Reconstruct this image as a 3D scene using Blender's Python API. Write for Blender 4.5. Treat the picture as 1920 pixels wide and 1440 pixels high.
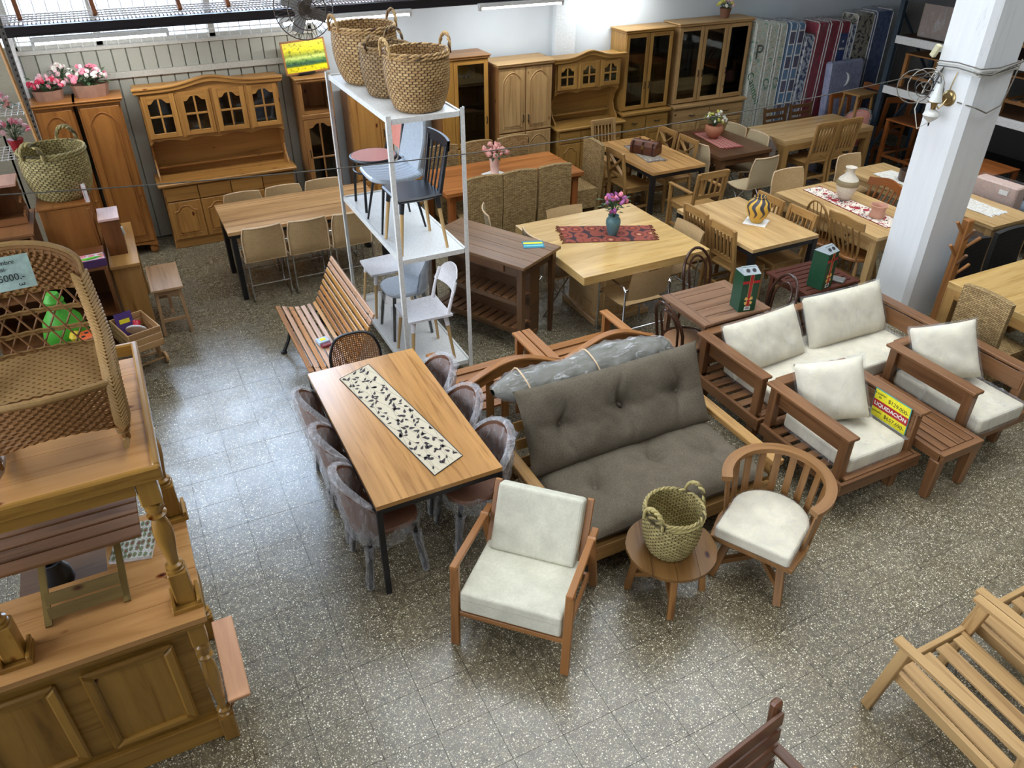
import bpy, bmesh, math, random
from math import pi, sin, cos, radians as RD, sqrt, atan2
from mathutils import Vector, Matrix, Euler

random.seed(11)
for o in list(bpy.data.objects):
    bpy.data.objects.remove(o)
SC = bpy.context.scene
COL = SC.collection

# ------------------------------------------------------------ camera
# Room axes: x runs along the back wall, y goes away from the camera, z is up (metres).
YAW = RD(26.5)
CAM_H = 3.846
cd = bpy.data.cameras.new('camera')
cam = bpy.data.objects.new('camera', cd)
COL.objects.link(cam)
cam.location = (0, 0, CAM_H)
cam.rotation_euler = (RD(90 - 33.757), 0, -YAW)
cd.sensor_width = 36
cd.lens = 36 * 1446.6 / 1920
cd.clip_start = 0.05
SC.camera = cam

# ------------------------------------------------------------ world, lights, exposure
w = bpy.data.worlds.new('sky')
SC.world = w
w.use_nodes = True
bg = w.node_tree.nodes['Background']
bg.inputs[0].default_value = (0.78, 0.87, 1.0, 1)
bg.inputs[1].default_value = 3.0
SC.view_settings.view_transform = 'Standard'
SC.view_settings.look = 'None'
SC.view_settings.gamma = 1.0
SC.view_settings.use_curve_mapping = False
SC.view_settings.exposure = -0.08


def area(name, loc, rot, sx, sy, power, col):
    l = bpy.data.lights.new(name, 'AREA')
    l.shape = 'RECTANGLE'
    l.size, l.size_y, l.energy, l.color = sx, sy, power, col
    o = bpy.data.objects.new(name, l)
    COL.objects.link(o)
    o.location, o.rotation_euler = loc, rot
    return o


DAY = (0.60, 0.76, 1.0)
# daylight outside the windows; left ones inferred, roof openings and their lights added fill
area('back_window_daylight', (.78, 10.4, 3.75), (RD(-80), 0, 0), 3.0, 2.2, 430, DAY)
area('back_window_daylight_right', (7.4, 10.4, 3.96), (RD(-80), 0, 0), 8.0, 1.2, 190, DAY)
area('left_window_daylight', (-3.3, 3.4, 2.9), (0, RD(-78), 0), 3.0, 10.5, 520, (0.96, 0.97, 1.0))
area('roof_fill', (3.6, 4.8, 5.8), (0, 0, 0), 5.0, 5.0, 250, (1.0, 0.96, 0.87))
area('roof_fill_front', (3.6, -0.8, 5.8), (0, 0, 0), 5.0, 3.0, 150, (1.0, 0.95, 0.84))
area('roof_fill_right', (8.6, 4.8, 5.8), (0, 0, 0), 3.0, 4.6, 170, (1.0, 0.96, 0.87))


# ------------------------------------------------------------ mesh builder
def rnd(a, b):
    return random.uniform(a, b)


class MB:
    def __init__(s):
        s.v, s.f, s.u = [], [], []

    def add(s, vs, fs, us):
        n = len(s.v)
        s.v += [tuple(p) for p in vs]
        for f, u in zip(fs, us):
            s.f.append([n + i for i in f])
            s.u.append(u)

    def box(s, c, d, R=None, tap=1.0, tapy=None, shx=0, shy=0):
        c = Vector(c)
        hx, hy, hz = d[0] / 2, d[1] / 2, d[2] / 2
        ty = tap if tapy is None else tapy
        loc = []
        for z in (-1, 1):
            kx, ky = (tap, ty) if z < 0 else (1, 1)
            ox, oy = (shx, shy) if z < 0 else (0, 0)
            for x, y in ((-1, -1), (1, -1), (1, 1), (-1, 1)):
                loc.append(Vector((x * hx * kx + ox, y * hy * ky + oy, z * hz)))
        L = max(range(3), key=lambda i: d[i])
        o1, o2 = rnd(0, 40), rnd(0, 40)
        fs = [(0, 3, 2, 1), (4, 5, 6, 7), (0, 1, 5, 4), (1, 2, 6, 5), (2, 3, 7, 6), (3, 0, 4, 7)]
        ns = [2, 2, 1, 0, 1, 0]
        us = []
        for f, n in zip(fs, ns):
            ax = [i for i in range(3) if i != n]
            if L in ax:
                a, b = L, [i for i in ax if i != L][0]
            else:
                a, b = ax
            us.append([(loc[i][a] + o1, loc[i][b] + o2 + n * .37) for i in f])
        vs = [(R @ p if R else p) + c for p in loc]
        s.add(vs, fs, us)
        return s

    def bar(s, p0, p1, w, h, up=(0, 0, 1), tap=1.0):
        p0, p1 = Vector(p0), Vector(p1)
        x = (p1 - p0)
        ln = x.length
        x.normalize()
        up = Vector(up)
        y = up.cross(x)
        if y.length < 1e-4:
            y = Vector((0, 1, 0)).cross(x)
        y.normalize()
        z = x.cross(y)
        # local z along bar so that taper works
        R = Matrix((y, z, x)).transposed()
        return s.box((p0 + p1) / 2, (w, h, ln), R, tap)

    def tube(s, pts, r, n=8, closed=False, cap=True, twist=0.0):
        pts = [Vector(p) for p in pts]
        m = len(pts)
        rs = r if isinstance(r, (list, tuple)) else [r] * m
        tans = []
        for i in range(m):
            if closed:
                t = pts[(i + 1) % m] - pts[i - 1]
            else:
                t = pts[min(i + 1, m - 1)] - pts[max(i - 1, 0)]
            tans.append(t.normalized() if t.length > 1e-9 else Vector((0, 0, 1)))
        ref = Vector((0, 0, 1)) if abs(tans[0].z) < .9 else Vector((1, 0, 0))
        nrm = (ref - tans[0] * ref.dot(tans[0])).normalized()
        vs, us = [], []
        ln = 0
        o1, o2 = rnd(0, 40), rnd(0, 40)
        lens = []
        for i in range(m):
            if i:
                ln += (pts[i] - pts[i - 1]).length
                nrm = nrm - tans[i] * nrm.dot(tans[i])
                if nrm.length < 1e-6:
                    nrm = tans[i].orthogonal()
                nrm.normalize()
            lens.append(ln)
            b = tans[i].cross(nrm)
            for k in range(n):
                a = 2 * pi * k / n + twist * ln
                vs.append(pts[i] + (nrm * cos(a) + b * sin(a)) * rs[i])
        fs, uu = [], []
        R0 = max(rs)
        for i in range(m if closed else m - 1):
            j = (i + 1) % m
            l0, l1 = lens[i], (lens[j] if j else ln + (pts[0] - pts[-1]).length)
            for k in range(n):
                k2 = (k + 1) % n
                fs.append((i * n + k, i * n + k2, j * n + k2, j * n + k))
                a0, a1 = k / n * 2 * pi * R0 + o2, (k + 1) / n * 2 * pi * R0 + o2
                uu.append([(l0 + o1, a0), (l0 + o1, a1), (l1 + o1, a1), (l1 + o1, a0)])
        if cap and not closed:
            fs.append(tuple(range(n))[::-1])
            uu.append([(o1, o2)] * n)
            fs.append(tuple((m - 1) * n + k for k in range(n)))
            uu.append([(o1, o2)] * n)
        s.add(vs, fs, uu)
        return s

    def lathe(s, prof, c=(0, 0, 0), n=20, R=None):
        c = Vector(c)
        vs, fs, us = [], [], []
        o1, o2 = rnd(0, 40), rnd(0, 40)
        m = len(prof)
        for r, z in prof:
            for k in range(n):
                a = 2 * pi * k / n
                p = Vector((max(r, 1e-4) * cos(a), max(r, 1e-4) * sin(a), z))
                vs.append((R @ p if R else p) + c)
        ls = [0]
        for i in range(1, m):
            ls.append(ls[-1] + math.hypot(prof[i][0] - prof[i - 1][0], prof[i][1] - prof[i - 1][1]))
        rm = max(p[0] for p in prof)
        for i in range(m - 1):
            for k in range(n):
                k2 = (k + 1) % n
                fs.append((i * n + k, i * n + k2, (i + 1) * n + k2, (i + 1) * n + k))
                a0, a1 = k / n * 6.28 * rm, (k + 1) / n * 6.28 * rm
                us.append([(ls[i] + o1, a0 + o2), (ls[i] + o1, a1 + o2), (ls[i + 1] + o1, a1 + o2), (ls[i + 1] + o1, a0 + o2)])
        for i, rev in ((0, True), (m - 1, False)):
            if prof[i][0] > 1e-3:
                f = tuple(i * n + k for k in range(n))
                fs.append(f[::-1] if rev else f)
                us.append([(o1 + vs[q][0], o2 + vs[q][1]) for q in fs[-1]])
        s.add(vs, fs, us)
        return s

    def surf(s, fn, nu, nv, wu=False, wv=False, su=1.0, sv=1.0):
        vs = []
        NU = nu if wu else nu + 1
        NV = nv if wv else nv + 1
        for i in range(NU):
            for j in range(NV):
                vs.append(fn(i / nu, j / nv))
        fs, us = [], []
        for i in range(nu):
            for j in range(nv):
                i2, j2 = (i + 1) % NU, (j + 1) % NV
                fs.append((i * NV + j, i2 * NV + j, i2 * NV + j2, i * NV + j2))
                us.append([(i / nu * su, j / nv * sv), ((i + 1) / nu * su, j / nv * sv),
                           ((i + 1) / nu * su, (j + 1) / nv * sv), (i / nu * su, (j + 1) / nv * sv)])
        s.add(vs, fs, us)
        return s

    def prism(s, poly, t, c=(0, 0, 0), R=None, ax='y'):
        """polygon in (x,z) [ax=y] or (x,y) [ax=z] or (y,z) [ax=x], extruded +-t/2 along ax"""
        c = Vector(c)
        n = len(poly)
        vs = []
        for k in (-t / 2, t / 2):
            for a, b in poly:
                p = Vector((a, k, b)) if ax == 'y' else (Vector((a, b, k)) if ax == 'z' else Vector((k, a, b)))
                vs.append((R @ p if R else p) + c)
        o1, o2 = rnd(0, 40), rnd(0, 40)
        xs = [p[0] for p in poly]
        ys = [p[1] for p in poly]
        sw = (max(ys) - min(ys)) > (max(xs) - min(xs))
        uvp = [((b + o1, a + o2) if sw else (a + o1, b + o2)) for a, b in poly]
        fs = [tuple(range(n))[::-1], tuple(range(n, 2 * n))]
        us = [uvp[::-1], uvp]
        for i in range(n):
            j = (i + 1) % n
            fs.append((i, j, n + j, n + i))
            us.append([uvp[i], uvp[j], (uvp[j][0], uvp[j][1] + t), (uvp[i][0], uvp[i][1] + t)])
        s.add(vs, fs, us)
        return s

    def build(s, name, mat, parent=None, bev=0.0, smooth=False, loc=None, rot=None, kind=None, ang=40):
        me = bpy.data.meshes.new(name)
        me.from_pydata(s.v, [], s.f)
        uv = me.uv_layers.new(name='UVMap')
        flat = [c for u in s.u for p in u for c in p]
        uv.data.foreach_set('uv', flat)
        bm = bmesh.new()
        bm.from_mesh(me)
        bmesh.ops.recalc_face_normals(bm, faces=bm.faces)
        bm.to_mesh(me)
        bm.free()
        if smooth:
            me.shade_smooth()
            me.set_sharp_from_angle(angle=RD(ang))
        me.materials.append(mat)
        o = bpy.data.objects.new(name, me)
        COL.objects.link(o)
        if parent:
            o.parent = parent
        if loc:
            o.location = loc
        if rot is not None:
            o.rotation_euler = (0, 0, rot) if isinstance(rot, (int, float)) else rot
        if kind:
            o['kind'] = kind
        if bev:
            b = o.modifiers.new('edge', 'BEVEL')
            b.width = bev
            b.segments = 1
            b.limit_method = 'ANGLE'
            b.angle_limit = RD(50)
        return o


def tag(o, label, cat, group=None):
    o['label'] = label
    o['category'] = cat
    if group:
        o['group'] = group
    return o


def thing(name, label, cat, loc=(0, 0, 0), rot=0, group=None):
    o = bpy.data.objects.new(name, None)
    o.empty_display_size = .1
    COL.objects.link(o)
    o.location = loc
    o.rotation_euler = (0, 0, rot) if isinstance(rot, (int, float)) else rot
    return tag(o, label, cat, group)


def dup(root, loc, rot=0, label=None, group=None, sc=None):
    r = root.copy()
    COL.objects.link(r)
    r.location = loc
    r.rotation_euler = (0, 0, rot) if isinstance(rot, (int, float)) else rot
    if sc:
        r.scale = sc
    if label:
        r['label'] = label
    if group:
        r['group'] = group
    for ch in list(root.children):
        c = ch.copy()
        COL.objects.link(c)
        c.parent = r
        for g in list(ch.children):
            d = g.copy()
            COL.objects.link(d)
            d.parent = c
    return r


def rz(a):
    return Matrix.Rotation(a, 3, 'Z')


def rx(a):
    return Matrix.Rotation(a, 3, 'X')


def ry(a):
    return Matrix.Rotation(a, 3, 'Y')


def arc(cx, cy, r, a0, a1, n, z=0.0, ry_=None):
    ry_ = r if ry_ is None else ry_
    return [(cx + r * cos(a0 + (a1 - a0) * i / n), cy + ry_ * sin(a0 + (a1 - a0) * i / n), z) for i in range(n + 1)]


# ------------------------------------------------------------ materials
def lin(v):
    v /= 255
    return v / 12.92 if v <= .04045 else ((v + .055) / 1.055) ** 2.4


def rgb(*c):
    return (lin(c[0]), lin(c[1]), lin(c[2]), 1)


class NT:
    def __init__(s, name):
        s.m = bpy.data.materials.new(name)
        s.m.use_nodes = True
        s.t = s.m.node_tree
        s.b = s.t.nodes['Principled BSDF']
        s.out = s.t.nodes['Material Output']

    def n(s, typ, **kw):
        nd = s.t.nodes.new('ShaderNode' + typ)
        ins = kw.pop('ins', {})
        for k, v in kw.items():
            setattr(nd, k, v)
        for k, v in ins.items():
            if isinstance(v, tuple) and len(v) == 2 and hasattr(v[0], 'outputs'):
                s.t.links.new(v[0].outputs[v[1]], nd.inputs[k])
            elif hasattr(v, 'outputs'):
                s.t.links.new(v.outputs[0], nd.inputs[k])
            else:
                nd.inputs[k].default_value = v
        return nd

    def l(s, a, b, ao=0):
        s.t.links.new(a.outputs[ao], b)

    def ramp(s, src, stops, ao=0, interp='LINEAR'):
        r = s.t.nodes.new('ShaderNodeValToRGB')
        r.color_ramp.interpolation = interp
        el = r.color_ramp.elements
        while len(el) < len(stops):
            el.new(.5)
        for e, (p, c) in zip(el, stops):
            e.position = p
            e.color = c
        s.t.links.new(src.outputs[ao], r.inputs[0])
        return r

    def mix(s, fac, a, b, typ='MIX'):
        m = s.t.nodes.new('ShaderNodeMix')
        m.data_type = 'RGBA'
        m.blend_type = typ
        for idx, v in ((0, fac), (6, a), (7, b)):
            if hasattr(v, 'outputs'):
                s.t.links.new(v.outputs[2] if v.bl_idname == 'ShaderNodeMix' else v.outputs[0], m.inputs[idx])
            else:
                m.inputs[idx].default_value = v
        return m

    def col(s, node):
        s.t.links.new(node.outputs[2] if node.bl_idname == 'ShaderNodeMix' else node.outputs[0], s.b.inputs['Base Color'])

    def bump(s, h, dist=.002, st=.5, ao=0):
        b = s.n('Bump', ins={'Distance': dist, 'Strength': st})
        s.t.links.new(h.outputs[ao], b.inputs['Height'])
        s.t.links.new(b.outputs[0], s.b.inputs['Normal'])
        return b


def plain(name, c, rough=.5, metal=0.0, bump=0.0, bscale=60, spec=.5, emit=0.0, var=1.0):
    m = NT(name)
    m.b.inputs['Roughness'].default_value = rough
    m.b.inputs['Metallic'].default_value = metal
    m.b.inputs['Specular IOR Level'].default_value = spec
    g = m.n('NewGeometry')
    nz = m.n('TexNoise', ins={'Vector': (g, 0), 'Scale': bscale, 'Detail': 4.0})
    lo = tuple(x * (1 - .14 * var) for x in rgb(*c)[:3]) + (1,)
    hi = tuple(min(1, x * (1 + .08 * var)) for x in rgb(*c)[:3]) + (1,)
    r = m.ramp(nz, [(.3, lo), (.7, hi)])
    m.col(r)
    if emit:
        m.b.inputs['Emission Color'].default_value = rgb(*c)
        m.b.inputs['Emission Strength'].default_value = emit
    if bump:
        m.bump(nz, .003, bump)
    return m.m


def wood(name, base, dark, rough=.42, sx=1.6, sy=34.0, knots=False, tone=.25, spec=.5):
    m = NT(name)
    uv = m.n('UVMap', uv_map='UVMap')
    mp = m.n('Mapping', ins={0: uv, 3: (sx, sy, 1)})
    n1 = m.n('TexNoise', ins={0: mp, 'Scale': 1.0, 'Detail': 5.0, 'Roughness': .6, 'Distortion': .9})
    b, d = rgb(*base), rgb(*dark)
    mid = tuple((p * .72 + q * .28) for p, q in zip(b, d))
    r = m.ramp(n1, [(.28, d), (.45, mid), (.62, b)])
    mp2 = m.n('Mapping', ins={0: uv, 3: (.35, 5.5, 1)})
    n2 = m.n('TexNoise', ins={0: mp2, 'Scale': 1.0, 'Detail': 2.0})
    tr = m.ramp(n2, [(.3, (1 - tone, 1 - tone * 1.15, 1 - tone * 1.3, 1)), (.7, (1 + tone * .35,) * 3 + (1,))])
    mx = m.mix(1.0, r, tr, 'MULTIPLY')
    if knots:
        mp3 = m.n('Mapping', ins={0: uv, 3: (3.2, 6.5, 1)})
        vo = m.n('TexVoronoi', ins={0: mp3, 'Scale': 1.0, 'Randomness': 1.0})
        kr = m.ramp(vo, [(.03, rgb(70, 38, 18)), (.065, rgb(150, 92, 45)), (.12, (1, 1, 1, 1))])
        mx = m.mix(1.0, mx, kr, 'MULTIPLY')
    m.col(mx)
    m.b.inputs['Roughness'].default_value = rough
    m.b.inputs['Specular IOR Level'].default_value = spec
    m.bump(n1, .001, .25)
    return m.m


def weave(name, base, dark, su=60.0, sv=60.0, rough=.6, vec='uv', hole=False):
    """basket / cane weave: over-under checker of rounded strands"""
    m = NT(name)
    uv = m.n('UVMap', uv_map='UVMap')
    mp = m.n('Mapping', ins={0: uv, 3: (su, sv, 1)})
    sp = m.n('SeparateXYZ', ins={0: mp})
    fx = m.n('Math', operation='SINE', ins={0: (m.n('Math', operation='MULTIPLY', ins={0: (sp, 0), 1: 6.2832}), 0)})
    fy = m.n('Math', operation='SINE', ins={0: (m.n('Math', operation='MULTIPLY', ins={0: (sp, 1), 1: 6.2832}), 0)})
    pr_ = m.n('Math', operation='MULTIPLY', ins={0: (fx, 0), 1: (fy, 0)})
    ab = m.n('Math', operation='ABSOLUTE', ins={0: (pr_, 0)})
    nz = m.n('TexNoise', ins={0: mp, 'Scale': .35, 'Detail': 3.0})
    ad = m.n('Math', operation='ADD', ins={0: (ab, 0), 1: (m.n('Math', operation='MULTIPLY', ins={0: (nz, 0), 1: .5}), 0)})
    b, d = rgb(*base), rgb(*dark)
    mid = tuple((p + q) / 2 for p, q in zip(b, d))
    r = m.ramp(ad, [(.28, d), (.48, mid), (.85, b)])
    m.col(r)
    m.b.inputs['Roughness'].default_value = rough
    m.bump(ab, .003, .6)
    if hole:
        tr = m.n('BsdfTransparent')
        hx = m.ramp(ab, [(.66, (0, 0, 0, 1)), (.74, (1, 1, 1, 1))])
        ms = m.n('MixShader')
        m.t.links.new(hx.outputs[0], ms.inputs[0])
        m.t.links.new(m.b.outputs[0], ms.inputs[1])
        m.t.links.new(tr.outputs[0], ms.inputs[2])
        m.t.links.new(ms.outputs[0], m.out.inputs[0])
    return m.m


def brickweave(name, a, b, dark, bw_, rh, ms, rough=.65, off=.5, unit=1.0):
    m = NT(name)
    uv = m.n('UVMap', uv_map='UVMap')
    nz = m.n('TexNoise', ins={0: uv, 'Scale': 30.0 * unit, 'Detail': 3.0})
    v = m.n('VectorMath', operation='ADD', ins={0: uv, 1: (m.n('VectorMath', operation='SCALE', ins={0: (nz, 1), 3: (.012 / unit if unit < 1 else .004)}), 0)})
    br = m.n('TexBrick', ins={0: (v, 0), 'Scale': 1.0})
    br.offset = off
    br.inputs['Color1'].default_value = rgb(*a)
    br.inputs['Color2'].default_value = rgb(*b)
    br.inputs['Mortar'].default_value = rgb(*dark)
    br.inputs['Brick Width'].default_value = bw_
    br.inputs['Row Height'].default_value = rh
    br.inputs['Mortar Size'].default_value = rh * ms
    br.inputs['Mortar Smooth'].default_value = .9
    t = m.ramp(nz, [(.3, (.8, .8, .8, 1)), (.7, (1.06, 1.06, 1.06, 1))])
    m.col(m.mix(1.0, br, t, 'MULTIPLY'))
    m.b.inputs['Roughness'].default_value = rough
    m.bump(br, .004, .5, ao=1)
    return m.m


def fabric(name, base, dark, scale=180.0, rough=.9):
    m = NT(name)
    g = m.n('NewGeometry')
    n1 = m.n('TexNoise', ins={0: (g, 0), 'Scale': scale, 'Detail': 3.0})
    n2 = m.n('TexNoise', ins={0: (g, 0), 'Scale': 9.0, 'Detail': 3.0})
    r = m.ramp(n1, [(.3, rgb(*dark)), (.7, rgb(*base))])
    t = m.ramp(n2, [(.3, (.86, .86, .86, 1)), (.7, (1.05, 1.05, 1.05, 1))])
    mx = m.mix(1.0, r, t, 'MULTIPLY')
    m.col(mx)
    m.b.inputs['Roughness'].default_value = rough
    m.b.inputs['Specular IOR Level'].default_value = .2
    m.bump(n2, .01, .25)
    return m.m


def film(name, tint=(1, 1, 1), lo=.12, hi=.6, scale=9.0, rough=.16, white=.85, st=(1.0, 1.0, .45)):
    """wrinkled packing film: partly see-through, glossy, milky in the folds"""
    m = NT(name)
    g = m.n('NewGeometry')
    mp = m.n('Mapping', ins={0: (g, 0), 3: st})
    n1 = m.n('TexNoise', ins={0: mp, 'Scale': scale, 'Detail': 6.0, 'Roughness': .65, 'Distortion': 1.5})
    md = lo + (hi - lo) * .25
    r = m.ramp(n1, [(.35, (lo, lo, lo, 1)), (.57, (md, md, md, 1)), (.68, (hi, hi, hi, 1))])
    tr = m.n('BsdfTransparent')
    m.b.inputs['Base Color'].default_value = (white * tint[0], white * tint[1], white * tint[2], 1)
    m.b.inputs['Roughness'].default_value = rough
    m.b.inputs['Specular IOR Level'].default_value = .8
    m.bump(n1, .05, .8)
    ms = m.n('MixShader')
    m.t.links.new(r.outputs[0], ms.inputs[0])
    m.t.links.new(tr.outputs[0], ms.inputs[1])
    m.t.links.new(m.b.outputs[0], ms.inputs[2])
    m.t.links.new(ms.outputs[0], m.out.inputs[0])
    return m.m


def glass(name, tint=(.75, .78, .75)):
    m = NT(name)
    tr = m.n('BsdfTransparent', ins={0: tint + (1,)})
    gl = m.n('BsdfGlossy', ins={'Roughness': .03})
    fr = m.n('Fresnel', ins={0: 1.5})
    ms = m.n('MixShader')
    m.t.links.new(fr.outputs[0], ms.inputs[0])
    m.t.links.new(tr.outputs[0], ms.inputs[1])
    m.t.links.new(gl.outputs[0], ms.inputs[2])
    m.t.links.new(ms.outputs[0], m.out.inputs[0])
    return m.m


W = {  # noqa
    'honey': wood('honey_wood', (192, 142, 82), (144, 98, 50), .24, 1.2, 22),
    'striped': wood('striped_wood', (206, 164, 114), (122, 82, 52), .28, .8, 30, tone=.5),
    'orange': wood('orange_wood', (190, 122, 66), (136, 76, 38), .28, 1.1, 26, tone=.4),
    'pale': wood('pale_wood', (204, 170, 118), (166, 126, 78), .24, 1.2, 20, tone=.18),
    'patch': wood('patchwork_veneer', (202, 168, 108), (172, 132, 74), .2, 2.0, 30, tone=.18),
    'birch': wood('birch_chair_wood', (176, 136, 80), (130, 92, 48), .42, 1.5, 26),
    'pine': wood('pine_wood', (190, 138, 72), (146, 96, 44), .38, 1.0, 20, knots=True),
    'pine2': wood('orange_pine_wood', (170, 112, 54), (126, 76, 34), .36, 1.0, 14),
    'raw': wood('raw_pine_wood', (192, 156, 104), (146, 110, 66), .5, 1.0, 22, knots=True),
    'oldpine': wood('brown_pine_wood', (164, 116, 64), (116, 74, 38), .4, 1.0, 20, knots=True),
    'teak': wood('teak_frame_wood', (170, 116, 64), (122, 76, 38), .4, 1.4, 26),
    'cedar': wood('reddish_cedar_wood', (132, 92, 58), (86, 54, 32), .36, 1.4, 24),
    'walnut': wood('walnut_wood', (104, 74, 46), (60, 40, 26), .34, 1.2, 26),
    'dark': wood('dark_brown_wood', (100, 68, 42), (64, 42, 26), .32, 1.2, 26),
    'wine': wood('wine_red_wood', (88, 48, 36), (46, 26, 20), .28, 1.2, 26),
    'tub': wood('tub_chair_wood', (148, 106, 62), (104, 70, 38), .3, 1.3, 22),
    'grey': wood('grey_brown_wood', (142, 108, 82), (92, 66, 50), .3, 1.2, 24),
    'orangeb': wood('bright_orange_wood', (158, 92, 42), (112, 60, 26), .38, 1.2, 24),
    'bench1': wood('bench_slat_wood', (198, 138, 76), (150, 92, 46), .4, 1.2, 24, tone=.4),
}
M = {
    'black': plain('black_metal', (22, 22, 24), .4),
    'blackp': plain('black_plastic', (34, 35, 40), .35),
    'chrome': plain('chrome', (190, 190, 192), .18, 1.0),
    'white_metal': plain('white_painted_metal', (222, 222, 218), .4),
    'whitep': plain('white_plastic', (232, 230, 232), .35),
    'grey_leather': plain('grey_leather', (176, 186, 196), .4, bump=.2),
    'iron': plain('cast_iron', (26, 26, 28), .5),
    'brass': plain('brass', (170, 148, 104), .32, 1.0),
    'bronze': plain('dark_bronze', (52, 40, 30), .4, .8),
    'screw': plain('bolt_head', (60, 40, 30), .5),
    'green_card': plain('green_card', (12, 62, 36), .4),
    'card_grey': plain('silver_card', (150, 158, 160), .35),
    'red': plain('red_print', (176, 26, 34), .45),
    'gold': plain('gold_print', (226, 178, 96), .45),
    'white': plain('white_paper', (236, 236, 232), .7),
    'yellow': plain('yellow_print', (238, 226, 40), .6),
    'mint': plain('mint_paper', (186, 212, 202), .7),
    'ink': plain('ink', (30, 30, 34), .6),
    'cream': fabric('cream_fabric', (222, 214, 192), (206, 198, 176)),
    'linen': fabric('linen_leatherette', (214, 210, 190), (204, 200, 180), 60, .55),
    'taupe': fabric('taupe_linen', (114, 104, 88), (86, 78, 66), 160),
    'seatbrown': plain('brown_woven_seat', (128, 88, 66), .6, bump=.3, bscale=150),
    'pinkmesh': weave('pink_cane', (226, 150, 128), (180, 96, 78), 55, 55),
    'cane': weave('cane_weave', (206, 174, 124), (160, 124, 78), 45, 110),
    'cane_dark': weave('open_brown_cane', (160, 112, 66), (120, 78, 44), 30, 30, hole=True),
    'cream_shell': weave('cream_shell_weave', (206, 186, 148), (178, 156, 118), 70, 90),
    'rattan': brickweave('rattan_weave', (190, 160, 106), (150, 118, 70), (58, 42, 24), .045, .016, .22),
    'rattan_light': brickweave('pale_rattan_weave', (214, 196, 158), (184, 160, 122), (110, 88, 60), .03, .013, .2),
    'woven_dark': brickweave('dark_woven_cord', (78, 72, 64), (58, 52, 46), (24, 22, 20), .014, .05, .25),
    'seagrass': plain('seagrass', (190, 156, 104), .7, bump=.5, bscale=120),
    'seagrass2': plain('pale_seagrass', (186, 168, 110), .7, bump=.5, bscale=120),
    'wicker': plain('willow_wicker', (142, 98, 52), .55, bump=.5, bscale=90),
    'wicker2': plain('pale_willow', (160, 124, 72), .55, bump=.4, bscale=90),
    'caneframe': plain('cane_frame', (214, 184, 146), .5),
    'bentwood': plain('bentwood_brown', (62, 38, 26), .25),
    'film': film('clear_film', lo=.05, hi=.30, scale=8, rough=.1),
    'foam': film('foam_wrap', tint=(.96, .96, 1), lo=.2, hi=.66, scale=12, rough=.28, white=.82, st=(1, 1, .35)),
    'filmbag': film('clear_bag_film', lo=.08, hi=.42, scale=9, rough=.1, white=.85),
    'glass': glass('cabinet_glass'),
    'clear': glass('window_glass', (.96, .98, 1)),
    'dark_in': plain('dark_interior', (52, 40, 28), .7),
    'terracotta': plain('terracotta', (178, 116, 84), .75, bump=.2),
    'greenleaf': plain('leaf_green', (62, 88, 52), .6),
    'pinkf': plain('pink_petal', (226, 132, 148), .6),
    'pinkl': plain('pale_pink_petal', (236, 196, 200), .6),
    'rosef': plain('dusty_rose_petal', (222, 160, 150), .6),
    'redf': plain('red_petal', (196, 44, 74), .6),
    'purplef': plain('purple_petal', (158, 84, 142), .6),
    'yellowf': plain('yellow_petal', (206, 200, 96), .6),
    'whitef': plain('white_petal', (232, 228, 214), .6),
    'planter': plain('wooden_planter', (150, 112, 92), .7, bump=.3, bscale=20),
    'wire': plain('grey_cable', (110, 104, 94), .5),
    'wirew': plain('white_cable', (200, 196, 184), .5),
    'bamboo': plain('bamboo', (190, 140, 84), .5),
    'steel': plain('grey_steel', (120, 118, 114), .45, .4),
    'taupebox': plain('taupe_upholstery', (142, 124, 112), .8, bump=.2),
    'tube': plain('fluorescent_tube', (250, 252, 255), .4, emit=7.0),
}
W['striped_d'] = W['striped']

# ------------------------------------------------------------ structure
def struct(mb, name, mat, parent=None, **k):
    o = mb.build(name, mat, parent, **k)
    if not parent:
        o['kind'] = 'structure'
    return o


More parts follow.
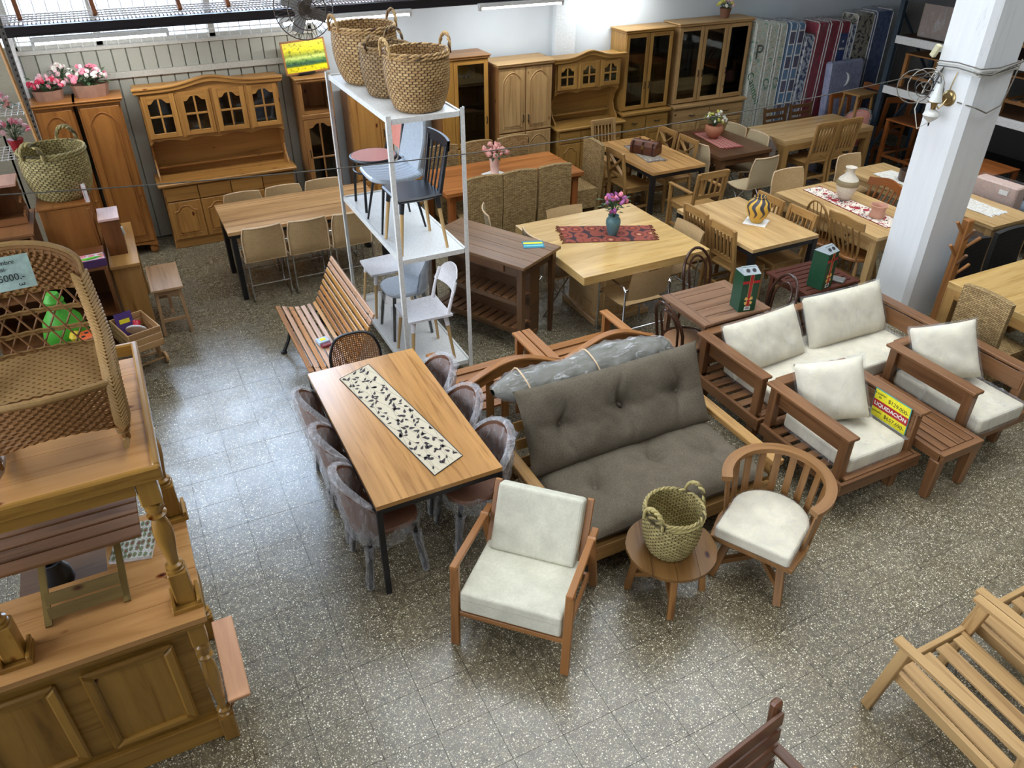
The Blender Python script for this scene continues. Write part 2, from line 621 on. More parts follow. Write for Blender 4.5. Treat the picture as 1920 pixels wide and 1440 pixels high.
def terrazzo():
    m = NT('terrazzo')
    g = m.n('NewGeometry')
    oi = m.n('ObjectInfo')
    nA = m.n('TexNoise', ins={'Vector': (g, 0), 'Scale': 26.0, 'Detail': 5.0})
    nB = m.n('TexNoise', ins={'Vector': (g, 0), 'Scale': 1.3, 'Detail': 3.0})
    base = m.ramp(nA, [(.3, rgb(82, 74, 57)), (.7, rgb(116, 106, 83))])
    tone = m.ramp(nB, [(.3, (.86, .86, .86, 1)), (.7, (1.1, 1.08, 1.05, 1))])
    mx = m.mix(1.0, base, tone, 'MULTIPLY')
    nd = m.n('TexNoise', ins={'Vector': (g, 0), 'Scale': 60.0, 'Detail': 1.0})
    for sc, lo, hi, thr in ((72.0, .26, .38, .52), (150.0, .28, .40, .42)):
        dv = m.n('VectorMath', operation='ADD', ins={0: (g, 0), 1: (m.n('VectorMath', operation='SCALE', ins={0: (nd, 1), 3: .006}), 0)})
        vo = m.n('TexVoronoi', ins={'Vector': (dv, 0), 'Scale': sc})
        sep = m.n('SeparateColor', ins={0: (vo, 1)})
        inn = m.ramp(vo, [(lo, (1, 1, 1, 1)), (hi, (0, 0, 0, 1))])
        sel = m.ramp(sep, [(thr, (0, 0, 0, 1)), (thr + .06, (1, 1, 1, 1))])
        f = m.mix(1.0, inn, sel, 'MULTIPLY')
        cc = m.ramp(sep, [(.0, rgb(150, 138, 106)), (.5, rgb(206, 196, 168)), (.93, rgb(236, 228, 206)), (.95, rgb(40, 38, 36))], ao=1)
        mm = m.n('Mix')
        mm.data_type = 'RGBA'
        m.t.links.new(f.outputs[2], mm.inputs[0])
        m.t.links.new(mx.outputs[2], mm.inputs[6])
        m.t.links.new(cc.outputs[0], mm.inputs[7])
        mx = mm
    # slight tone shift per tile
    tl = m.ramp(oi, [(0, (.96, .96, .96, 1)), (1, (1.03, 1.03, 1.03, 1))], ao=5)
    mx = m.mix(1.0, mx, tl, 'MULTIPLY')
    m.col(mx)
    nr = m.n('TexNoise', ins={'Vector': (g, 0), 'Scale': 3.0, 'Detail': 4.0})
    rr = m.ramp(nr, [(.3, (.22,) * 3 + (1,)), (.7, (.33,) * 3 + (1,))])
    m.t.links.new(rr.outputs[0], m.b.inputs['Roughness'])
    m.b.inputs['Specular IOR Level'].default_value = .75
    m.bump(nA, .001, .1)
    return m.m


TZ = terrazzo()
grout = plain('grout', (58, 52, 42), .9)
fl = struct(MB().box((4, 2, -.06), (18.4, 18, .108)), 'floor', grout)
TS = .3
G = .0022
tme = None
cells = []
for i in range(-10, 42):
    for j in range(-14, 34):
        x, y = .11 + TS * i, .21 + TS * j
        if -3 < x < 12 and -4 < y < 10:
            cells.append((x, y))
# tiles nearest the open aisle, where the photograph shows the joints
CORE = [c for c in cells if (-.3 < c[0] < 3.5 and 1.2 < c[1] < 2.8) or (-.3 < c[0] < .9 and 2.6 < c[1] < 8.7) or
        (3.4 < c[0] < 5.3 and .9 < c[1] < 3.0) or (.6 < c[0] < 2.4 and 2.5 < c[1] < 3.4) or (.9 < c[0] < 3.4 and .8 < c[1] < 1.3)
        or (2.4 < c[0] < 4.0 and 4.9 < c[1] < 5.9)]
CORE = sorted(CORE, key=lambda c: c[0] ** 2 + c[1] ** 2)[:298]
cs = set(CORE)
t0 = MB().box((TS / 2, TS / 2, -.003), (TS - G, TS - G, .006)).build('tile', TZ, fl)
first = True
for (x, y) in CORE:
    o = t0 if first else t0.copy()
    if not first:
        COL.objects.link(o)
    first = False
    o.location = (x, y, rnd(-.0006, 0))
    o.rotation_euler = (RD(rnd(-.04, .04)), RD(rnd(-.04, .04)), 0)
mb = MB()
for (x, y) in cells:
    if (x, y) not in cs:
        mb.box((x + TS / 2, y + TS / 2, -.003 + rnd(-.0005, 0)), (TS - G, TS - G, .006))
mb.build('tile_field', TZ, fl, kind='stuff')

# walls
WY = 10.05
wallp = plain('wall_paint', (214, 222, 226), .6, var=.25, bscale=3)
wallg = plain('cladding_paint', (178, 176, 162), .5, var=.3)
trimp = plain('trim_paint', (196, 192, 180), .5)
mb = MB()
# clad part below its windows, painted part with a high window band cut out
mb.box((.2, WY + .12, 1.11), (5.9, .14, 2.22))
mb.box((7.88, WY + .1, 1.66), (9.46, .2, 3.32))
mb.box((7.88, WY + .1, 5.1), (9.46, .2, 1.0))
mb.box((.2, WY + .06, 5.25), (5.9, .2, .7))
mb.box((-2.0, WY + .06, 3.6), (1.5, .2, 2.7))
for x in (3.25, 5.2, 7.2, 9.3, 11.6, 12.3):
    mb.box((x, WY + .1, 3.96), (.3 if x < 11 else .75, .2, 1.3))
struct(mb, 'wall_back', wallp)
wb = bpy.data.objects['wall_back']
for k in range(21):
    x = -.78 + .148 * k
    for (za, zb) in ((0.02, 1.9), (1.965, 2.21)):
        p = MB()
        p.prism([(x + .0005, WY + .05), (x + .008, WY + .02), (x + .140, WY + .02), (x + .1475, WY + .05)], zb - za, (0, 0, (za + zb) / 2), ax='z')
        p.build('panel', wallg, wb)
struct(MB().box((.77, WY + .005, 1.932), (3.14, .05, .065)), 'trim_1', trimp, bev=.004)
struct(MB().box((.77, WY, 2.23), (3.14, .08, .04)), 'trim_2', trimp, bev=.004)
struct(MB().box((-.82, WY - .03, 1.3), (.07, .12, 2.6)), 'trim_3', plain('white_trim', (232, 230, 226), .5), bev=.004)
struct(MB().box((2.36, WY + .0, 1.15), (.06, .08, 2.3)), 'trim_4', trimp, bev=.004)
# wall_left short return behind the steel rack
mb = MB()
mb.box((-1.0, WY - .02, 1.15), (.34, .06, 2.3))
mb.box((-2.1, WY - .02, 1.15), (1.9, .06, 2.3))
struct(mb, 'trim_5', plain('beige_board', (170, 164, 144), .7))
mb = MB()
mb.box((-3.06, 2, .5), (.12, 16.2, 1.0))
mb.box((-3.06, 2, 5.1), (.12, 16.2, 1.0))
for y in (-5.7, -2.4, 1.0, 4.4, 7.8):
    mb.box((-3.06, y, 2.8), (.12, .5, 3.6))
mb.box((-3.06, 9.4, 2.8), (.12, 1.4, 3.6))
struct(mb, 'wall_left', wallp)
mb = MB()
for y in (-4.05, -.7, 2.7, 6.1):
    mb.box((-3.06, y, 2.8), (.012, 2.9, 3.6))
struct(mb, 'window_2', M['clear'])
struct(MB().box((12.66, 2, 2.8), (.12, 16.2, 5.6)), 'wall_right', plain('dark_right_wall', (92, 90, 84), .8))
struct(MB().box((11.03, 1.6, 2.50), (3.1, 15.2, .14)), 'mezzanine', plain('mezzanine_dark', (30, 28, 28), .7))
struct(MB().box((4.8, -6.06, 2.8), (15.8, .12, 5.6)), 'wall_front', plain('front_wall_paint', (92, 82, 66), .8))
mb = MB()
ce = plain('ceiling_paint', (190, 188, 180), .8)
# roof with three unseen openings, added to let the fill lights in
xs = [(-3.1, 1.0), (1.0, 6.2), (6.2, 7.0), (7.0, 10.2), (10.2, 12.7)]
ys = [(-6.1, -2.4), (-2.4, .8), (.8, 2.3), (2.3, 7.3), (7.3, 9.0), (9.0, 10.2)]
holes = {(1, 1), (1, 3), (3, 3)}
for a, (x0, x1) in enumerate(xs):
    for b, (y0, y1) in enumerate(ys):
        if (a, b) not in holes:
            mb.box(((x0 + x1) / 2, (y0 + y1) / 2, 5.66), (x1 - x0, y1 - y0, .12))
struct(mb, 'ceiling', ce)
mb = MB()
for a, b in holes:
    (x0, x1), (y0, y1) = xs[a], ys[b]
    mb.box(((x0 + x1) / 2, (y0 + y1) / 2, 5.64), (x1 - x0, y1 - y0, .01))
struct(mb, 'added_skylight', M['clear'])
# pilaster on the painted wall
struct(MB().box((5.8, WY - .03, 2.5), (.33, .08, 5.1)), 'trim_6', plain('pilaster_paint', (226, 232, 234), .55), bev=.01)

# strip window over the cladding: frame, panes, bars
wf = MB()
for x in (-.8, .02, 1.2, 2.33):
    wf.box((x, WY + .06, 3.57), (.07, .06, 2.66))
for z in (2.26, 3.6, 4.88):
    wf.box((.77, WY + .06, z), (3.2, .06, .06))
win = struct(wf, 'window_1', trimp, bev=.004)
for x0, x1 in ((-.77, -.02), (.06, 1.16), (1.24, 2.29)):
    for z0, z1 in ((2.29, 3.57), (3.63, 4.85)):
        MB().box(((x0 + x1) / 2, WY + .07, (z0 + z1) / 2), (x1 - x0, .008, z1 - z0)).build('pane', M['clear'], win)
wmet = M['white_metal']
for k in range(27):
    MB().box((-.74 + .118 * k, WY - .02, 3.5), (.008, .008, 2.5)).build('bar', wmet, win)
for z in (2.34, 2.9, 3.3, 3.7, 4.1):
    MB().box((.77, WY - .025, z), (3.1, .008, .012)).build('crossbar', wmet, win)
mb = MB()
for x0, x1 in ((3.42, 5.03), (5.37, 7.03), (7.37, 9.13), (9.47, 11.43)):
    mb.box(((x0 + x1) / 2, WY + .06, 3.96), (x1 - x0, .008, 1.28))
struct(mb, 'window_4', M['clear'])

# dark beam, wire ledge over it and the orange struts
bm_ = MB()
bm_.box((2.2, 9.32, 2.545), (7.4, .05, .075))
bm_.box((2.2, 9.32, 2.505), (7.4, .12, .012))
bm_.box((2.2, 9.32, 2.585), (7.4, .12, .012))
struct(bm_, 'beam', plain('beam_paint', (44, 38, 40), .5))
bpy.data.objects['beam']['kind'] = 'structure'
lt = bpy.data.objects.new('wire_ledge', None)
COL.objects.link(lt)
tag(lt, 'ledge of closely set white and red-brown rods above the long dark beam', 'ledge')
mb = MB()
for k in range(190):
    x = -1.35 + .0375 * k
    mb.box((x, 9.66, 2.60), (.011, .62, .011))
o = mb.build('rod_field', plain('rod_paint', (150, 120, 118), .5), lt, kind='stuff')
mb = MB()
for y in (9.42, 9.58, 9.74, 9.9):
    mb.box((2.2, y, 2.612), (7.3, .012, .012))
mb.build('cross_rod', wmet, lt)
for k, x in enumerate((-.62, .05, .86, 1.35, 1.95)):
    tag(MB().bar((x - .06, 9.95, 3.3), (x, 9.5, 2.62), .04, .05).build('strut', W['orangeb']),
        ('orange wooden strut rising from the rod ledge, ' + ('leftmost', 'second from the left', 'middle one', 'fourth from the left', 'rightmost')[k] + ' of the five'), 'strut', 'orange struts above the ledge')

# white square column with a bevelled corner
colp = NT('column_paint')
g = colp.n('NewGeometry')
mp = colp.n('Mapping', ins={0: (g, 0), 3: (9, 9, .8)})
nz = colp.n('TexNoise', ins={0: mp, 'Scale': 1.6, 'Detail': 8.0, 'Roughness': .7, 'Distortion': .4})
r = colp.ramp(nz, [(.25, rgb(222, 222, 218)), (.4, rgb(236, 238, 238)), (.7, rgb(242, 244, 244))])
mpc = colp.n('Mapping', ins={0: (g, 0), 3: (5, 5, .5)})
nc = colp.n('TexNoise', ins={0: mpc, 'Scale': 1.0, 'Detail': 4.0})
cr = colp.ramp(nc, [(.6285, (1, 1, 1, 1)), (.63, (.5, .5, .5, 1)), (.6315, (1, 1, 1, 1))])
colp.col(colp.mix(1.0, r, cr, 'MULTIPLY'))
colp.b.inputs['Roughness'].default_value = .55
colp.bump(nz, .01, .3)
CX0, CX1, CY0, CY1 = 6.6, 7.08, 4.4, 4.8
mb = MB()
b_ = .05
mb.prism([(CX0 + b_, CY0), (CX1 - .01, CY0), (CX1, CY0 + .01), (CX1, CY1), (CX0, CY1), (CX0, CY0 + b_)], 5.6, (0, 0, 2.8), ax='z')
struct(mb, 'column', colp.m)
bpy.data.objects['column']['kind'] = 'structure'

# ------------------------------------------------------------ fluorescent fixtures and fan
def tube_light(x, y, z, L, label, rot=0):
    t = thing('tube_light', label, 'ceiling light', (x, y, z), rot, 'fluorescent tubes')
    MB().box((0, 0, .035), (L, .07, .04)).build('housing', wmet, t, bev=.004)
    MB().tube([(-L / 2 + .02, 0, 0), (L / 2 - .02, 0, 0)], .014, 10).build('lamp_tube', M['tube'], t, smooth=True)
    for s in (-1, 1):
        MB().box((s * (L / 2 - .015), 0, 0), (.03, .045, .05)).build('end_cap', wmet, t)
    area('tube_glow', (x, y + .02, z - .03), (RD(22), 0, 0), L, .04, 12, (.93, .97, 1.0))
    return t


tube_light(.05, 9.2, 2.44, 1.25, 'fluorescent tube under the beam above the flower planters, leftmost')
tube_light(2.55, 9.2, 2.46, 1.5, 'bright fluorescent tube behind the fan and the baskets')
tube_light(4.72, 9.2, 2.46, 1.15, 'fluorescent tube on the white wall left of the pilaster')
tube_light(6.5, 9.6, 2.48, 1.2, 'fluorescent tube right of the pilaster, cut by the top edge')

fan = thing('wall_fan', 'old wire caged fan hanging in front of the left tubes', 'fan', (1.74, 7.7, 2.80))
fan.scale = (1.3, 1.3, 1.3)
cg = plain('fan_wire', (84, 74, 66), .5, .5)
for k in range(30):
    a = 2 * pi * k / 30
    pts = [(cos(a) * r_, z_, sin(a) * r_) for r_, z_ in ((.03, -.10), (.12, -.095), (.19, -.05), (.205, 0), (.17, .05), (.06, .09))]
    if k == 0:
        mb = MB()
    mb.tube(pts, .0022, 4)
mb.build('cage', cg, fan, smooth=True)
mb = MB()
for r_, z_ in ((.205, 0), (.13, -.092), (.06, -.1)):
    mb.tube([(cos(a * pi / 16) * r_, z_, sin(a * pi / 16) * r_) for a in range(32)], .004, 5, closed=True)
mb.build('cage_ring', cg, fan, smooth=True)
MB().lathe([(0, -.05), (.05, -.05), (.06, 0), (.06, .1), (.045, .2), (0, .21)], (0, .02, 0), 14, rx(RD(-90))).build('motor', cg, fan, smooth=True)
for k in range(4):
    a = k * pi / 2 + .4
    R = ry(a) @ rx(RD(25))
    MB().box(R @ Vector((.1, -.02, 0)), (.13, .005, .08), R).build('blade', M['steel'], fan, bev=.002)
MB().tube([(0, .16, 0), (0, .22, .3), (0, .25, 1.0), (0, .25, 2.1)], .012, 6).build('stem', cg, fan, smooth=True)

# ------------------------------------------------------------ cabinets
def ridge(mb, pts, r=.007, closed=True):
    return mb.tube(pts, r, 5, closed=closed)


def arch_pts(x0, x1, z0, z1, rise, n=10, kind='arch'):
    pts = [(x0, z0), (x1, z0)]
    if kind == 'arch':
        for i in range(n + 1):
            t = i / n
            pts.append((x1 + (x0 - x1) * t, z1 - rise + rise * sin(pi * t) ** .8))
    else:  # cathedral: shoulders then a rounded middle
        for i in range(n + 3):
            t = i / (n + 2)
            s_ = max(0, min(1, (min(t, 1 - t) - .12) / .25))
            s_ = s_ * s_ * (3 - 2 * s_)
            pts.append((x1 + (x0 - x1) * t, z1 - rise + rise * s_))
    return pts


def handle(kind, x, z, par, y=-.03):
    if kind == 'pull':
        MB().tube([(x, y + .012, z - .05), (x, y - .014, z - .04), (x, y - .022, z), (x, y - .014, z + .04), (x, y + .012, z + .05)], .006, 6).build('handle', M['black'], par, smooth=True)
    elif kind == 'pullh':
        MB().tube([(x - .05, y + .012, z), (x - .04, y - .014, z), (x, y - .022, z - .008), (x + .04, y - .014, z), (x + .05, y + .012, z)], .006, 6).build('handle', M['black'], par, smooth=True)
    elif kind == 'knob':
        MB().lathe([(.006, 0), (.006, .012), (.014, .018), (.014, .028), (0, .034)], (x, y + .014, z), 10, rx(RD(90))).build('knob', M['bronze'], par, smooth=True)
    elif kind == 'wknob':
        MB().lathe([(.006, 0), (.006, .012), (.014, .018), (.014, .028), (0, .034)], (x, y + .014, z), 10, rx(RD(90))).build('knob', W['pine2'], par, smooth=True)


def door(par, x, z, w_, h_, style, mat, hk=None, hs=1, hz=.5, y=0.0, sw=.055):
    """leaf centred at x, bottom z, front face towards -y"""
    t = .02
    if style in ('glass', 'glass4', 'glassl'):
        mb = MB()
        for s in (-1, 1):
            mb.box((x + s * (w_ / 2 - sw / 2), y - t / 2, z + h_ / 2), (sw, t, h_))
        mb.box((x, y - t / 2, z + sw / 2), (w_ - 2 * sw, t, sw))
        if style != 'glass4':
            mb.box((x, y - t / 2, z + h_ - sw / 2), (w_ - 2 * sw, t, sw))
        else:
            x0, x1 = x - w_ / 2 + sw, x + w_ / 2 - sw
            zt = z + h_
            up = arch_pts(x0, x1, z, zt - sw, .05, kind='cath')[2:]
            mb.prism([(x0, zt), (x1, zt)] + up, t, (0, y - t / 2, 0))
            mb.box((x, y - t / 2, z + h_ / 2), (.02, t, h_ - 2 * sw))
            mb.box((x, y - t / 2 - .002, z + h_ * .49), (w_ - 2 * sw, t, .022))
        d = mb.build('door', mat, par, bev=.003)
        MB().box((x, y - .006, z + h_ / 2), (w_ - 2 * sw + .01, .004, h_ - 2 * sw + .01)).build('pane', M['glass'], d)
    else:
        d = MB().box((x, y - t / 2, z + h_ / 2), (w_, t, h_)).build('door', mat, par, bev=.004)
        x0, x1, z0, z1 = x - w_ / 2 + sw, x + w_ / 2 - sw, z + sw, z + h_ - sw
        mb = MB()
        if style == 'arch':
            o1 = arch_pts(x0, x1, z0, z1, min(w_ * .3, .11), 12)
        elif style == 'cath':
            o1 = arch_pts(x0, x1, z0, z1, min(w_ * .2, .06), kind='cath')
        else:
            o1 = [(x0, z0), (x1, z0), (x1, z1), (x0, z1)]
        mb.tube([(a, y - t - .001, b) for a, b in o1], .007, 5, closed=True)
        cx, cz = x, (z0 + z1) / 2
        kx, kz = (x1 - x0 - .05) / (x1 - x0), (z1 - z0 - .05) / (z1 - z0)
        mb.prism([(cx + (a - cx) * kx, cz + (b - cz) * kz) for a, b in o1], .012, (0, y - t - .003, 0))
        mb.build('raised_panel', mat, d)
    if hk:
        handle(hk, x + hs * (w_ / 2 - .03), z + h_ * hz, d, y - .02)
    return d


def drawer(par, x, z, w_, h_, mat, hk=None, y=0.0):
    d = MB().box((x, y - .01, z + h_ / 2), (w_, .02, h_)).build('drawer', mat, par, bev=.004)
    if hk:
        handle(hk, x, z + h_ / 2, d, y - .02)
    return d


def carcass(par, x0, x1, y0, y1, z0, z1, mat, shelves=(), name='body', t=.02, back=None):
    mb = MB()
    xc, yc, zc = (x0 + x1) / 2, (y0 + y1) / 2, (z0 + z1) / 2
    mb.box((x0 + t / 2, yc, zc), (t, y1 - y0, z1 - z0))
    mb.box((x1 - t / 2, yc, zc), (t, y1 - y0, z1 - z0))
    mb.box((xc, yc, z0 + t / 2), (x1 - x0 - 2 * t, y1 - y0, t))
    mb.box((xc, yc, z1 - t / 2), (x1 - x0 - 2 * t, y1 - y0, t))
    mb.box((xc, y1 - .006, zc), (x1 - x0 - 2 * t, .01, z1 - z0 - 2 * t))
    o = mb.build(name, mat, par)
    for s in shelves:
        MB().box((xc, yc, s), (x1 - x0 - 2 * t, y1 - y0 - .03, .018)).build('shelf', mat, par)
    return o


def crown(par, w_, d_, z, mat, over=.04, h=.045, y0=0):
    mb = MB()
    mb.box((0, y0 + d_ / 2 - over / 2, z + h * .3), (w_ + over, d_ + over, h * .6))
    mb.box((0, y0 + d_ / 2 - over / 2, z + h * .8), (w_ + over * 1.9, d_ + over * 1.5, h * .4))
    return mb.build('cornice', mat, par, bev=.006)


def bonnet(par, w_, z, mat, h=.06, rise=.1, y0=0, d_=.3):
    """arched cornice with a rounded hump in the middle"""
    n = 30
    top, bot = [], []
    for i in range(n + 1):
        x = -w_ / 2 + w_ * i / n
        hump = rise * math.exp(-(x / (w_ * .17)) ** 2)
        top.append((x, z + h + hump))
        bot.append((x, z + hump * .95 if abs(x) < w_ * .46 else z))
    mb = MB()
    mb.prism(top + bot[::-1], .05, (0, y0 - .03, 0))
    top2 = [(a * 1.01, b + .012) for a, b in top]
    mb.prism(top2 + [(a, b - .02) for a, b in top2][::-1], .075, (0, y0 - .035, 0))
    mb.box((0, y0 + d_ / 2, z + h * .5), (w_ * .985, d_, h * .7))
    fill = [(a, b) for a, b in bot]
    mb.prism([(-w_ / 2 + .02, z - .02), (w_ / 2 - .02, z - .02)] + fill[::-1][1:-1], .02, (0, y0 - .005, 0))
    return mb.build('arched_cornice', mat, par, bev=.003)


def apron_wave(mb, x0, x1, z, h, y, t=.018, n=24, waves=3):
    lo = []
    for i in range(n + 1):
        u = i / n
        lo.append((x0 + (x1 - x0) * u, z - h + h * .55 * abs(sin(pi * waves * u))))
    mb.prism([(x0, z), (x1, z)] + lo[::-1], t, (0, y, 0))


# --- left hutch
def hutch(name, label, loc, w_, nd, mat, top_h, group=None, counter=.8, hk='knob'):
    t = thing(name, label, 'hutch', loc, 0, group)
    D = .42
    MB().box((0, D / 2, .05), (w_ - .02, D - .02, .10)).build('plinth', mat, t, bev=.004)
    MB().box((0, D / 2, .10 + (counter - .14) / 2), (w_ - .04, D, counter - .14)).build('base_body', mat, t)
    MB().box((0, D / 2 - .02, counter - .015), (w_ + .05, D + .06, .035)).build('counter', mat, t, bev=.008)
    dw = (w_ - .06) / nd
    for k in range(nd):
        x = -w_ / 2 + .03 + dw * (k + .5)
        drawer(t, x, counter - .21, dw - .012, .155, mat, hk if hk != 'knob' else None)
        door(t, x, .12, dw - .012, counter - .345, 'cath', mat, None)
    # upper case
    uz = counter + .47
    ud = .28
    y0 = D - ud
    carcass(t, -w_ / 2 + .02, w_ / 2 - .02, y0, D, uz, top_h, mat, (uz + (top_h - uz) / 2,), 'upper_body')
    n = nd
    dw = (w_ - .04) / n
    for k in range(n):
        x = -w_ / 2 + .02 + dw * (k + .5)
        mb = MB()
        mb.box((x - dw / 2 + .01, y0 - .012, (uz + top_h) / 2), (.05, .024, top_h - uz)) if k else None
        if k:
            mb.build('stile', mat, t, bev=.003)
        door(t, x, uz + .015, dw - .035, top_h - uz - .03, 'glass4', mat, None, y=y0 - .012)
    bonnet(t, w_ + .06, top_h, mat, .05, .075, y0, ud)
    mb = MB()
    apron_wave(mb, -w_ / 2 + .03, w_ / 2 - .03, uz + .012, .06, y0 + .01, waves=nd)
    mb.build('scalloped_apron', mat, t)
    MB().box((0, D - .012, (counter + uz) / 2), (w_ - .06, .016, uz - counter)).build('back_panel', mat, t)
    MB().box((0, D - .07, counter + .1), (w_ - .1, .1, .018)).build('spice_shelf', mat, t, bev=.003)
    for s in (-1, 1):
        pts = [(y0 + .01, uz + .01), (D, uz + .01), (D, counter), (D - .30, counter), (D - .28, counter + .05), (D - .2, counter + .12), (D - .16, counter + .22), (D - .2, counter + .34), (y0 + .01, uz - .06)]
        MB().prism(pts, .02, (s * (w_ / 2 - .03), 0, 0), ax='x').build('side_bracket', mat, t)
    return t


hutch('hutch', 'large honey pine hutch with four glazed doors against the grey cladding', (1.01, 9.6, 0), 1.56, 4, W['pine'], 1.78)

# --- two tall wardrobes with arched doors
def wardrobe(label, loc, w_, mat, h=1.8):
    t = thing('wardrobe', label, 'wardrobe', loc, 0, 'narrow pine wardrobes')
    D = .36
    MB().box((0, D / 2, .12 + (h - .16) / 2), (w_ - .02, D, h - .16)).build('body', mat, t, bev=.003)
    crown(t, w_ - .02, D, h - .045, mat)
    for s in (-1, 1):
        for yy in (.02, D - .04):
            MB().lathe([(.03, 0), (.045, .015), (.05, .06), (.035, .1), (.035, .12)], (s * (w_ / 2 - .06), yy + .02, 0), 12).build('foot', mat, t, smooth=True)
    mb = MB()
    apron_wave(mb, -w_ / 2 + .01, w_ / 2 - .01, .15, .06, -.005, waves=1)
    mb.build('skirt', mat, t)
    door(t, 0, .16, w_ - .06, h - .24, 'arch', mat, 'wknob', 1, .36, sw=.06)
    return t


wardrobe('tall narrow pine wardrobe with one arched door nearest the hutch', (-.155, 9.62, 0), .44, W['pine2'])
wardrobe('tall narrow pine wardrobe behind the basket, left one of the pair', (-.595, 9.62, 0), .40, W['pine2'])

# --- narrow cabinet under the picture
t = thing('display_cabinet', 'narrow cabinet with open niche and glazed door under the landscape picture', 'cabinet', (2.17, 9.6, 0))
mt = W['oldpine']
carcass(t, -.2, .2, 0, .38, .05, 1.76, mt, (1.38, .9, .55))
crown(t, .4, .38, 1.76, mt)
MB().box((0, -.01, 1.36), (.40, .03, .05)).build('rail', mt, t, bev=.003)
MB().box((-.18, -.01, 1.57), (.04, .025, .38)).build('stile', mt, t, bev=.003)
MB().box((.18, -.01, 1.57), (.04, .025, .38)).build('stile', mt, t, bev=.003)
door(t, 0, .42, .38, .91, 'glass4', mt, 'pull', -1, .55)
drawer(t, 0, .20, .38, .2, mt, 'pullh')
MB().box((0, .15, .03), (.38, .34, .06)).build('plinth', mt, t)

# picture standing on it
t = thing('landscape_picture', 'framed picture of yellow-green trees leaning above the narrow cabinet', 'picture', (2.15, 9.72, 1.822), (RD(-8), RD(-3), 0))
mb = MB()
for s in (-1, 1):
    mb.box((s * .25, 0, .19), (.02, .025, .36))
    mb.box((0, 0, .19 + s * .172), (.52, .025, .02))
mb.build('frame', W['teak'], t, bev=.002)
pm = NT('landscape_print')
tc = pm.n('TexCoord')
sp = pm.n('SeparateXYZ', ins={0: (tc, 2)})
uvn = pm.n('UVMap', uv_map='UVMap')
su = pm.n('SeparateXYZ', ins={0: uvn})
nz = pm.n('TexNoise', ins={0: uvn, 'Scale': 11.0, 'Detail': 7.0, 'Roughness': .75, 'Distortion': .6})
jit = pm.n('Math', operation='MULTIPLY_ADD', ins={0: (nz, 0), 1: .12, 2: (su, 1)})
band = pm.ramp(jit, [(.10, rgb(232, 214, 30)), (.24, rgb(240, 216, 24)), (.28, rgb(92, 122, 40)), (.34, rgb(44, 84, 70)), (.44, rgb(110, 150, 70)), (.54, rgb(214, 224, 120)), (.62, rgb(150, 160, 50)), (.8, rgb(232, 214, 40)), (1.0, rgb(226, 206, 60))])
dk = pm.ramp(nz, [(.40, (.10, .14, .08, 1)), (.47, (1, 1, 1, 1))])
pm.col(pm.mix(.75, band, dk, 'MULTIPLY'))
pm.b.inputs['Roughness'].default_value = .4
mb = MB()
mb.surf(lambda u, v: (-.24 + .48 * u, -.008, .02 + .34 * v), 1, 1)
mb.build('canvas', pm.m, t)
MB().box((-.02, .03, .01), (.2, .1, .02)).build('stand', M['black'], t)

# --- cabinets behind the white shelving
t = thing('drawer_wardrobe', 'honey wardrobe with two drawers behind the white shelving', 'wardrobe', (3.0, 9.6, 0))
mt = W['pine']
MB().box((0, .2, .8), (.86, .38, 1.56)).build('body', mt, t, bev=.003)
crown(t, .84, .38, 1.58, mt)
for s in (-1, 1):
    door(t, s * .215, .72, .42, .84, 'flat', mt, 'pull', -s, .4)
drawer(t, -.215, .50, .42, .2, mt, 'pullh')
drawer(t, .215, .50, .42, .2, mt, 'pullh')
for s in (-1, 1):
    door(t, s * .215, .05, .42, .43, 'flat', mt, None)

t = thing('bookcase', 'tall bookcase with one wide glazed door left of the arched wardrobe', 'bookcase', (4.1, 9.60, 0))
mt = wood('yellow_pine', (190, 140, 66), (150, 102, 44), .38, 1.0, 20)
carcass(t, -.34, .34, 0, .38, .05, 1.84, W['oldpine'], (.8, 1.14, 1.5))
crown(t, .66, .38, 1.83, W['oldpine'])
mb = MB()
mb.box((-.24, -.012, .95), (.17, .022, 1.78))
mb.build('front_board', mt, t, bev=.003)
door(t, .09, .72, .48, 1.1, 'glassl', mt, 'pull', 1, .3)
door(t, .09, .08, .48, .62, 'flat', mt, None)
MB().box((0, .18, .03), (.66, .32, .05)).build('plinth', W['oldpine'], t)

t = thing('wardrobe', 'pale pine wardrobe with four arched doors and black pulls', 'wardrobe', (4.95, 9.53, 0))
mt = W['raw']
MB().box((0, .22, .9), (.8, .44, 1.64)).build('body', W['oldpine'], t, bev=.003)
crown(t, .8, .44, 1.7, mt)
for s in (-1, 1):
    door(t, s * .2, .86, .385, .82, 'arch', mt, 'pull', -s, .2)
    door(t, s * .2, .1, .385, .74, 'arch', mt, 'pull', -s, .85)
MB().box((0, .22, .04), (.78, .4, .07)).build('plinth', mt, t)

mt2 = wood('yellow_hutch_wood', (180, 138, 72), (140, 102, 50), .38, 1.1, 22)
hutch('hutch', 'yellowish pine hutch with three glazed doors beside the tall glass cabinets', (5.98, 9.48, 0), 1.08, 3, mt2, 1.66, counter=.82)


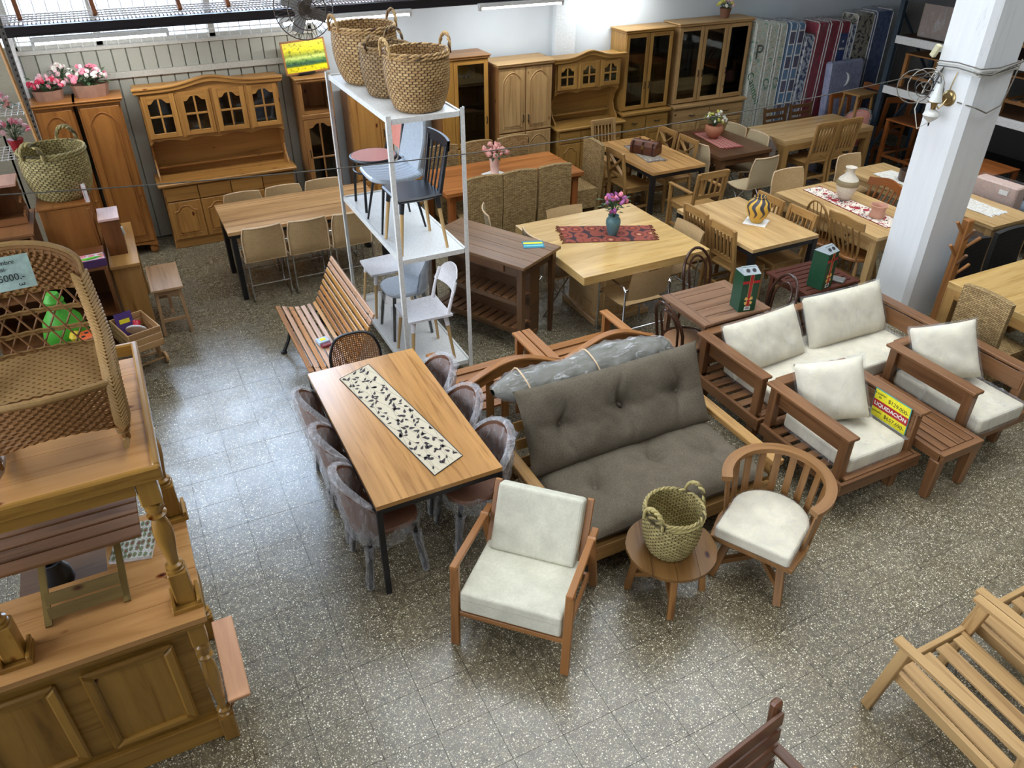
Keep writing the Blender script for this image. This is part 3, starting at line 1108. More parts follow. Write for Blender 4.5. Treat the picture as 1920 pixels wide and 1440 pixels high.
def china(label, loc, w_, nd, mat, h=2.0, base=.86, ndr=2, grp='tall glass cabinets'):
    t = thing('china_cabinet', label, 'cabinet', loc, 0, grp)
    D = .36
    carcass(t, -w_ / 2, w_ / 2, .04, D + .06, base + .03, h - .03, mat, (base + .40, base + .78), 'upper_body')
    crown(t, w_, D, h - .04, mat, y0=.04)
    MB().box((0, D / 2 - .01, base), (w_ + .05, D + .14, .04)).build('counter', mat, t, bev=.006)
    MB().box((0, D / 2, .06 + (base - .08) / 2), (w_, D + .06, base - .08)).build('base_body', mat, t, bev=.003)
    dw = w_ / nd
    for k in range(nd):
        x = -w_ / 2 + dw * (k + .5)
        hs = 1 if (k % 2 == 0) else -1
        if nd == 3 and k == 2:
            hs = -1
        door(t, x, base + .04, dw - .01, h - base - .09, 'glass', mat, 'pull', hs, .32 if nd == 2 else .38, y=.04)
        door(t, x, .08, dw - .01, base - .33, 'flat', mat, 'pull', hs, .7, y=-.03)
    dd = w_ / ndr
    for k in range(ndr):
        drawer(t, -w_ / 2 + dd * (k + .5), base - .23, dd - .012, .18, mat, 'pullh', y=-.03)
    MB().box((0, D / 2, .03), (w_ - .04, D, .06)).build('plinth', mat, t)
    return t


china('tall glass cabinet with two glazed doors, narrower of the two', (6.99, 9.62, 0), .80, 2, mt2, 1.98)
china('widest tall glass cabinet with three glazed doors beside the mattresses', (8.16, 9.62, 0), 1.32, 3, W['raw'], 2.0)


# ------------------------------------------------------------ flowers
def blob(mb, c, r, n=7):
    """small ruffled blossom"""
    c = Vector(c)
    R = Euler((rnd(0, 6), rnd(0, 6), rnd(0, 6))).to_matrix()
    prof = [(0, -.5 * r), (.75 * r, -.25 * r), (r, .15 * r), (.55 * r, .1 * r), (.6 * r, .5 * r), (.25 * r, .3 * r), (0, .55 * r)]
    mb.lathe(prof, c, n, R)


def leaf(mb, c, L, a, tilt):
    c = Vector(c)
    R = rz(a) @ ry(-tilt)
    p = [Vector((0, 0, 0)), Vector((L * .5, L * .22, .0)), Vector((L, 0, -L * .15)), Vector((L * .5, -L * .22, 0)), Vector((L * .5, 0, L * .08))]
    p = [R @ q + c for q in p]
    mb.add(p, [(0, 3, 4), (3, 2, 4), (2, 1, 4), (1, 0, 4)], [[(0, 0), (0, 1), (1, 1)]] * 4)


def bouquet(par, r, h, cols, nb, br, z0=0, sx=1.0, sy=1.0, leaves=26):
    st, lf = MB(), MB()
    sets = [MB() for _ in cols]
    for k in range(nb):
        a = rnd(0, 2 * pi)
        q = sqrt(rnd(.02, 1)) * r
        z = z0 + h * (1 - .55 * (q / r) ** 2) * rnd(.72, 1.0)
        p = (cos(a) * q * sx, sin(a) * q * sy, z)
        st.tube([(0, 0, z0 - .02), (p[0] * .4, p[1] * .4, z0 + (z - z0) * .6), p], .0025, 4)
        blob(sets[k % len(cols)], p, br * rnd(.75, 1.2))
    for k in range(leaves):
        a = rnd(0, 2 * pi)
        q = rnd(.1, .8) * r
        leaf(lf, (cos(a) * q * sx, sin(a) * q * sy, z0 + h * rnd(.15, .7)), r * rnd(.35, .6), a, rnd(-.3, .9))
    st.build('stem', M['greenleaf'], par, kind='stuff')
    lf.build('foliage', M['greenleaf'], par, kind='stuff')
    for mb, c in zip(sets, cols):
        mb.build('blossom', M[c], par, smooth=True, kind='stuff')


for (x, y, z, s, lab, cc) in ((-.19, 9.78, 1.8, 1.0, 'oval wooden planter of pink and white flowers on the wardrobe nearest the hutch', ('pinkf', 'pinkl', 'whitef')),
                              (-.6, 9.78, 1.8, .8, 'wooden planter with red and pink flowers on the left wardrobe', ('redf', 'pinkl', 'pinkf'))):
    t = thing('flower_planter', lab, 'planter', (x, y, z), 0, 'flower planters on the wardrobes')
    mb = MB()
    n = 10
    mb.surf(lambda u, v: (cos(2 * pi * u) * (.16 + .03 * v) * s, sin(2 * pi * u) * (.10 + .02 * v) * s, .13 * v * s), n, 1, wu=True)
    mb.surf(lambda u, v: (cos(2 * pi * u) * (.19 - .02 * v) * s, sin(2 * pi * u) * (.12 - .02 * v) * s, (.13 - .06 * v) * s), n, 1, wu=True)
    mb.prism([(cos(2 * pi * k / n) * .16 * s, sin(2 * pi * k / n) * .10 * s) for k in range(n)], .01, (0, 0, .006), ax='z')
    mb.prism([(cos(2 * pi * k / n) * .17 * s, sin(2 * pi * k / n) * .10 * s) for k in range(n)], .01, (0, 0, .08 * s), ax='z')
    mb.build('trough', M['planter'], t)
    bouquet(t, .2 * s, .24 * s, cc, 46, .03, .08 * s, 1.1, .6, 40)
t = thing('flower_basket', 'small brown basket of white flowers on the widest glass cabinet', 'flowers', (8.42, 9.82, 2.006))
MB().lathe([(.06, 0), (.085, .12), (.09, .13), (.075, .12), (.06, .1), (0, .1)], (0, 0, 0), 14).build('basket', M['seatbrown'], t, smooth=True)
bouquet(t, .12, .16, ('whitef', 'pinkl', 'yellowf'), 20, .03, .1)
t = thing('flower_spray', 'loose white artificial blossoms between the two planters', 'flowers', (-.42, 9.90, 1.96))
bouquet(t, .12, .18, ('whitef', 'pinkl'), 22, .028, 0, sy=.6)

# ------------------------------------------------------------ tables
def table(name, label, x0, x1, y0, y1, h, top, legmat, tt=.035, lw=.06, over=.0, apron=.06, rot=0, boards=0, group=None, along='y', solid_leg=False, ap_in=.01):
    w_, d_ = x1 - x0, y1 - y0
    t = thing(name, label, 'table', ((x0 + x1) / 2, (y0 + y1) / 2, 0), rot, group)
    if boards:
        for k in range(boards):
            if along == 'y':
                bw = w_ / boards
                MB().box((-w_ / 2 + bw * (k + .5), 0, h - tt / 2), (bw - .0006, d_, tt)).build('board', top, t)
            else:
                bw = d_ / boards
                MB().box((0, -d_ / 2 + bw * (k + .5), h - tt / 2), (w_, bw - .0006, tt)).build('board', top, t)
    else:
        MB().box((0, 0, h - tt / 2), (w_, d_, tt)).build('tabletop', top, t, bev=.003)
    a, b = w_ / 2 - over - lw / 2, d_ / 2 - over - lw / 2
    for sx_ in (-1, 1):
        for sy_ in (-1, 1):
            MB().box((sx_ * a, sy_ * b, (h - tt) / 2), (lw, lw, h - tt)).build('leg', legmat, t, bev=.002)
    mb = MB()
    z = h - tt - apron / 2
    th = .02 if apron > .045 else lw * .6
    for s in (-1, 1):
        mb.box((0, s * (b + lw / 2 - th / 2 - ap_in), z), (2 * a - lw, th, apron))
        mb.box((s * (a + lw / 2 - th / 2 - ap_in), 0, z), (th, 2 * b - lw, apron))
    mb.build('apron', legmat, t)
    return t


table('dining_table', 'honey wood dining table on black metal frame with leaf print runner', .78, 1.60, 3.34, 4.94, .75, W['honey'], M['black'], .03, .035, boards=4, apron=.035, ap_in=0)
tw = table('dining_table', 'long striped wood dining table on broad black legs near the big hutch', .70, 2.40, 7.86, 8.74, .77, W['striped'], M['black'], .035, .035, boards=5, along='x', apron=.04)
for ch in list(tw.children):
    if ch.name.startswith('leg'):
        bpy.data.objects.remove(ch)
for s in (-1, 1):
    for q in (-1, 1):
        MB().box((s * .80, q * .37, .367), (.05, .13, .735)).build('leg', M['black'], tw, bev=.002)
table('dining_table', 'red-orange wood dining table carrying the vase of dusty pink roses', 3.12, 4.94, 7.92, 8.84, .76, W['orange'], W['orangeb'], .04, .08, over=.05, boards=6, along='x', apron=.08)

# square table with a box pedestal
t = thing('square_table', 'large square pale table with thick edge on a box pedestal', 'table', (4.11, 6.05, 0))
MB().box((0, 0, .735), (1.42, 1.38, .085)).build('tabletop', W['patch'], t, bev=.004)
MB().box((0, 0, .36), (.56, .56, .66)).build('pedestal', W['pale'], t, bev=.004)
MB().box((0, 0, .03), (.66, .66, .06)).build('base', W['pale'], t, bev=.006)
for a in range(4):
    MB().box(rz(a * pi / 2) @ Vector((0, -.285, .37)), (.42, .012, .42) if a % 2 == 0 else (.012, .42, .42)).build('side_panel', W['pale'], t, bev=.005)
MB().box((0, 0, .685), (.9, .9, .015)).build('underframe', W['pale'], t)

table('dining_table', 'pale wood table on black legs carrying the yellow and grey vase', 5.2, 6.06, 5.18, 6.4, .76, W['pale'], M['black'], .035, .06, boards=5, apron=.05)
tr = table('dining_table', 'long pale pine table with deep apron and red flowered runner', 6.5, 7.36, 4.83, 6.3, .77, W['pale'], W['pale'], .035, .075, over=.04, boards=5, apron=.16)
for y in (-.35, .35):
    d = MB().box((-.385, y, .655), (.014, .56, .13)).build('drawer', W['pale'], tr, bev=.004)
    MB().lathe([(.012, 0), (.012, .015), (.02, .022), (.016, .035), (0, .04)], (-.392, y, .655), 10, ry(RD(-90))).build('knob', M['bronze'], d, smooth=True)
table('dining_table', 'long pale table with lace cloths behind the white column', 7.82, 8.5, 4.52, 6.54, .76, W['pale'], W['raw'], .035, .07, over=.01, boards=4, apron=.07)
table('dining_table', 'light table with broad boards on black legs carrying the brown chest', 5.66, 6.46, 7.5, 8.86, .76, wood('light_board_wood', (200, 154, 96), (150, 106, 58), .32, 1.1, 20), M['black'], .035, .055, boards=4, apron=.05)
table('dining_table', 'dark brown table with a striped red runner and clay pot', 6.8, 7.66, 7.62, 8.8, .76, W['dark'], W['dark'], .05, .09, over=.02, apron=.09)
table('dining_table', 'far oak table with thick square legs in front of the mattresses', 8.03, 9.7, 7.78, 8.56, .76, W['pale'], W['birch'], .06, .10, boards=5, along='x', apron=.09, ap_in=0)
table('dining_table', 'parquet topped table cut by the right edge beside the coat rack', 6.3, 7.5, 2.9, 3.86, .77, W['patch'], W['birch'], .06, .1, over=.0, apron=.08, ap_in=0)


def slat_table(label, x0, x1, y0, y1, h, mat, n, group=None, along='x', gap=.006, border=.07, lw=.045, tt=.022, fold=False):
    w_, d_ = x1 - x0, y1 - y0
    t = thing('slatted_table', label, 'table', ((x0 + x1) / 2, (y0 + y1) / 2, 0), 0, group)
    for s in (-1, 1):
        mb = MB()
        if along == 'x':
            mb.box((s * (w_ / 2 - border / 2), 0, h - tt / 2), (border, d_, tt))
        else:
            mb.box((0, s * (d_ / 2 - border / 2), h - tt / 2), (w_, border, tt))
        mb.build('border', mat, t, bev=.002)
    L = (w_ if along == 'x' else d_) - 2 * border
    S = d_ if along == 'x' else w_
    sw = S / n
    for k in range(n):
        p = -S / 2 + sw * (k + .5)
        if along == 'x':
            MB().box((0, p, h - tt / 2), (L - .002, sw - gap, tt)).build('slat', mat, t, bev=.002)
        else:
            MB().box((p, 0, h - tt / 2), (sw - gap, L - .002, tt)).build('slat', mat, t, bev=.002)
    a, b = w_ / 2 - .03 - lw / 2, d_ / 2 - .03 - lw / 2
    for sx_ in (-1, 1):
        for sy_ in (-1, 1):
            MB().box((sx_ * a, sy_ * b, (h - tt) / 2), (lw, lw, h - tt)).build('leg', mat, t, bev=.002)
    mb = MB()
    for s in (-1, 1):
        mb.box((0, s * b, h - tt - .03), (2 * a - lw, .02, .06))
        mb.box((s * a, 0, h - tt - .03), (.02, 2 * b - lw, .06))
    mb.build('apron', mat, t)
    return t


slat_table('small brown slatted table carrying the front green gift box', 3.88, 4.58, 4.235, 4.84, .73, W['grey'], 5, border=.09)
slat_table('wine red slatted table carrying the rear green gift box', 5.0, 5.64, 4.25, 4.77, .75, W['wine'], 8, gap=.01, border=.05)

# kitchen island with slatted shelves
t = thing('kitchen_island', 'dark brown wooden island with slatted lower shelves and a drawer', 'kitchen island', (2.87, 6.22, 0), RD(27.5))
wm = W['walnut']
w2 = W['cedar']
for k in range(4):
    MB().box((-.305 + .1525 * (k + .5), 0, .885), (.151, 1.21, .03)).build('board', w2 if k < 0 else wood('island_top_%d' % k, (128, 96, 64), (88, 62, 38), .3, 1.1, 24) if k == 0 else bpy.data.materials['island_top_0'], t, bev=.003)
MB().box((.03, 0, .46), (.16, 1.0, .82)).build('body', wm, t, bev=.002)
for y in (-.54, .54):
    MB().box((-.25, y, .435), (.06, .06, .87)).build('leg', wm, t, bev=.003)
    MB().box((.25, y, .435), (.06, .06, .87), None, .6).build('tapered_leg', wm, t, bev=.003)
    MB().box((0, y, .82), (.44, .02, .09)).build('end_rail', wm, t)
    MB().box((-.1, y, .10), (.24, .02, .05)).build('foot_rail', wm, t)
MB().box((-.25, 0, .82), (.02, 1.02, .1)).build('long_rail', wm, t)
MB().box((.25, 0, .82), (.02, 1.02, .1)).build('long_rail', wm, t)
MB().box((-.265, -.15, .82), (.02, .42, .075)).build('drawer', w2, t, bev=.004)
for z in (.20, .50):
    mb = MB()
    for s in (-1, 1):
        mb.box((-.155 + s * .105, 0, z), (.03, 1.02, .045))
    mb.build('shelf_rail', wm, t)
    for k in range(11):
        MB().box((-.155, -.46 + k * .092, z + .026), (.22, .066, .014)).build('slat', w2, t, bev=.002)
# leaflet on the island
lf = thing('leaflet', 'small blue and yellow striped leaflet on the dark island top', 'leaflet', (3.20, 5.97, .901), RD(-20))
MB().box((0, 0, .001), (.20, .16, .002)).build('sheet', plain('teal_print', (40, 120, 140), .5), lf)
MB().box((0, .03, .0025), (.18, .035, .001)).build('stripe', M['yellow'], lf)
MB().box((0, -.03, .0025), (.18, .03, .001)).build('stripe', plain('cyan_print', (110, 190, 190), .5), lf)

# ------------------------------------------------------------ chairs (front towards -y, origin on the floor)
def shell_chair(label, loc, rot, shell, frame, group, rounded=.5, w_=.42, h=.82, legs='sled', name='cane_chair'):
    t = thing(name, label, 'chair', loc, rot, group)
    sz = .44

    def prof(v):
        # front edge of the seat to the top of the back
        if v < .42:
            q = v / .42
            return (-.21 + .40 * q, sz + .012 - .03 * sin(pi * q) + (.0 if q > .1 else -.03 * (1 - q / .1)))
        q = (v - .42) / .58
        b = min(1, q / .25)
        return (.19 + .03 * b + .07 * max(0, q - .25), sz + .012 + (h - sz) * (q ** 1.15))

    def fn(off):
        def f(u, v):
            y, z = prof(v)
            x = (u - .5) * w_
            e = abs(u - .5) * 2
            k = 1 - .12 * max(0, (v - .8) / .2) ** 2
            x *= k
            if v > .42:
                y -= .035 * e * e * min(1, (v - .42) / .3)
            else:
                z += .0 * e
            if v < .06:
                x *= .93
            n = (0, -1) if v > .45 else (0, 0)
            return (x, y + off * (1 if v > .45 else 0), z + (off if v <= .45 else 0))
        return f
    mb = MB()
    A, B = fn(0), fn(-.012)
    mb.surf(A, 10, 26, su=w_, sv=.85)
    mb.surf(B, 10, 26, su=w_, sv=.85)
    mb.build('seat_shell', shell, t, smooth=True)
    edge = [A(0, k / 26) for k in range(27)] + [A(k / 10, 1) for k in range(1, 10)] + [A(1, 1 - k / 26) for k in range(27)] + [A(1 - k / 10, 0) for k in range(1, 10)]
    MB().tube(edge, .009, 6, closed=True).build('rim', frame, t, smooth=True)
    if legs == 'sled':
        for s in (-1, 1):
            x = s * (w_ / 2 - .01)
            MB().tube([(x, .18, sz - .01), (x, -.16, sz - .02), (x, -.19, sz - .05), (x, -.2, .05), (x, -.17, .011), (x, .2, .011), (x, .235, .05), (x, .235, sz + .02)], .009, 7).build('leg', M['chrome'], t, smooth=True)
        MB().tube([(-w_ / 2 + .02, .23, .2), (w_ / 2 - .02, .23, .2)], .007, 6).build('stretcher', M['chrome'], t)
        MB().tube([(-w_ / 2 + .02, -.2, .2), (w_ / 2 - .02, -.2, .2)], .007, 6).build('stretcher', M['chrome'], t)
    elif legs == 'cross':
        for s in (-1, 1):
            x = s * (w_ / 2 - .04)
            MB().tube([(x, .12, sz - .01), (s * .2, -.2, .011), (s * .2, .2, .011), (x, -.12, sz - .01)], .008, 7, closed=False).build('leg', M['chrome'], t, smooth=True)
    elif legs == 'black':
        for s in (-1, 1):
            for q in (-1, 1):
                MB().tube([(s * .13, q * .11 - .01, sz - .01), (s * .2, q * .2, .0)], [.016, .009], 8).build('leg', M['black'], t, smooth=True)
    return t


def cp(src, *a, **k):
    return dup(src, *a, **k)


cc = shell_chair('cane sled chair at the near left end of the long striped table', (1.02, 7.98, 0), pi, M['cane'], M['caneframe'], 'cane chairs round the long striped table')
cp(cc, (1.48, 7.97, 0), pi, 'cane sled chair in the middle of the near side of the striped table')
cp(cc, (1.94, 7.95, 0), pi, 'cane sled chair at the near side of the striped table beside the white shelving')
cp(cc, (1.02, 8.58, 0), 0, 'cane chair on the hutch side of the striped table, leftmost')
cp(cc, (1.48, 8.60, 0), 0, 'cane chair on the hutch side of the striped table, middle one')
cp(cc, (1.94, 8.62, 0), 0, 'cane chair on the hutch side of the striped table, nearest the white shelving')

# chairs round the square table
def arm_cane(label, loc, rot, group='chairs round the square table', mat='cane'):
    t = thing('cane_armchair', label, 'chair', loc, rot, group)
    sz = .44
    mb = MB()
    mb.surf(lambda u, v: ((u - .5) * .44, -.22 + .42 * v, sz - .03 * sin(pi * v)), 4, 8, su=.44, sv=.42)
    mb.surf(lambda u, v: ((u - .5) * .44, -.22 + .42 * v, sz - .014 - .03 * sin(pi * v)), 4, 8, su=.44, sv=.42)
    mb.build('seat', M[mat], t, smooth=True)
    mb = MB()
    for o_ in (0, .014):
        mb.surf(lambda u, v: ((u - .5) * .44, .2 + .08 * v + .03 * (1 - (2 * u - 1) ** 2) + o_, .5 + .31 * v), 8, 6, su=.44, sv=.3)
    mb.build('backrest', M[mat], t, smooth=True)
    for s in (-1, 1):
        x = s * .25
        MB().tube([(x, -.2, 0), (x, -.2, .6), (x, -.17, .64), (x, .2, .64), (x, .235, .61), (x, .24, 0)], .010, 7).build('arm_frame', M['chrome'], t, smooth=True)
    MB().tube([(-.25, .235, .62), (.25, .235, .62)], .009, 6).build('crossbar', M['chrome'], t)
    MB().tube([(-.25, -.2, .41), (.25, -.2, .41)], .009, 6).build('crossbar', M['chrome'], t)
    MB().tube([(-.25, .24, .2), (.25, .24, .2)], .007, 6).build('crossbar', M['chrome'], t)
    return t


ac = arm_cane('chrome armed cane chair on the near side of the square table', (4.02, 5.46, 0), pi)
cp(ac, (4.06, 6.60, 0), 0, 'cane chair on the far side of the square table before the rattan chairs')
cp(ac, (4.69, 5.88, 0), -pi / 2, 'cane chair tucked under the right edge of the square table')
rt_ = shell_chair('brown woven chair between the dark island and the square table', (3.60, 6.30, 0), pi / 2, M['rattan_light'], M['caneframe'], 'woven chairs left of the square table', w_=.44, legs='cross', h=.84)
cp(rt_, (3.46, 7.03, 0), pi / 2 - .3, 'pale woven chair with rounded back at the far left corner of the square table')


def highback(label, loc, rot, group='high backed rattan chairs', mat='rattan', h=1.0, w_=.43):
    t = thing('rattan_chair', label, 'chair', loc, rot, group)
    mb = MB()

    def f(off):
        return lambda u, v: ((u - .5) * w_, .2 + .03 * sin(pi * v) + .07 * v + off, .06 + (h - .06) * v - .02 * (2 * u - 1) ** 2 * v)
    mb.surf(f(0), 6, 16, su=w_, sv=h)
    mb.surf(f(-.05), 6, 16, su=w_, sv=h)
    for u in (0, 1):
        mb.surf(lambda a, v: f(-.05 * a)(u, v), 2, 16, su=.1, sv=h)
    for v in (0, 1):
        mb.surf(lambda a, u: f(-.05 * a)(u, v), 2, 6, su=.1, sv=w_)
    mb.build('backrest', M[mat], t, smooth=True)
    mb = MB()
    mb.surf(lambda u, v: ((u - .5) * w_, -.24 + .44 * v, .46 + .012 * sin(pi * v) * sin(pi * u)), 6, 6, su=w_, sv=.44)
    mb.build('seat', M[mat], t, smooth=True)
    mb = MB()
    for s in (-1, 1):
        mb.surf(lambda u, v: (s * w_ / 2, -.24 + .46 * u, .22 + .24 * v), 4, 4, su=.46, sv=.24)
    mb.surf(lambda u, v: ((u - .5) * w_, -.24, .22 + .24 * v), 4, 4, su=w_, sv=.24)
    mb.build('skirt', M[mat], t)
    for s in (-1, 1):
        MB().box((s * (w_ / 2 - .03), -.21, .12), (.04, .04, .24)).build('leg', M[mat], t)
    return t


hb = highback('high backed rattan chair at the near side of the red-orange table beside the white shelving', (3.49, 7.94, 0), pi)
cp(hb, (3.93, 7.94, 0), pi, 'high backed rattan chair in the middle of the near side of the red-orange table')
cp(hb, (4.39, 7.94, 0), pi, 'high backed rattan chair at the near right of the red-orange table')
cp(hb, (3.96, 8.70, 0), 0, 'high backed rattan chair behind the pink roses')
cp(hb, (4.47, 8.70, 0), 0, 'high backed rattan chair in front of the four door wardrobe')
cp(hb, (3.49, 8.72, 0), 0, 'high backed rattan chair on the far side of the red-orange table behind the shelving post')
cp(hb, (5.03, 8.27, 0), -pi / 2, 'tilted looking tall rattan chair at the right end of the red-orange table', sc=(1, 1, 1.02))
cp(hb, (6.20, 3.28, 0), pi / 2, 'brown rattan chair with square back against the parquet topped table', 'rattan chairs at the right edge')


def slat_chair(label, loc, rot, mat, group, h=.9, w_=.40, n=6, back='slats', name='slat_back_chair', arms=False, seat=None, nslat_low=.56):
    t = thing(name, label, 'chair', loc, rot, group)
    seat = seat or mat
    MB().box((0, -.02, .445), (w_, .40, .025)).build('seat', seat, t, bev=.006)
    mb = MB()
    mb.box((0, -.20, .405), (w_ - .06, .02, .055))
    for s in (-1, 1):
        mb.box((s * (w_ / 2 - .02), -.02, .405), (.02, .34, .055))
    mb.build('seat_rail', mat, t)
    lean = .07
    for s in (-1, 1):
        x = s * (w_ / 2 - .02)
        MB().box((x, -.20, .216), (.035, .035, .432)).build('leg', mat, t, bev=.002)
        mb = MB()
        mb.bar((x, .215, 0), (x, .18, .45), .035, .035, up=(1, 0, 0))
        mb.bar((x, .18, .44), (x, .18 + lean, h), .035, .035, up=(1, 0, 0))
        mb.build('back_leg', mat, t, bev=.002)
        MB().box((x, 0, .17), (.02, .38, .03)).build('side_stretcher', mat, t)
    MB().box((0, .2, .24), (w_ - .07, .018, .03)).build('stretcher', mat, t)

    def by(z):
        return .18 + lean * (z - .45) / (h - .45)
    if back == 'ladder':
        for z in (h - .045, h - .14, h - .22):
            MB().box((0, by(z), z), (w_ - .06, .018, .05)).build('rung', mat, t, bev=.003)
    elif back == 'x':
        MB().box((0, by(h - .03), h - .03), (w_ - .05, .022, .07)).build('top_rail', mat, t, bev=.004)
        MB().box((0, by(.58), .58), (w_ - .06, .02, .04)).build('lower_rail', mat, t)
        for s in (-1, 1):
            MB().bar((s * (w_ / 2 - .05), by(.6), .6), (-s * (w_ / 2 - .05), by(h - .07), h - .07), .016, .04, up=(0, 1, 0)).build('cross_slat', mat, t)
    else:
        MB().box((0, by(h - .035), h - .035), (w_ - .03, .022, .085)).build('top_rail', mat, t, bev=.005)
        MB().box((0, by(nslat_low), nslat_low), (w_ - .06, .02, .045)).build('lower_rail', mat, t)
        for k in range(n):
            x = (k - (n - 1) / 2) * (w_ - .12) / (n - 1)
            MB().bar((x, by(nslat_low + .02), nslat_low + .02), (x, by(h - .07), h - .07), .012, .024, up=(0, 1, 0)).build('slat', mat, t)
    if arms:
        for s in (-1, 1):
            x = s * (w_ / 2 + .01)
            MB().box((x, -.02, .665), (.045, .44, .022)).build('armrest', mat, t, bev=.004)
            MB().box((x, -.21, .33), (.03, .035, .65)).build('arm_post', mat, t)
    return t


B_ = W['birch']
sc_ = slat_chair('slat back chair left of the yellow vase table, farther one', (5.40, 6.03, 0), pi / 2, B_, 'slat back chairs round the yellow vase table')
cp(sc_, (5.36, 5.55, 0), pi / 2, 'slat back chair left of the yellow vase table, nearer one')
cp(sc_, (5.87, 5.97, 0), -pi / 2, 'slat back chair right of the yellow vase')
cp(sc_, (5.89, 5.51, 0), -pi / 2, 'slat back chair right of the yellow vase table, nearer to the wine red table')
slat_chair('pale slat back chair standing behind the light board table before the yellow hutch', (6.12, 9.14, 0), 0, W['raw'], 'single slat chair', h=.9)
xc = slat_chair('cross back chair left of the light board table, nearer one', (5.74, 8.1, 0), pi / 2, B_, 'cross back chairs round the light board table', back='x', name='cross_back_chair')
cp(xc, (5.72, 8.58, 0), pi / 2, 'cross back chair left of the light board table, farther one')
cp(xc, (6.42, 8.60, 0), -pi / 2, 'cross back chair right of the brown chest, farther one')
cp(xc, (6.42, 8.14, 0), -pi / 2, 'cross back chair right of the brown chest, nearer one')
slat_chair('wooden armchair with slatted back at the near end of the light board table', (6.06, 7.12, 0), pi, B_, 'armchair of the light board table', arms=True, w_=.46, n=5, name='slat_armchair', nslat_low=.6)
oc = slat_chair('tall slat chair on the near side of the far oak table, left one', (8.55, 7.82, 0), pi, B_, 'tall slat chairs at the far oak table', h=1.0, w_=.40, n=6)
cp(oc, (8.98, 7.82, 0), pi, 'tall slat chair on the near side of the far oak table, right one')
lc = slat_chair('dark ladder back chair behind the far oak table, left one', (8.78, 8.58, 0), 0, W['walnut'], 'ladder back chairs behind the oak table', back='ladder', w_=.44, name='ladder_back_chair')
cp(lc, (9.30, 8.60, 0), 0, 'dark ladder back chair behind the far oak table, right one')

cs_ = shell_chair('cream shell chair with wire legs on the near side of the dark table', (7.12, 7.38, 0), pi, M['cream_shell'], M['caneframe'], 'cream shell chairs round the dark table', legs='cross', h=.84)
cp(cs_, (6.99, 8.02, 0), pi / 2, 'cream shell chair left of the dark brown table')
cp(cs_, (7.51, 8.45, 0), -pi / 2, 'cream shell chair right of the clay pot, farther one')
cp(cs_, (7.51, 8.0, 0), -pi / 2, 'cream shell chair right of the clay pot, nearer one')
wk = shell_chair('round backed wicker chair at the far end of the red runner table', (6.97, 6.38, 0), 0, M['cane'], M['caneframe'], 'round wicker chair', w_=.50, h=.86, legs='cross', name='wicker_chair')
shell_chair('cane chair at the far end of the lace covered table', (8.16, 6.56, 0), 0, M['cane'], M['caneframe'], 'cane chair behind lace table', legs='black')


def windsor(label, loc, rot, kind, mat, group, seat=None):
    t = thing('windsor_chair', label, 'chair', loc, rot, group)
    seat = seat or W['teak']
    pts = [(.21 * cos(a) * (1.0 if sin(a) < 0 else .92), .2 * sin(a)) for a in [2 * pi * k / 18 for k in range(18)]]
    MB().prism(pts, .035, (0, 0, .44), ax='z').build('seat', seat, t, bev=.008)
    for s in (-1, 1):
        for q in (-1, 1):
            MB().tube([(s * .13, q * .12, .425), (s * .155, q * .15, .3), (s * .17, q * .165, .2), (s * .2, q * .2, 0)], [.014, .02, .016, .010], 8).build('leg', mat, t, smooth=True)
        MB().tube([(s * .17, -.165, .2), (s * .172, 0, .2), (s * .17, .165, .2)], [.007, .012, .007], 6).build('stretcher', mat, t, smooth=True)
    MB().tube([(-.17, 0, .2), (0, 0, .2), (.17, 0, .2)], [.007, .012, .007], 6).build('stretcher', mat, t, smooth=True)
    if kind == 'hoop':
        arc_ = []
        for k in range(21):
            a = pi * k / 20
            arc_.append((-.19 * cos(a), .16 + .10 * sin(a), .455 + .47 * sin(a) ** .75))
        MB().tube(arc_, .012, 8).build('hoop', mat, t, smooth=True)
        for k in range(7):
            f = (k - 3) / 3.4
            zt = .455 + .47 * (1 - f * f) ** .375 - .01
            yt = .16 + .10 * sqrt(1 - f * f)
            MB().tube([(f * .13, .15, .45), (f * .19, yt, zt)], .006, 6).build('spindle', mat, t, smooth=True)
    else:
        top = []
        for k in range(13):
            u = k / 12 - .5
            top.append((u * .46, .27 + .05 * (1 - 4 * u * u), .88 + .015 * (1 - 4 * u * u)))
        mb = MB()
        mb.surf(lambda u, v: ((u - .5) * .46, .275 + .05 * (1 - 4 * (u - .5) ** 2) + .012 * v, .83 + .085 * v + .015 * cos((u - .5) * pi * 2)), 12, 2)
        mb.surf(lambda u, v: ((u - .5) * .46, .25 + .05 * (1 - 4 * (u - .5) ** 2) + .012 * v, .83 + .085 * v + .015 * cos((u - .5) * pi * 2)), 12, 2)
        mb.surf(lambda u, v: ((u - .5) * .46, .262 + .025 * (v - .5) + .012 + .05 * (1 - 4 * (u - .5) ** 2), .915 + .015 * cos((u - .5) * pi * 2)), 12, 1)
        mb.surf(lambda u, v: ((u - .5) * .46, .262 + .025 * (v - .5) + .05 * (1 - 4 * (u - .5) ** 2), .83 + .015 * cos((u - .5) * pi * 2)), 12, 1)
        for u in (0, 1):
            mb.surf(lambda a, v: ((u - .5) * .46, .25 + .025 * a + .012 * v, .83 + .085 * v - .015), 1, 1)
        mb.build('comb_rail', mat, t, smooth=True)
        for k in range(6):
            u = (k - 2.5) / 6.2
            MB().tube([(u * .34, .15, .45), (u * .43, .215, .62), (u * .46, .265 + .05 * (1 - 4 * u * u), .84)], [.009, .014, .009], 7).build('spindle', mat, t, smooth=True)
    return t


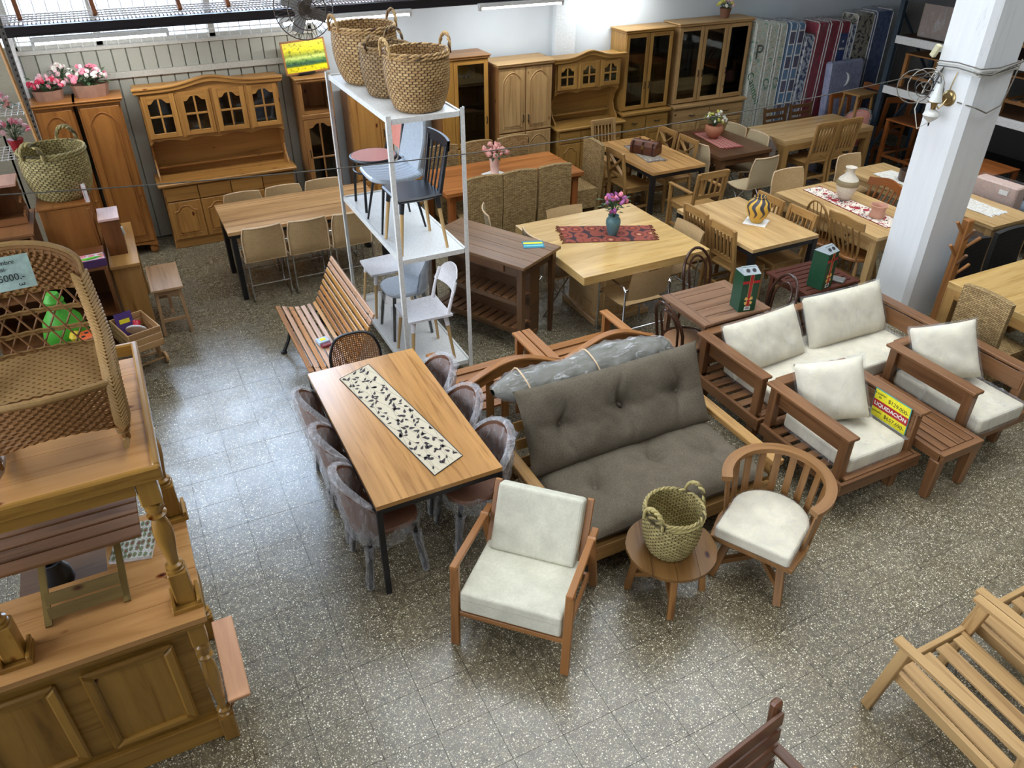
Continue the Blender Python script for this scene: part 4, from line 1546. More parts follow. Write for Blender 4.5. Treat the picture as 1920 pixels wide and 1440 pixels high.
windsor('hoop back spindle chair left of the red runner table', (6.65, 5.58, 0), pi / 2, 'hoop', B_, 'spindle chairs round the red runner table')
windsor('comb back spindle chair left of the red runner table, nearest the wine red table', (6.66, 5.16, 0), pi / 2, 'comb', B_, 'spindle chairs round the red runner table')
windsor('orange comb back spindle chair between the red runner table and the lace table', (7.30, 5.72, 0), -pi / 2, 'comb', W['orangeb'], 'spindle chairs round the red runner table')


def bentwood(label, loc, rot):
    t = thing('bentwood_chair', label, 'chair', loc, rot, 'dark bentwood chairs round the small slatted table')
    m_ = M['bentwood']
    MB().tube([(cos(a * pi / 14) * .2, sin(a * pi / 14) * .2, .45) for a in range(28)], .018, 8, closed=True).build('seat_ring', m_, t, smooth=True)
    MB().lathe([(0, .0), (.185, .0), (.185, .006), (0, .006)], (0, 0, .452), 20).build('seat', M['cane_dark'] if 0 else M['seatcane'], t)
    for s in (-1, 1):
        MB().tube([(s * .13, -.13, .44), (s * .16, -.17, .2), (s * .19, -.2, 0)], .013, 8).build('leg', m_, t, smooth=True)
    back = [(-.2, .21, 0), (-.18, .19, .25), (-.175, .17, .45)]
    for k in range(13):
        a = pi * k / 12
        back.append((-.185 * cos(a), .19 + .07 * sin(a), .62 + .24 * sin(a)))
    back += [(.175, .17, .45), (.18, .19, .25), (.2, .21, 0)]
    MB().tube(back, .014, 8).build('back_hoop', m_, t, smooth=True)
    inn = [(-.10, .165, .45)]
    for k in range(11):
        a = pi * k / 10
        inn.append((-.115 * cos(a), .19 + .05 * sin(a), .64 + .15 * sin(a)))
    inn += [(.10, .165, .45)]
    MB().tube(inn, .011, 8).build('inner_hoop', m_, t, smooth=True)
    MB().tube([(cos(a * pi / 12) * .16, sin(a * pi / 12) * .16, .22) for a in range(24)], .008, 6, closed=True).build('leg_ring', m_, t, smooth=True)
    return t


M['seatcane'] = weave('cane_seat', (168, 124, 84), (112, 76, 48), 60, 60)
bw = bentwood('bentwood chair left of the small slatted table', (3.92, 4.5, 0), pi / 2)
cp(bw, (4.62, 5.04, 0), .15, 'bentwood chair behind the front green gift box')
cp(bw, (4.72, 4.48, 0), -pi / 2 - .2, 'bentwood chair between the two slatted tables')

dk = highback('dark woven chair behind the coat rack beside the parquet table', (7.14, 4.02, 0), 0, 'dark woven chairs', 'woven_dark', h=.86, w_=.46)
cp(dk, (7.74, 4.04, 0), 0, 'dark woven chair at the right edge above the parquet table')
for r_ in (dk,):
    pass

# ------------------------------------------------------------ wrapped chairs of the front dining table
def wrapped(label, loc, rot, group='foam wrapped chairs round the honey dining table', seatm='seatbrown', h=.84, wrap='foam', name='wrapped_chair', leg='black', cover=True):
    t = thing(name, label, 'chair', loc, rot, group)
    sz = .45

    def bk(R, u, v, g=0):
        a = RD(-78 + 156 * u)
        hh = .30 + (h - sz - .0) * v
        k = 1 + .12 * v
        top = (h - sz) * (1 - .45 * abs(2 * u - 1) ** 2.2)
        return ((.215 + g) * k * sin(a), .015 + (.22 + g) * k * cos(a) * .95 + .03 * v, sz - .02 + (top + g) * v)
    mb = MB()
    for g in (0, -.015):
        mb.surf(lambda u, v: bk(0, u, v, g), 16, 8, su=.5, sv=.35)
    mb.build('backrest', M[seatm], t, smooth=True)
    pts = [(.21 * (abs(cos(a)) ** .7) * (1 if cos(a) > 0 else -1), .2 * (abs(sin(a)) ** .7) * (1 if sin(a) > 0 else -1)) for a in [2 * pi * k / 24 for k in range(24)]]
    MB().prism(pts, .04, (0, 0, sz), ax='z').build('seat', M[seatm], t, bev=.012)
    for s in (-1, 1):
        for q in (-1, 1):
            MB().tube([(s * .15, q * .14, sz - .02), (s * .19, q * .19, 0)], [.018, .013], 8).build('leg', M[leg], t, smooth=True)
    if cover:
        mb = MB()

        def wr(u, v):
            p = bk(0, u, v, .02)
            n_ = .012 * sin(u * 37 + v * 9) * sin(v * 17 + u * 5) + .008 * sin(u * 61)
            return (p[0] * (1 + n_ * 2), p[1] + n_, p[2] + n_ * .5 - .06 * (1 - v))
        mb.surf(wr, 26, 10)
        mb.surf(lambda u, a: (bk(0, u, 1, .02 - .05 * a)[0], bk(0, u, 1, .02 - .05 * a)[1], bk(0, u, 1, .02)[2] + .012 * sin(pi * a)), 26, 2)
        mb.surf(lambda u, v: (bk(0, u, v, -.03)[0], bk(0, u, v, -.03)[1] + .008 * sin(u * 41 + v * 7), bk(0, u, v, -.03)[2] + .02 * v), 20, 8)
        # skirt of film hanging round the seat
        def sk(u, v):
            a = 2 * pi * u
            c_, s_ = cos(a), sin(a)
            r_ = .235 + .012 * sin(a * 9 + v * 3) + .01 * sin(a * 17) - .035 * v
            return (r_ * (abs(c_) ** .8) * (1 if c_ > 0 else -1), r_ * (abs(s_) ** .8) * (1 if s_ > 0 else -1) * .95, sz + .03 - .16 * v - .02 * sin(a * 5))
        mb.surf(sk, 40, 4, wu=True)
        mb.build('foam_wrap', M[wrap], t, smooth=True, ang=180)
        for s in (-1, 1):
            for q in (-1, 1):
                MB().tube([(s * .165, q * .155, .34), (s * .175, q * .17, .2), (s * .185, q * .185, .1), (s * .19, q * .19, .012)], [.035, .026, .029, .024], 9).build('leg_wrap', M[wrap], t, smooth=True)
    return t


wc = wrapped('foam wrapped chair left of the honey table, farthest from the camera', (.89, 4.56, 0), pi / 2)
cp(wc, (.89, 4.09, 0), pi / 2, 'foam wrapped chair left of the honey table, middle one')
cp(wc, (.89, 3.62, 0), pi / 2, 'foam wrapped chair left of the honey table, nearest to the camera')
cp(wc, (1.49, 4.55, 0), -pi / 2, 'foam wrapped chair right of the honey table beside the white shelving')
cp(wc, (1.49, 4.09, 0), -pi / 2, 'foam wrapped chair right of the honey table, middle one')
cp(wc, (1.50, 3.62, 0), -pi / 2, 'foam wrapped chair between the honey table and the grey futon')

t = thing('cane_back_chair', 'chair with black rimmed open cane back at the head of the honey table', 'chair', (1.2, 4.97, 0), 0)
def cbk(u, v, o=0):
    x = (u - .5) * .40 * (1 - .22 * max(0, v - .7) ** 1.5 * 4 * abs(2 * u - 1) ** 2)
    y = .19 + .06 * v - .05 * (2 * u - 1) ** 2 + o
    return (x, y, .47 + .37 * v * (1 - .16 * abs(2 * u - 1) ** 4))
mb = MB()
mb.surf(lambda u, v: cbk(u, v), 14, 12, su=.4, sv=.37)
mb.build('cane_back', M['cane_dark'], t, smooth=True)
MB().tube([cbk(0, k / 10) for k in range(11)] + [cbk(k / 14, 1) for k in range(1, 14)] + [cbk(1, 1 - k / 10) for k in range(11)], .011, 8).build('rim', M['black'], t, smooth=True)
MB().box((0, .04, .45), (.42, .28, .035)).build('seat', M['seatbrown'], t, bev=.01)
for s in (-1, 1):
    for q in (-1, 1):
        MB().tube([(s * .17, .04 + q * .11, .44), (s * .2, .04 + q * .14, 0)], [.016, .012], 8).build('leg', M['black'], t, smooth=True)

# ------------------------------------------------------------ white steel shelving with chairs
sh = thing('shelving_unit', 'tall white metal shelving unit with three shelves of chairs and baskets', 'shelving', (2.03, 6.32, 0))
SX, SY = .29, .83
for s in (-1, 1):
    for q in (-1, 1):
        mb = MB()
        mb.box((s * SX, q * SY, 1.18), (.035, .004, 2.36))
        mb.box((s * (SX + .016), q * (SY - .016 * 1), 1.18), (.004, .034, 2.36))
        mb.build('post', M['white_metal'], sh)
for z in (.13, 1.21, 2.32):
    MB().box((0, 0, z), (2 * SX - .04, 2 * SY - .03, .012)).build('shelf_board', M['white_metal'], sh)
    mb = MB()
    for s in (-1, 1):
        mb.box((s * (SX - .01), 0, z - .004), (.016, 2 * SY - .03, .04))
        mb.box((0, s * (SY - .008), z - .004), (2 * SX - .05, .012, .04))
    mb.build('shelf_rim', M['white_metal'], sh)
Z2, Z1 = 1.216, .136

# middle shelf chairs, all turned to the left
def wood_legs(t, mat, sz=.43, socket=None):
    for s in (-1, 1):
        for q in (-1, 1):
            MB().tube([(s * .155, q * .15, sz), (s * .2, q * .2, 0)], [.018, .013], 8).build('leg', mat, t, smooth=True)
            if socket:
                MB().tube([(s * .152, q * .147, sz + .01), (s * .165, q * .162, sz - .09)], [.024, .02], 8).build('socket', socket, t, smooth=True)


t = thing('spindle_chair', 'black plastic spindle back chair with wooden legs on the middle shelf', 'chair', (1.99, 5.80, Z2), -pi / 2)
pts = [(-.2, -.2), (.2, -.2), (.215, 0), (.19, .19), (-.19, .19), (-.215, 0)]
MB().prism(pts, .035, (0, 0, .45), ax='z').build('seat', M['blackp'], t, bev=.012)
wood_legs(t, W['pale'], .43, M['blackp'])
for s in (-1, 1):
    MB().bar((s * .17, .17, .45), (s * .19, .24, .84), .03, .03, up=(1, 0, 0)).build('back_post', M['blackp'], t, bev=.004)
mb = MB()
mb.surf(lambda u, v: ((u - .5) * .44, .225 + .03 * (1 - (2 * u - 1) ** 2) + .022 * v, .80), 8, 1)
mb.surf(lambda u, v: ((u - .5) * .44, .225 + .03 * (1 - (2 * u - 1) ** 2) + .01 * v, .80 + .08 * v), 8, 2)
mb.surf(lambda u, v: ((u - .5) * .44, .247 + .03 * (1 - (2 * u - 1) ** 2) + .01 * v, .80 + .08 * v), 8, 2)
mb.surf(lambda u, v: ((u - .5) * .44, .235 + .03 * (1 - (2 * u - 1) ** 2) + .022 * v, .88), 8, 1)
mb.build('top_rail', M['blackp'], t, smooth=True)
for k in range(4):
    x = (k - 1.5) * .085
    MB().tube([(x * .85, .175, .46), (x, .25, .81)], .008, 7).build('spindle', M['blackp'], t, smooth=True)

def padded(label, loc, rot):
    t = thing('padded_chair', label, 'chair', loc, rot)
    sz = .44

    def f(u, v):
        x = (u - .5) * .43
        if v < .45:
            q = v / .45
            y, z = -.22 + .40 * q, sz + .02 - .025 * sin(pi * q)
        else:
            q = (v - .45) / .55
            y, z = .18 + .06 * sin(q * 1.4) + .05 * q, sz + .02 + .43 * q
        x *= 1 - .2 * max(0, (v - .75) / .25) ** 2 - .25 * max(0, (.12 - v) / .12) ** 2
        e = abs(2 * u - 1)
        z += .012 * e * e if v < .5 else 0
        y -= .04 * e * e if v > .5 else 0
        return x, y, z
    mb = MB()
    mb.surf(lambda u, v: (f(u, v)[0], f(u, v)[1] - (.018 + .005 * abs(sin(u * pi * 7)) if v > .5 else 0), f(u, v)[2] + (.018 + .005 * abs(sin(u * pi * 7)) if v <= .5 else 0)), 28, 24)
    mb.surf(lambda u, v: (f(u, v)[0], f(u, v)[1] + (.018 if v > .5 else 0), f(u, v)[2] - (.018 if v <= .5 else 0)), 28, 24)
    mb.build('padded_shell', M['grey_leather'], t, smooth=True)
    ed = [f(0, k / 24) for k in range(25)] + [f(k / 12, 1) for k in range(1, 12)] + [f(1, 1 - k / 24) for k in range(25)] + [f(1 - k / 12, 0) for k in range(1, 12)]
    MB().tube(ed, .02, 8, closed=True).build('piping', M['grey_leather'], t, smooth=True)
    for s in (-1, 1):
        for q in (-1, 1):
            MB().tube([(s * .12, q * .12, sz), (s * .2, q * .2, 0)], [.015, .009], 8).build('leg', M['black'], t, smooth=True)
    return t


padded('light grey channel padded chair with black legs on the middle shelf', (1.99, 6.30, Z2), -pi / 2)
t = thing('mesh_chair', 'chair with pink woven seat and black frame on the middle shelf', 'chair', (1.99, 6.82, Z2), -pi / 2)
pts = [(.205 * cos(a) * (1.06 if abs(cos(a)) > .7 else 1), .2 * sin(a)) for a in [2 * pi * k / 20 for k in range(20)]]
mb = MB()
mb.lathe([(0, .0), (.2, .0), (.2, .012), (0, .016)], (0, 0, .455), 24)
mb.build('seat', M['pinkmesh'], t, smooth=True)
MB().tube([(cos(a * pi / 14) * .205, sin(a * pi / 14) * .205, .452) for a in range(28)], .016, 8, closed=True).build('seat_ring', M['black'], t, smooth=True)
mb = MB()
mb.surf(lambda u, v: ((u - .5) * .36, .20 + .06 * v + .02 * (1 - (2 * u - 1) ** 2), .52 + .34 * v), 8, 8, su=.36, sv=.34)
mb.build('back_mesh', M['pinkmesh'], t, smooth=True)
MB().tube([(-.18, .17, .40), (-.185, .2, .52), (-.185, .25, .8), (-.15, .27, .87), (.15, .27, .87), (.185, .25, .8), (.185, .2, .52), (.18, .17, .40)], .014, 8).build('back_frame', M['black'], t, smooth=True)
MB().tube([(cos(a * pi / 12) * .19, sin(a * pi / 12) * .19, .34) for a in range(24)], .010, 6, closed=True).build('leg_ring', M['black'], t, smooth=True)
for s in (-1, 1):
    for q in (-1, 1):
        MB().tube([(s * .14, q * .14, .45), (s * .165, q * .165, 0)], .013, 8).build('leg', M['black'], t, smooth=True)

# bottom shelf chairs
def white_chair(label, loc, rot, back=True):
    t = thing('white_chair', label, 'chair', loc, rot, 'white plastic chairs on the bottom shelf')
    mb = MB()

    def sf(off):
        return lambda u, v: ((u - .5) * .42 * (1 - .1 * (1 - v)), -.2 + .40 * v, .45 + off - .02 * sin(pi * u) * sin(pi * v) + .012 * (2 * u - 1) ** 2)
    mb.surf(sf(0), 8, 8)
    mb.surf(sf(-.02), 8, 8)
    for u in (0, 1):
        mb.surf(lambda a, v: sf(-.02 * a)(u, v), 1, 8)
    for v in (0, 1):
        mb.surf(lambda a, u: sf(-.02 * a)(u, v), 1, 8)
    mb.build('seat', M['whitep'], t, smooth=True)
    wood_legs(t, W['pale'], .43, M['whitep'])
    if back:
        for s in (-1, 1):
            MB().tube([(s * .18, .16, .44), (s * .19, .2, .6), (s * .18, .245, .74)], [.02, .014, .016], 8).build('back_post', M['whitep'], t, smooth=True)
        mb = MB()

        def bf(off):
            return lambda u, v: ((u - .5) * .43 * (1 - .25 * v * v), .20 + .06 * v + .05 * (1 - (2 * u - 1) ** 2) + off, .63 + .2 * v * (1 - .35 * abs(2 * u - 1) ** 3))
        mb.surf(bf(0), 12, 6)
        mb.surf(bf(.012), 12, 6)
        mb.surf(lambda u, a: bf(.012 * a)(u, 1), 12, 1)
        mb.build('backrest', M['whitep'], t, smooth=True)
    return t


white_chair('white open backed plastic chair with wooden legs, nearest on the bottom shelf', (2.0, 5.78, Z1), -pi / 2)
white_chair('white plastic chair with wooden legs, farthest on the bottom shelf', (2.0, 6.82, Z1), -pi / 2, True)
wrapped('silver-grey chair bagged in clear film in the middle of the bottom shelf', (2.0, 6.30, Z1), -pi / 2, 'film bagged chair', seatm='grey_leather', wrap='filmbag', name='bagged_chair', h=.86)


# ------------------------------------------------------------ seagrass baskets
def basket(label, loc, r0, r1, h, mat, group='seagrass baskets', rot=0, rows=22, cols=34, hr=.012, ha=.10, base=None):
    t = thing('basket', label, 'basket', loc, rot, group)
    nu, nv = cols * 4, rows * 2

    def rad(v):
        return r0 + (r1 - r0) * (v ** .5) + (r1 - r0) * .35 * sin(pi * v)

    def f(u, v):
        a = 2 * pi * u
        row = int(v * rows)
        e = sin(cols * a + (pi if row % 2 else 0))
        c_ = abs(sin(pi * v * rows))
        rr = rad(v) * (1 + .008 * sin(3 * a + 2)) + .006 * e * c_
        return (rr * cos(a), rr * sin(a), h * v)
    mb = MB()
    mb.surf(f, nu, nv, wu=True, su=cols, sv=rows)
    mb.surf(lambda u, v: (cos(2 * pi * u) * (rad(v) - .012), sin(2 * pi * u) * (rad(v) - .012), .01 + (h - .01) * v), 40, 8, wu=True, su=cols, sv=rows)
    mb.lathe([(0, .004), (r0, .004), (r0 + .004, .014), (0, .014)], n=30)
    mb.build('body', mat, t, smooth=True, ang=80)
    mb = MB()
    for ph in (0, pi):
        for zz, dr in ((0, 0), (-.022, .004)):
            mb.tube([((r1 + dr + .006 * cos(18 * a + ph)) * cos(a), (r1 + dr + .006 * cos(18 * a + ph)) * sin(a), h + zz + .006 * sin(18 * a + ph)) for a in [2 * pi * k / 108 for k in range(108)]], .008, 5, closed=True)
    mb.build('rim', mat, t, smooth=True)
    for s in (0, pi):
        mb = MB()
        for ph in (0, pi):
            p = []
            for k in range(31):
                q = k / 30
                a = pi * q
                lx = -ha * .8 * cos(a)
                lz = h - .03 + (ha * 1.25) * sin(a) ** .8
                tw = 26 * q + ph
                c = Vector((r1 + .004 + .012 * sin(a) + hr * .6 * cos(tw), lx, lz + hr * .6 * sin(tw)))
                p.append(rz(s) @ c)
            mb.tube(p, hr * .75, 6)
        mb.build('handle', mat, t, smooth=True)
    return t


SG, SG2 = M['seagrass'], M['seagrass2']
def dotweave(name, a, b, dark):
    return brickweave(name, a, b, dark, 1.0, 1.0, .0, .7)


SG = brickweave('seagrass_strands', (196, 162, 108), (170, 132, 82), (78, 50, 26), 1.0, 1.0, .16, .7, unit=.04)
SG2 = brickweave('pale_seagrass_strands', (184, 168, 110), (150, 134, 82), (70, 58, 30), 1.0, 1.0, .16, .7, unit=.04)
basket('seagrass basket with rope handles, nearest of the three on the white shelving', (2.07, 5.74, 2.33), .17, .235, .41, SG, rot=RD(5))
basket('smaller darker seagrass basket, middle of the three on the white shelving', (2.0, 6.25, 2.33), .14, .19, .37, brickweave('darker_seagrass', (168, 138, 94), (136, 106, 66), (62, 44, 24), 1.0, 1.0, .16, .7, unit=.04), rot=RD(50), rows=20, cols=28)
basket('seagrass basket, rearmost of the three on the white shelving', (2.0, 6.78, 2.33), .18, .26, .44, SG, rot=RD(10))
basket('pale seagrass basket standing on the round coffee table', (2.37, 2.60, .385), .125, .172, .32, SG2, rot=RD(12), rows=22, cols=30, ha=.09, hr=.012)

# ------------------------------------------------------------ park bench with cast iron ends
t = thing('park_bench', 'slatted wooden park bench with cast iron legs beside the striped table', 'bench', (1.2, 6.1, 0))
prof = []
for k in range(15):
    q = k / 14
    if q < .45:
        a = q / .45
        prof.append((-.30 + .36 * a, .42 - .05 * sin(pi * a * .8)))
    else:
        a = (q - .45) / .55
        prof.append((.06 + .20 * a, .385 + .42 * a ** .95 + .0))
cols_ = [W['teak'], wood('pinkish_slat', (206, 166, 136), (168, 122, 92), .4, 1.2, 22), W['bench1'], W['honey']]
order = [0, 1, 2, 1, 1, 1, 3, 0, 0, 2, 3, 3, 3, 1, 1]
for k, (x, z) in enumerate(prof):
    nx = prof[min(k + 1, 14)]
    pv = prof[max(k - 1, 0)]
    a = atan2(nx[1] - pv[1], nx[0] - pv[0])
    wd = .036 if 4 < k < 12 else .042
    s = MB().box((x, 0, z), (wd, 1.28, .02), ry(-a)).build('slat', cols_[order[k]], t, bev=.003)
    if k in (0, 1, 2, 3, 13, 14):
        mb = MB()
        for y in (-.56, .56):
            for dx in (-.01, .01):
                mb.lathe([(0, 0), (.004, 0), (.004, .003), (0, .004)], Vector((x, y, z)) + ry(-a) @ Vector((dx, 0, .01)), 6, ry(-a))
        mb.build('bolt', M['screw'], s)
for y in (-.5, .5):
    mb = MB()
    mb.tube([(px_, y, pz_ - .022) for px_, pz_ in prof], .012, 6)
    mb.tube([(-.27, y, .39), (-.24, y, .25), (-.28, y, .12), (-.34, y, .01)], .016, 7)
    mb.tube([(.05, y, .36), (.06, y, .25), (.14, y, .12), (.22, y, .01)], .016, 7)
    mb.tube([(-.25, y, .2), (-.1, y, .27), (.06, y, .2)], .011, 6)
    mb.lathe([(0, 0), (.03, 0), (.03, .02), (0, .03)], (-.34, y, 0), 10)
    mb.lathe([(0, 0), (.03, 0), (.03, .02), (0, .03)], (.22, y, 0), 10)
    mb.build('cast_iron_leg', M['iron'], t, smooth=True)
# small packet on it
t = thing('paper_packet', 'small printed packet with a red end lying on the park bench seat', 'packet', (1.12, 5.93, .386), RD(10))
MB().box((0, .02, .02), (.1, .09, .035)).build('box', plain('blue_white_print', (176, 196, 214), .5), t, bev=.003)
MB().box((0, .02, .039), (.05, .04, .002)).build('label', M['yellow'], t)
MB().box((.0, -.05, .014), (.09, .05, .025)).build('red_end', plain('dark_red', (120, 20, 30), .5), t, bev=.006)

# stool
def stool(label, loc, rot, w_, d_, h, mat, group=None, shelf=False):
    t = thing('stool', label, 'stool', loc, rot, group)
    MB().box((0, 0, h - .0125), (w_, d_, .025)).build('seat', mat, t, bev=.003)
    a, b = w_ / 2 - .04, d_ / 2 - .05
    for s in (-1, 1):
        for q in (-1, 1):
            MB().bar((s * (a + .02), q * (b + .03), 0), (s * a, q * b, h - .025), .03, .03, up=(0, 1, 0)).build('leg', mat, t, bev=.002)
        MB().box((0, s * (b + .02), .16), (2 * a, .02, .03)).build('end_rail', mat, t)
        MB().box((0, s * b, h - .05), (2 * a - .02, .02, .05)).build('top_rail', mat, t)
    if shelf:
        for k in range(5):
            MB().box((-a * .8 + k * a * .4, 0, .15), (.03, 2 * b, .015)).build('slat', mat, t)
    else:
        MB().box((0, 0, .22), (.03, 2 * b, .02)).build('stretcher', mat, t)
    return t


stool('small plain wooden stool standing in the aisle beside the left desk', (.01, 7.73, 0), 0, .29, .62, .5, W['grey'] if 0 else wood('stool_wood', (190, 154, 116), (146, 108, 74), .35, 1.4, 18))

# ------------------------------------------------------------ cushions
def cushion_mb(w_, d_, h, tufts=(), nu=28, nv=20, p=4.0, seed=0, wr=.004, seam=()):
    """flat pillow in the xy plane, centre at origin"""
    rs = random.Random(seed)
    ph = [rs.uniform(0, 6) for _ in range(6)]

    def f(sgn):
        def g(u, v):
            a, b = 2 * u - 1, 2 * v - 1
            e = max(0, 1 - abs(a) ** p) ** .5 * max(0, 1 - abs(b) ** p) ** .5
            # pinch the corners slightly outwards
            kx = 1 - .035 * (1 - abs(b) ** 3) * abs(a)
            ky = 1 - .05 * (1 - abs(a) ** 3) * abs(b)
            x, y = a * w_ / 2 * kx, b * d_ / 2 * ky
            z = h / 2 * e
            for (tx, ty, dp) in tufts:
                dx, dy = x - tx, y - ty
                r2 = dx * dx + dy * dy
                z -= (dp * .45 * math.exp(-r2 / .004) + dp * .55 * math.exp(-r2 / .025)) * min(1, e * 2)
                # creases running out from the button
                cx_ = dx + .04 * sin(y * 14 + tx * 9)
                z -= dp * .42 * math.exp(-(cx_ * cx_) / .0005) * math.exp(-abs(dy) / .13) * min(1, e * 2)
                cy_ = dy + .03 * sin(x * 9 + tx * 5)
                z -= dp * .22 * math.exp(-(cy_ * cy_) / .0010) * math.exp(-abs(dx) / .14) * min(1, e * 2)
            z += wr * e * (sin(x * 19 + ph[0] + 2.3 * sin(y * 9 + ph[1])) * sin(y * 13 + ph[2]) + .35 * sin(x * 47 + y * 31 + ph[3] + 2 * sin(y * 17)))
            return (x, y, sgn * z)
        return g
    mb = MB()
    mb.surf(f(1), nu, nv, su=w_, sv=d_)
    mb.surf(f(-1), nu, nv, su=w_, sv=d_)
    return mb


def cushion(name, label, loc, rot, w_, d_, h, mat, group=None, wrapm=None, cat='cushion', **k):
    t = thing(name, label, cat, loc, rot, group)
    cushion_mb(w_, d_, h, **k).build('cover', mat, t, smooth=True, ang=180)
    if wrapm:
        k2 = dict(k)
        k2['wr'] = .009
        k2['seed'] = k.get('seed', 0) + 5
        k2['tufts'] = ()
        cushion_mb(w_ + .035, d_ + .035, h + .022, **k2).build('film_wrap', wrapm, t, smooth=True, ang=180)
    return t


def slab(name, label, loc, rot, w_, d_, h, mat, group=None, wrapm=None, seed=0, cat='cushion'):
    """thick foam seat pad with rounded edges"""
    t = thing(name, label, cat, loc, rot, group)
    mb = MB().box((0, 0, h / 2), (w_, d_, h))
    o = mb.build('cover', mat, t, bev=.025)
    o.modifiers['edge'].segments = 3
    if wrapm:
        rs = random.Random(seed)

        def f(u, v):
            a = 2 * pi * u
            c_, s_ = cos(a), sin(a)
            q = .22
            x = (w_ / 2 + .012) * (abs(c_) ** q) * (1 if c_ > 0 else -1)
            y = (d_ / 2 + .012) * (abs(s_) ** q) * (1 if s_ > 0 else -1)
            n_ = 1 + .006 * sin(a * 23 + v * 7) + .004 * sin(a * 41)
            return (x * n_, y * n_, -.002 + (h + .01) * v)
        mb = MB()
        mb.surf(f, 72, 5, wu=True)
        mb.surf(lambda u, v: ((u - .5) * (w_ + .02), (v - .5) * (d_ + .02), h + .008 + .005 * sin(u * 37 + 4 * sin(v * 9)) * sin(v * 21 + 2) + .003 * sin(u * 70 + v * 50)), 30, 22)
        mb.build('film_wrap', wrapm, t, smooth=True, ang=180)
    return t


# ------------------------------------------------------------ grey futon
FW = W['birch']
t = thing('futon', 'pale wooden futon frame holding the grey tufted cushions', 'sofa', (2.68, 3.45, 0))
for s in (-1, 1):
    MB().box((s * .81, -.06, .43), (.085, 1.05, .05)).build('arm_beam', FW, t, bev=.006)
    MB().box((s * .81, -.5, .2), (.06, .09, .41)).build('front_post', FW, t, bev=.004)
    MB().box((s * .81, .38, .2), (.06, .09, .41)).build('rear_post', FW, t, bev=.004)
    MB().box((s * .81, -.05, .19), (.03, .8, .07)).build('side_rail', FW, t)
MB().box((0, -.55, .2), (1.66, .035, .12)).build('front_rail', FW, t, bev=.005)
MB().box((0, .38, .2), (1.56, .03, .1)).build('rear_rail', FW, t)
for k in range(9):
    MB().box((0, -.48 + k * .105, .225), (1.54, .07, .018)).build('slat', FW, t)
for k in range(3):
    MB().box((0, .30 + .05 * k, .36 + .12 * k), (1.5, .02, .07), rx(RD(-20))).build('back_slat', FW, t)
tf = [(-.38, 0, .05), (.38, 0, .05)]
cushion('futon_seat_cushion', 'thick grey-brown tufted seat cushion of the futon', (2.68, 3.28, .345), 0, 1.50, .82, .22, M['taupe'], 'grey futon cushions', tufts=[(-.40, .02, .08), (.12, .08, .07), (.5, 0, .07)], nu=90, nv=56, seed=1, wr=.004)
cushion('futon_back_cushion', 'grey-brown tufted back cushion of the futon with three dimples', (2.66, 3.66, .665), (RD(62), 0, 0), 1.52, .62, .22, M['taupe'], 'grey futon cushions', tufts=[(-.45, 0, .075), (.03, .02, .085), (.48, 0, .075)], nu=96, nv=48, seed=2, wr=.004)

# ------------------------------------------------------------ two humped armchairs behind it, facing away
def hump_chair(label, loc):
    t = thing('garden_armchair', label, 'armchair', loc, pi, 'wooden armchairs behind the futon')
    mt = W['teak']
    n = 20
    pts = [(-.42 + .84 * k / n, .68 + .13 * sin(pi * k / n) ** 1.3) for k in range(n + 1)]
    MB().prism(pts + [(a, b - .10) for a, b in pts][::-1], .03, (0, .30, 0)).build('curved_back_rail', mt, t, bev=.004)
    MB().prism([(a * 1.0, b + .012) for a, b in pts] + [(a, b - .01) for a, b in pts][::-1], .06, (0, .30, 0)).build('cap_rail', mt, t, bev=.004)
    for k in range(6):
        MB().box(((k - 2.5) * .125, .29, .50), (.06, .018, .40)).build('slat', mt, t)
    for s in (-1, 1):
        x = s * .39
        MB().box((x, -.06, .565), (.08, .72, .024)).build('armrest', mt, t, bev=.004)
        MB().box((x, -.36, .277), (.06, .045, .553)).build('front_leg', mt, t)
        MB().box((x, .27, .277), (.05, .05, .553)).build('rear_leg', mt, t)
        MB().box((x, -.05, .34), (.025, .6, .08)).build('side_rail', mt, t)
    MB().box((0, -.36, .34), (.74, .025, .08)).build('front_rail', mt, t)
    for k in range(6):
        MB().box((0, -.32 + k * .105, .385), (.74, .08, .018)).build('seat_slat', mt, t)
    return t


a1 = hump_chair('wooden armchair with humped back behind the futon, left one', (2.18, 4.66, 0))
dup(a1, (3.05, 4.66, 0), pi, 'wooden armchair with humped back behind the futon, right one')
# bagged cushion lying along their backs
t = thing('bagged_cushion', 'rolled grey cushion in clear plastic film with string lying behind the futon back', 'bag', (2.62, 4.04, .80), (0, RD(1), RD(2)))


def bag(u, v, g=0):
    a = 2 * pi * v
    x = -.77 + 1.54 * u
    e = max(.05, (1 - abs(2 * u - 1) ** 5)) ** .5
    r_ = .105 * e * (1 + .10 * sin(x * 9) * sin(a * 2) + .06 * sin(x * 23 + a * 3)) + g
    return (x, r_ * 1.25 * cos(a), r_ * .95 * sin(a) + .012 * sin(x * 5))


MB().surf(lambda u, v: bag(u, v), 40, 16, wv=True).build('cushion', fabric('grey_green_fabric', (120, 118, 104), (94, 92, 80)), t, smooth=True, ang=180)
MB().surf(lambda u, v: bag(u, v, .012 + .008 * sin(u * 90 + v * 20) * sin(v * 31)), 80, 32, wv=True).build('film', film('crinkled_film', lo=.10, hi=.62, scale=11, rough=.1, white=.85, st=(.5, 1.5, 1.5)), t, smooth=True, ang=180)
for x in (-.55, .02):
    MB().tube([(x + .01 * sin(k), .15 * cos(2 * pi * k / 16), .12 * sin(2 * pi * k / 16)) for k in range(16)], .006, 5, closed=True).build('string', M['caneframe'], t)

# ------------------------------------------------------------ cedar garden sofa set
CW = W['cedar']


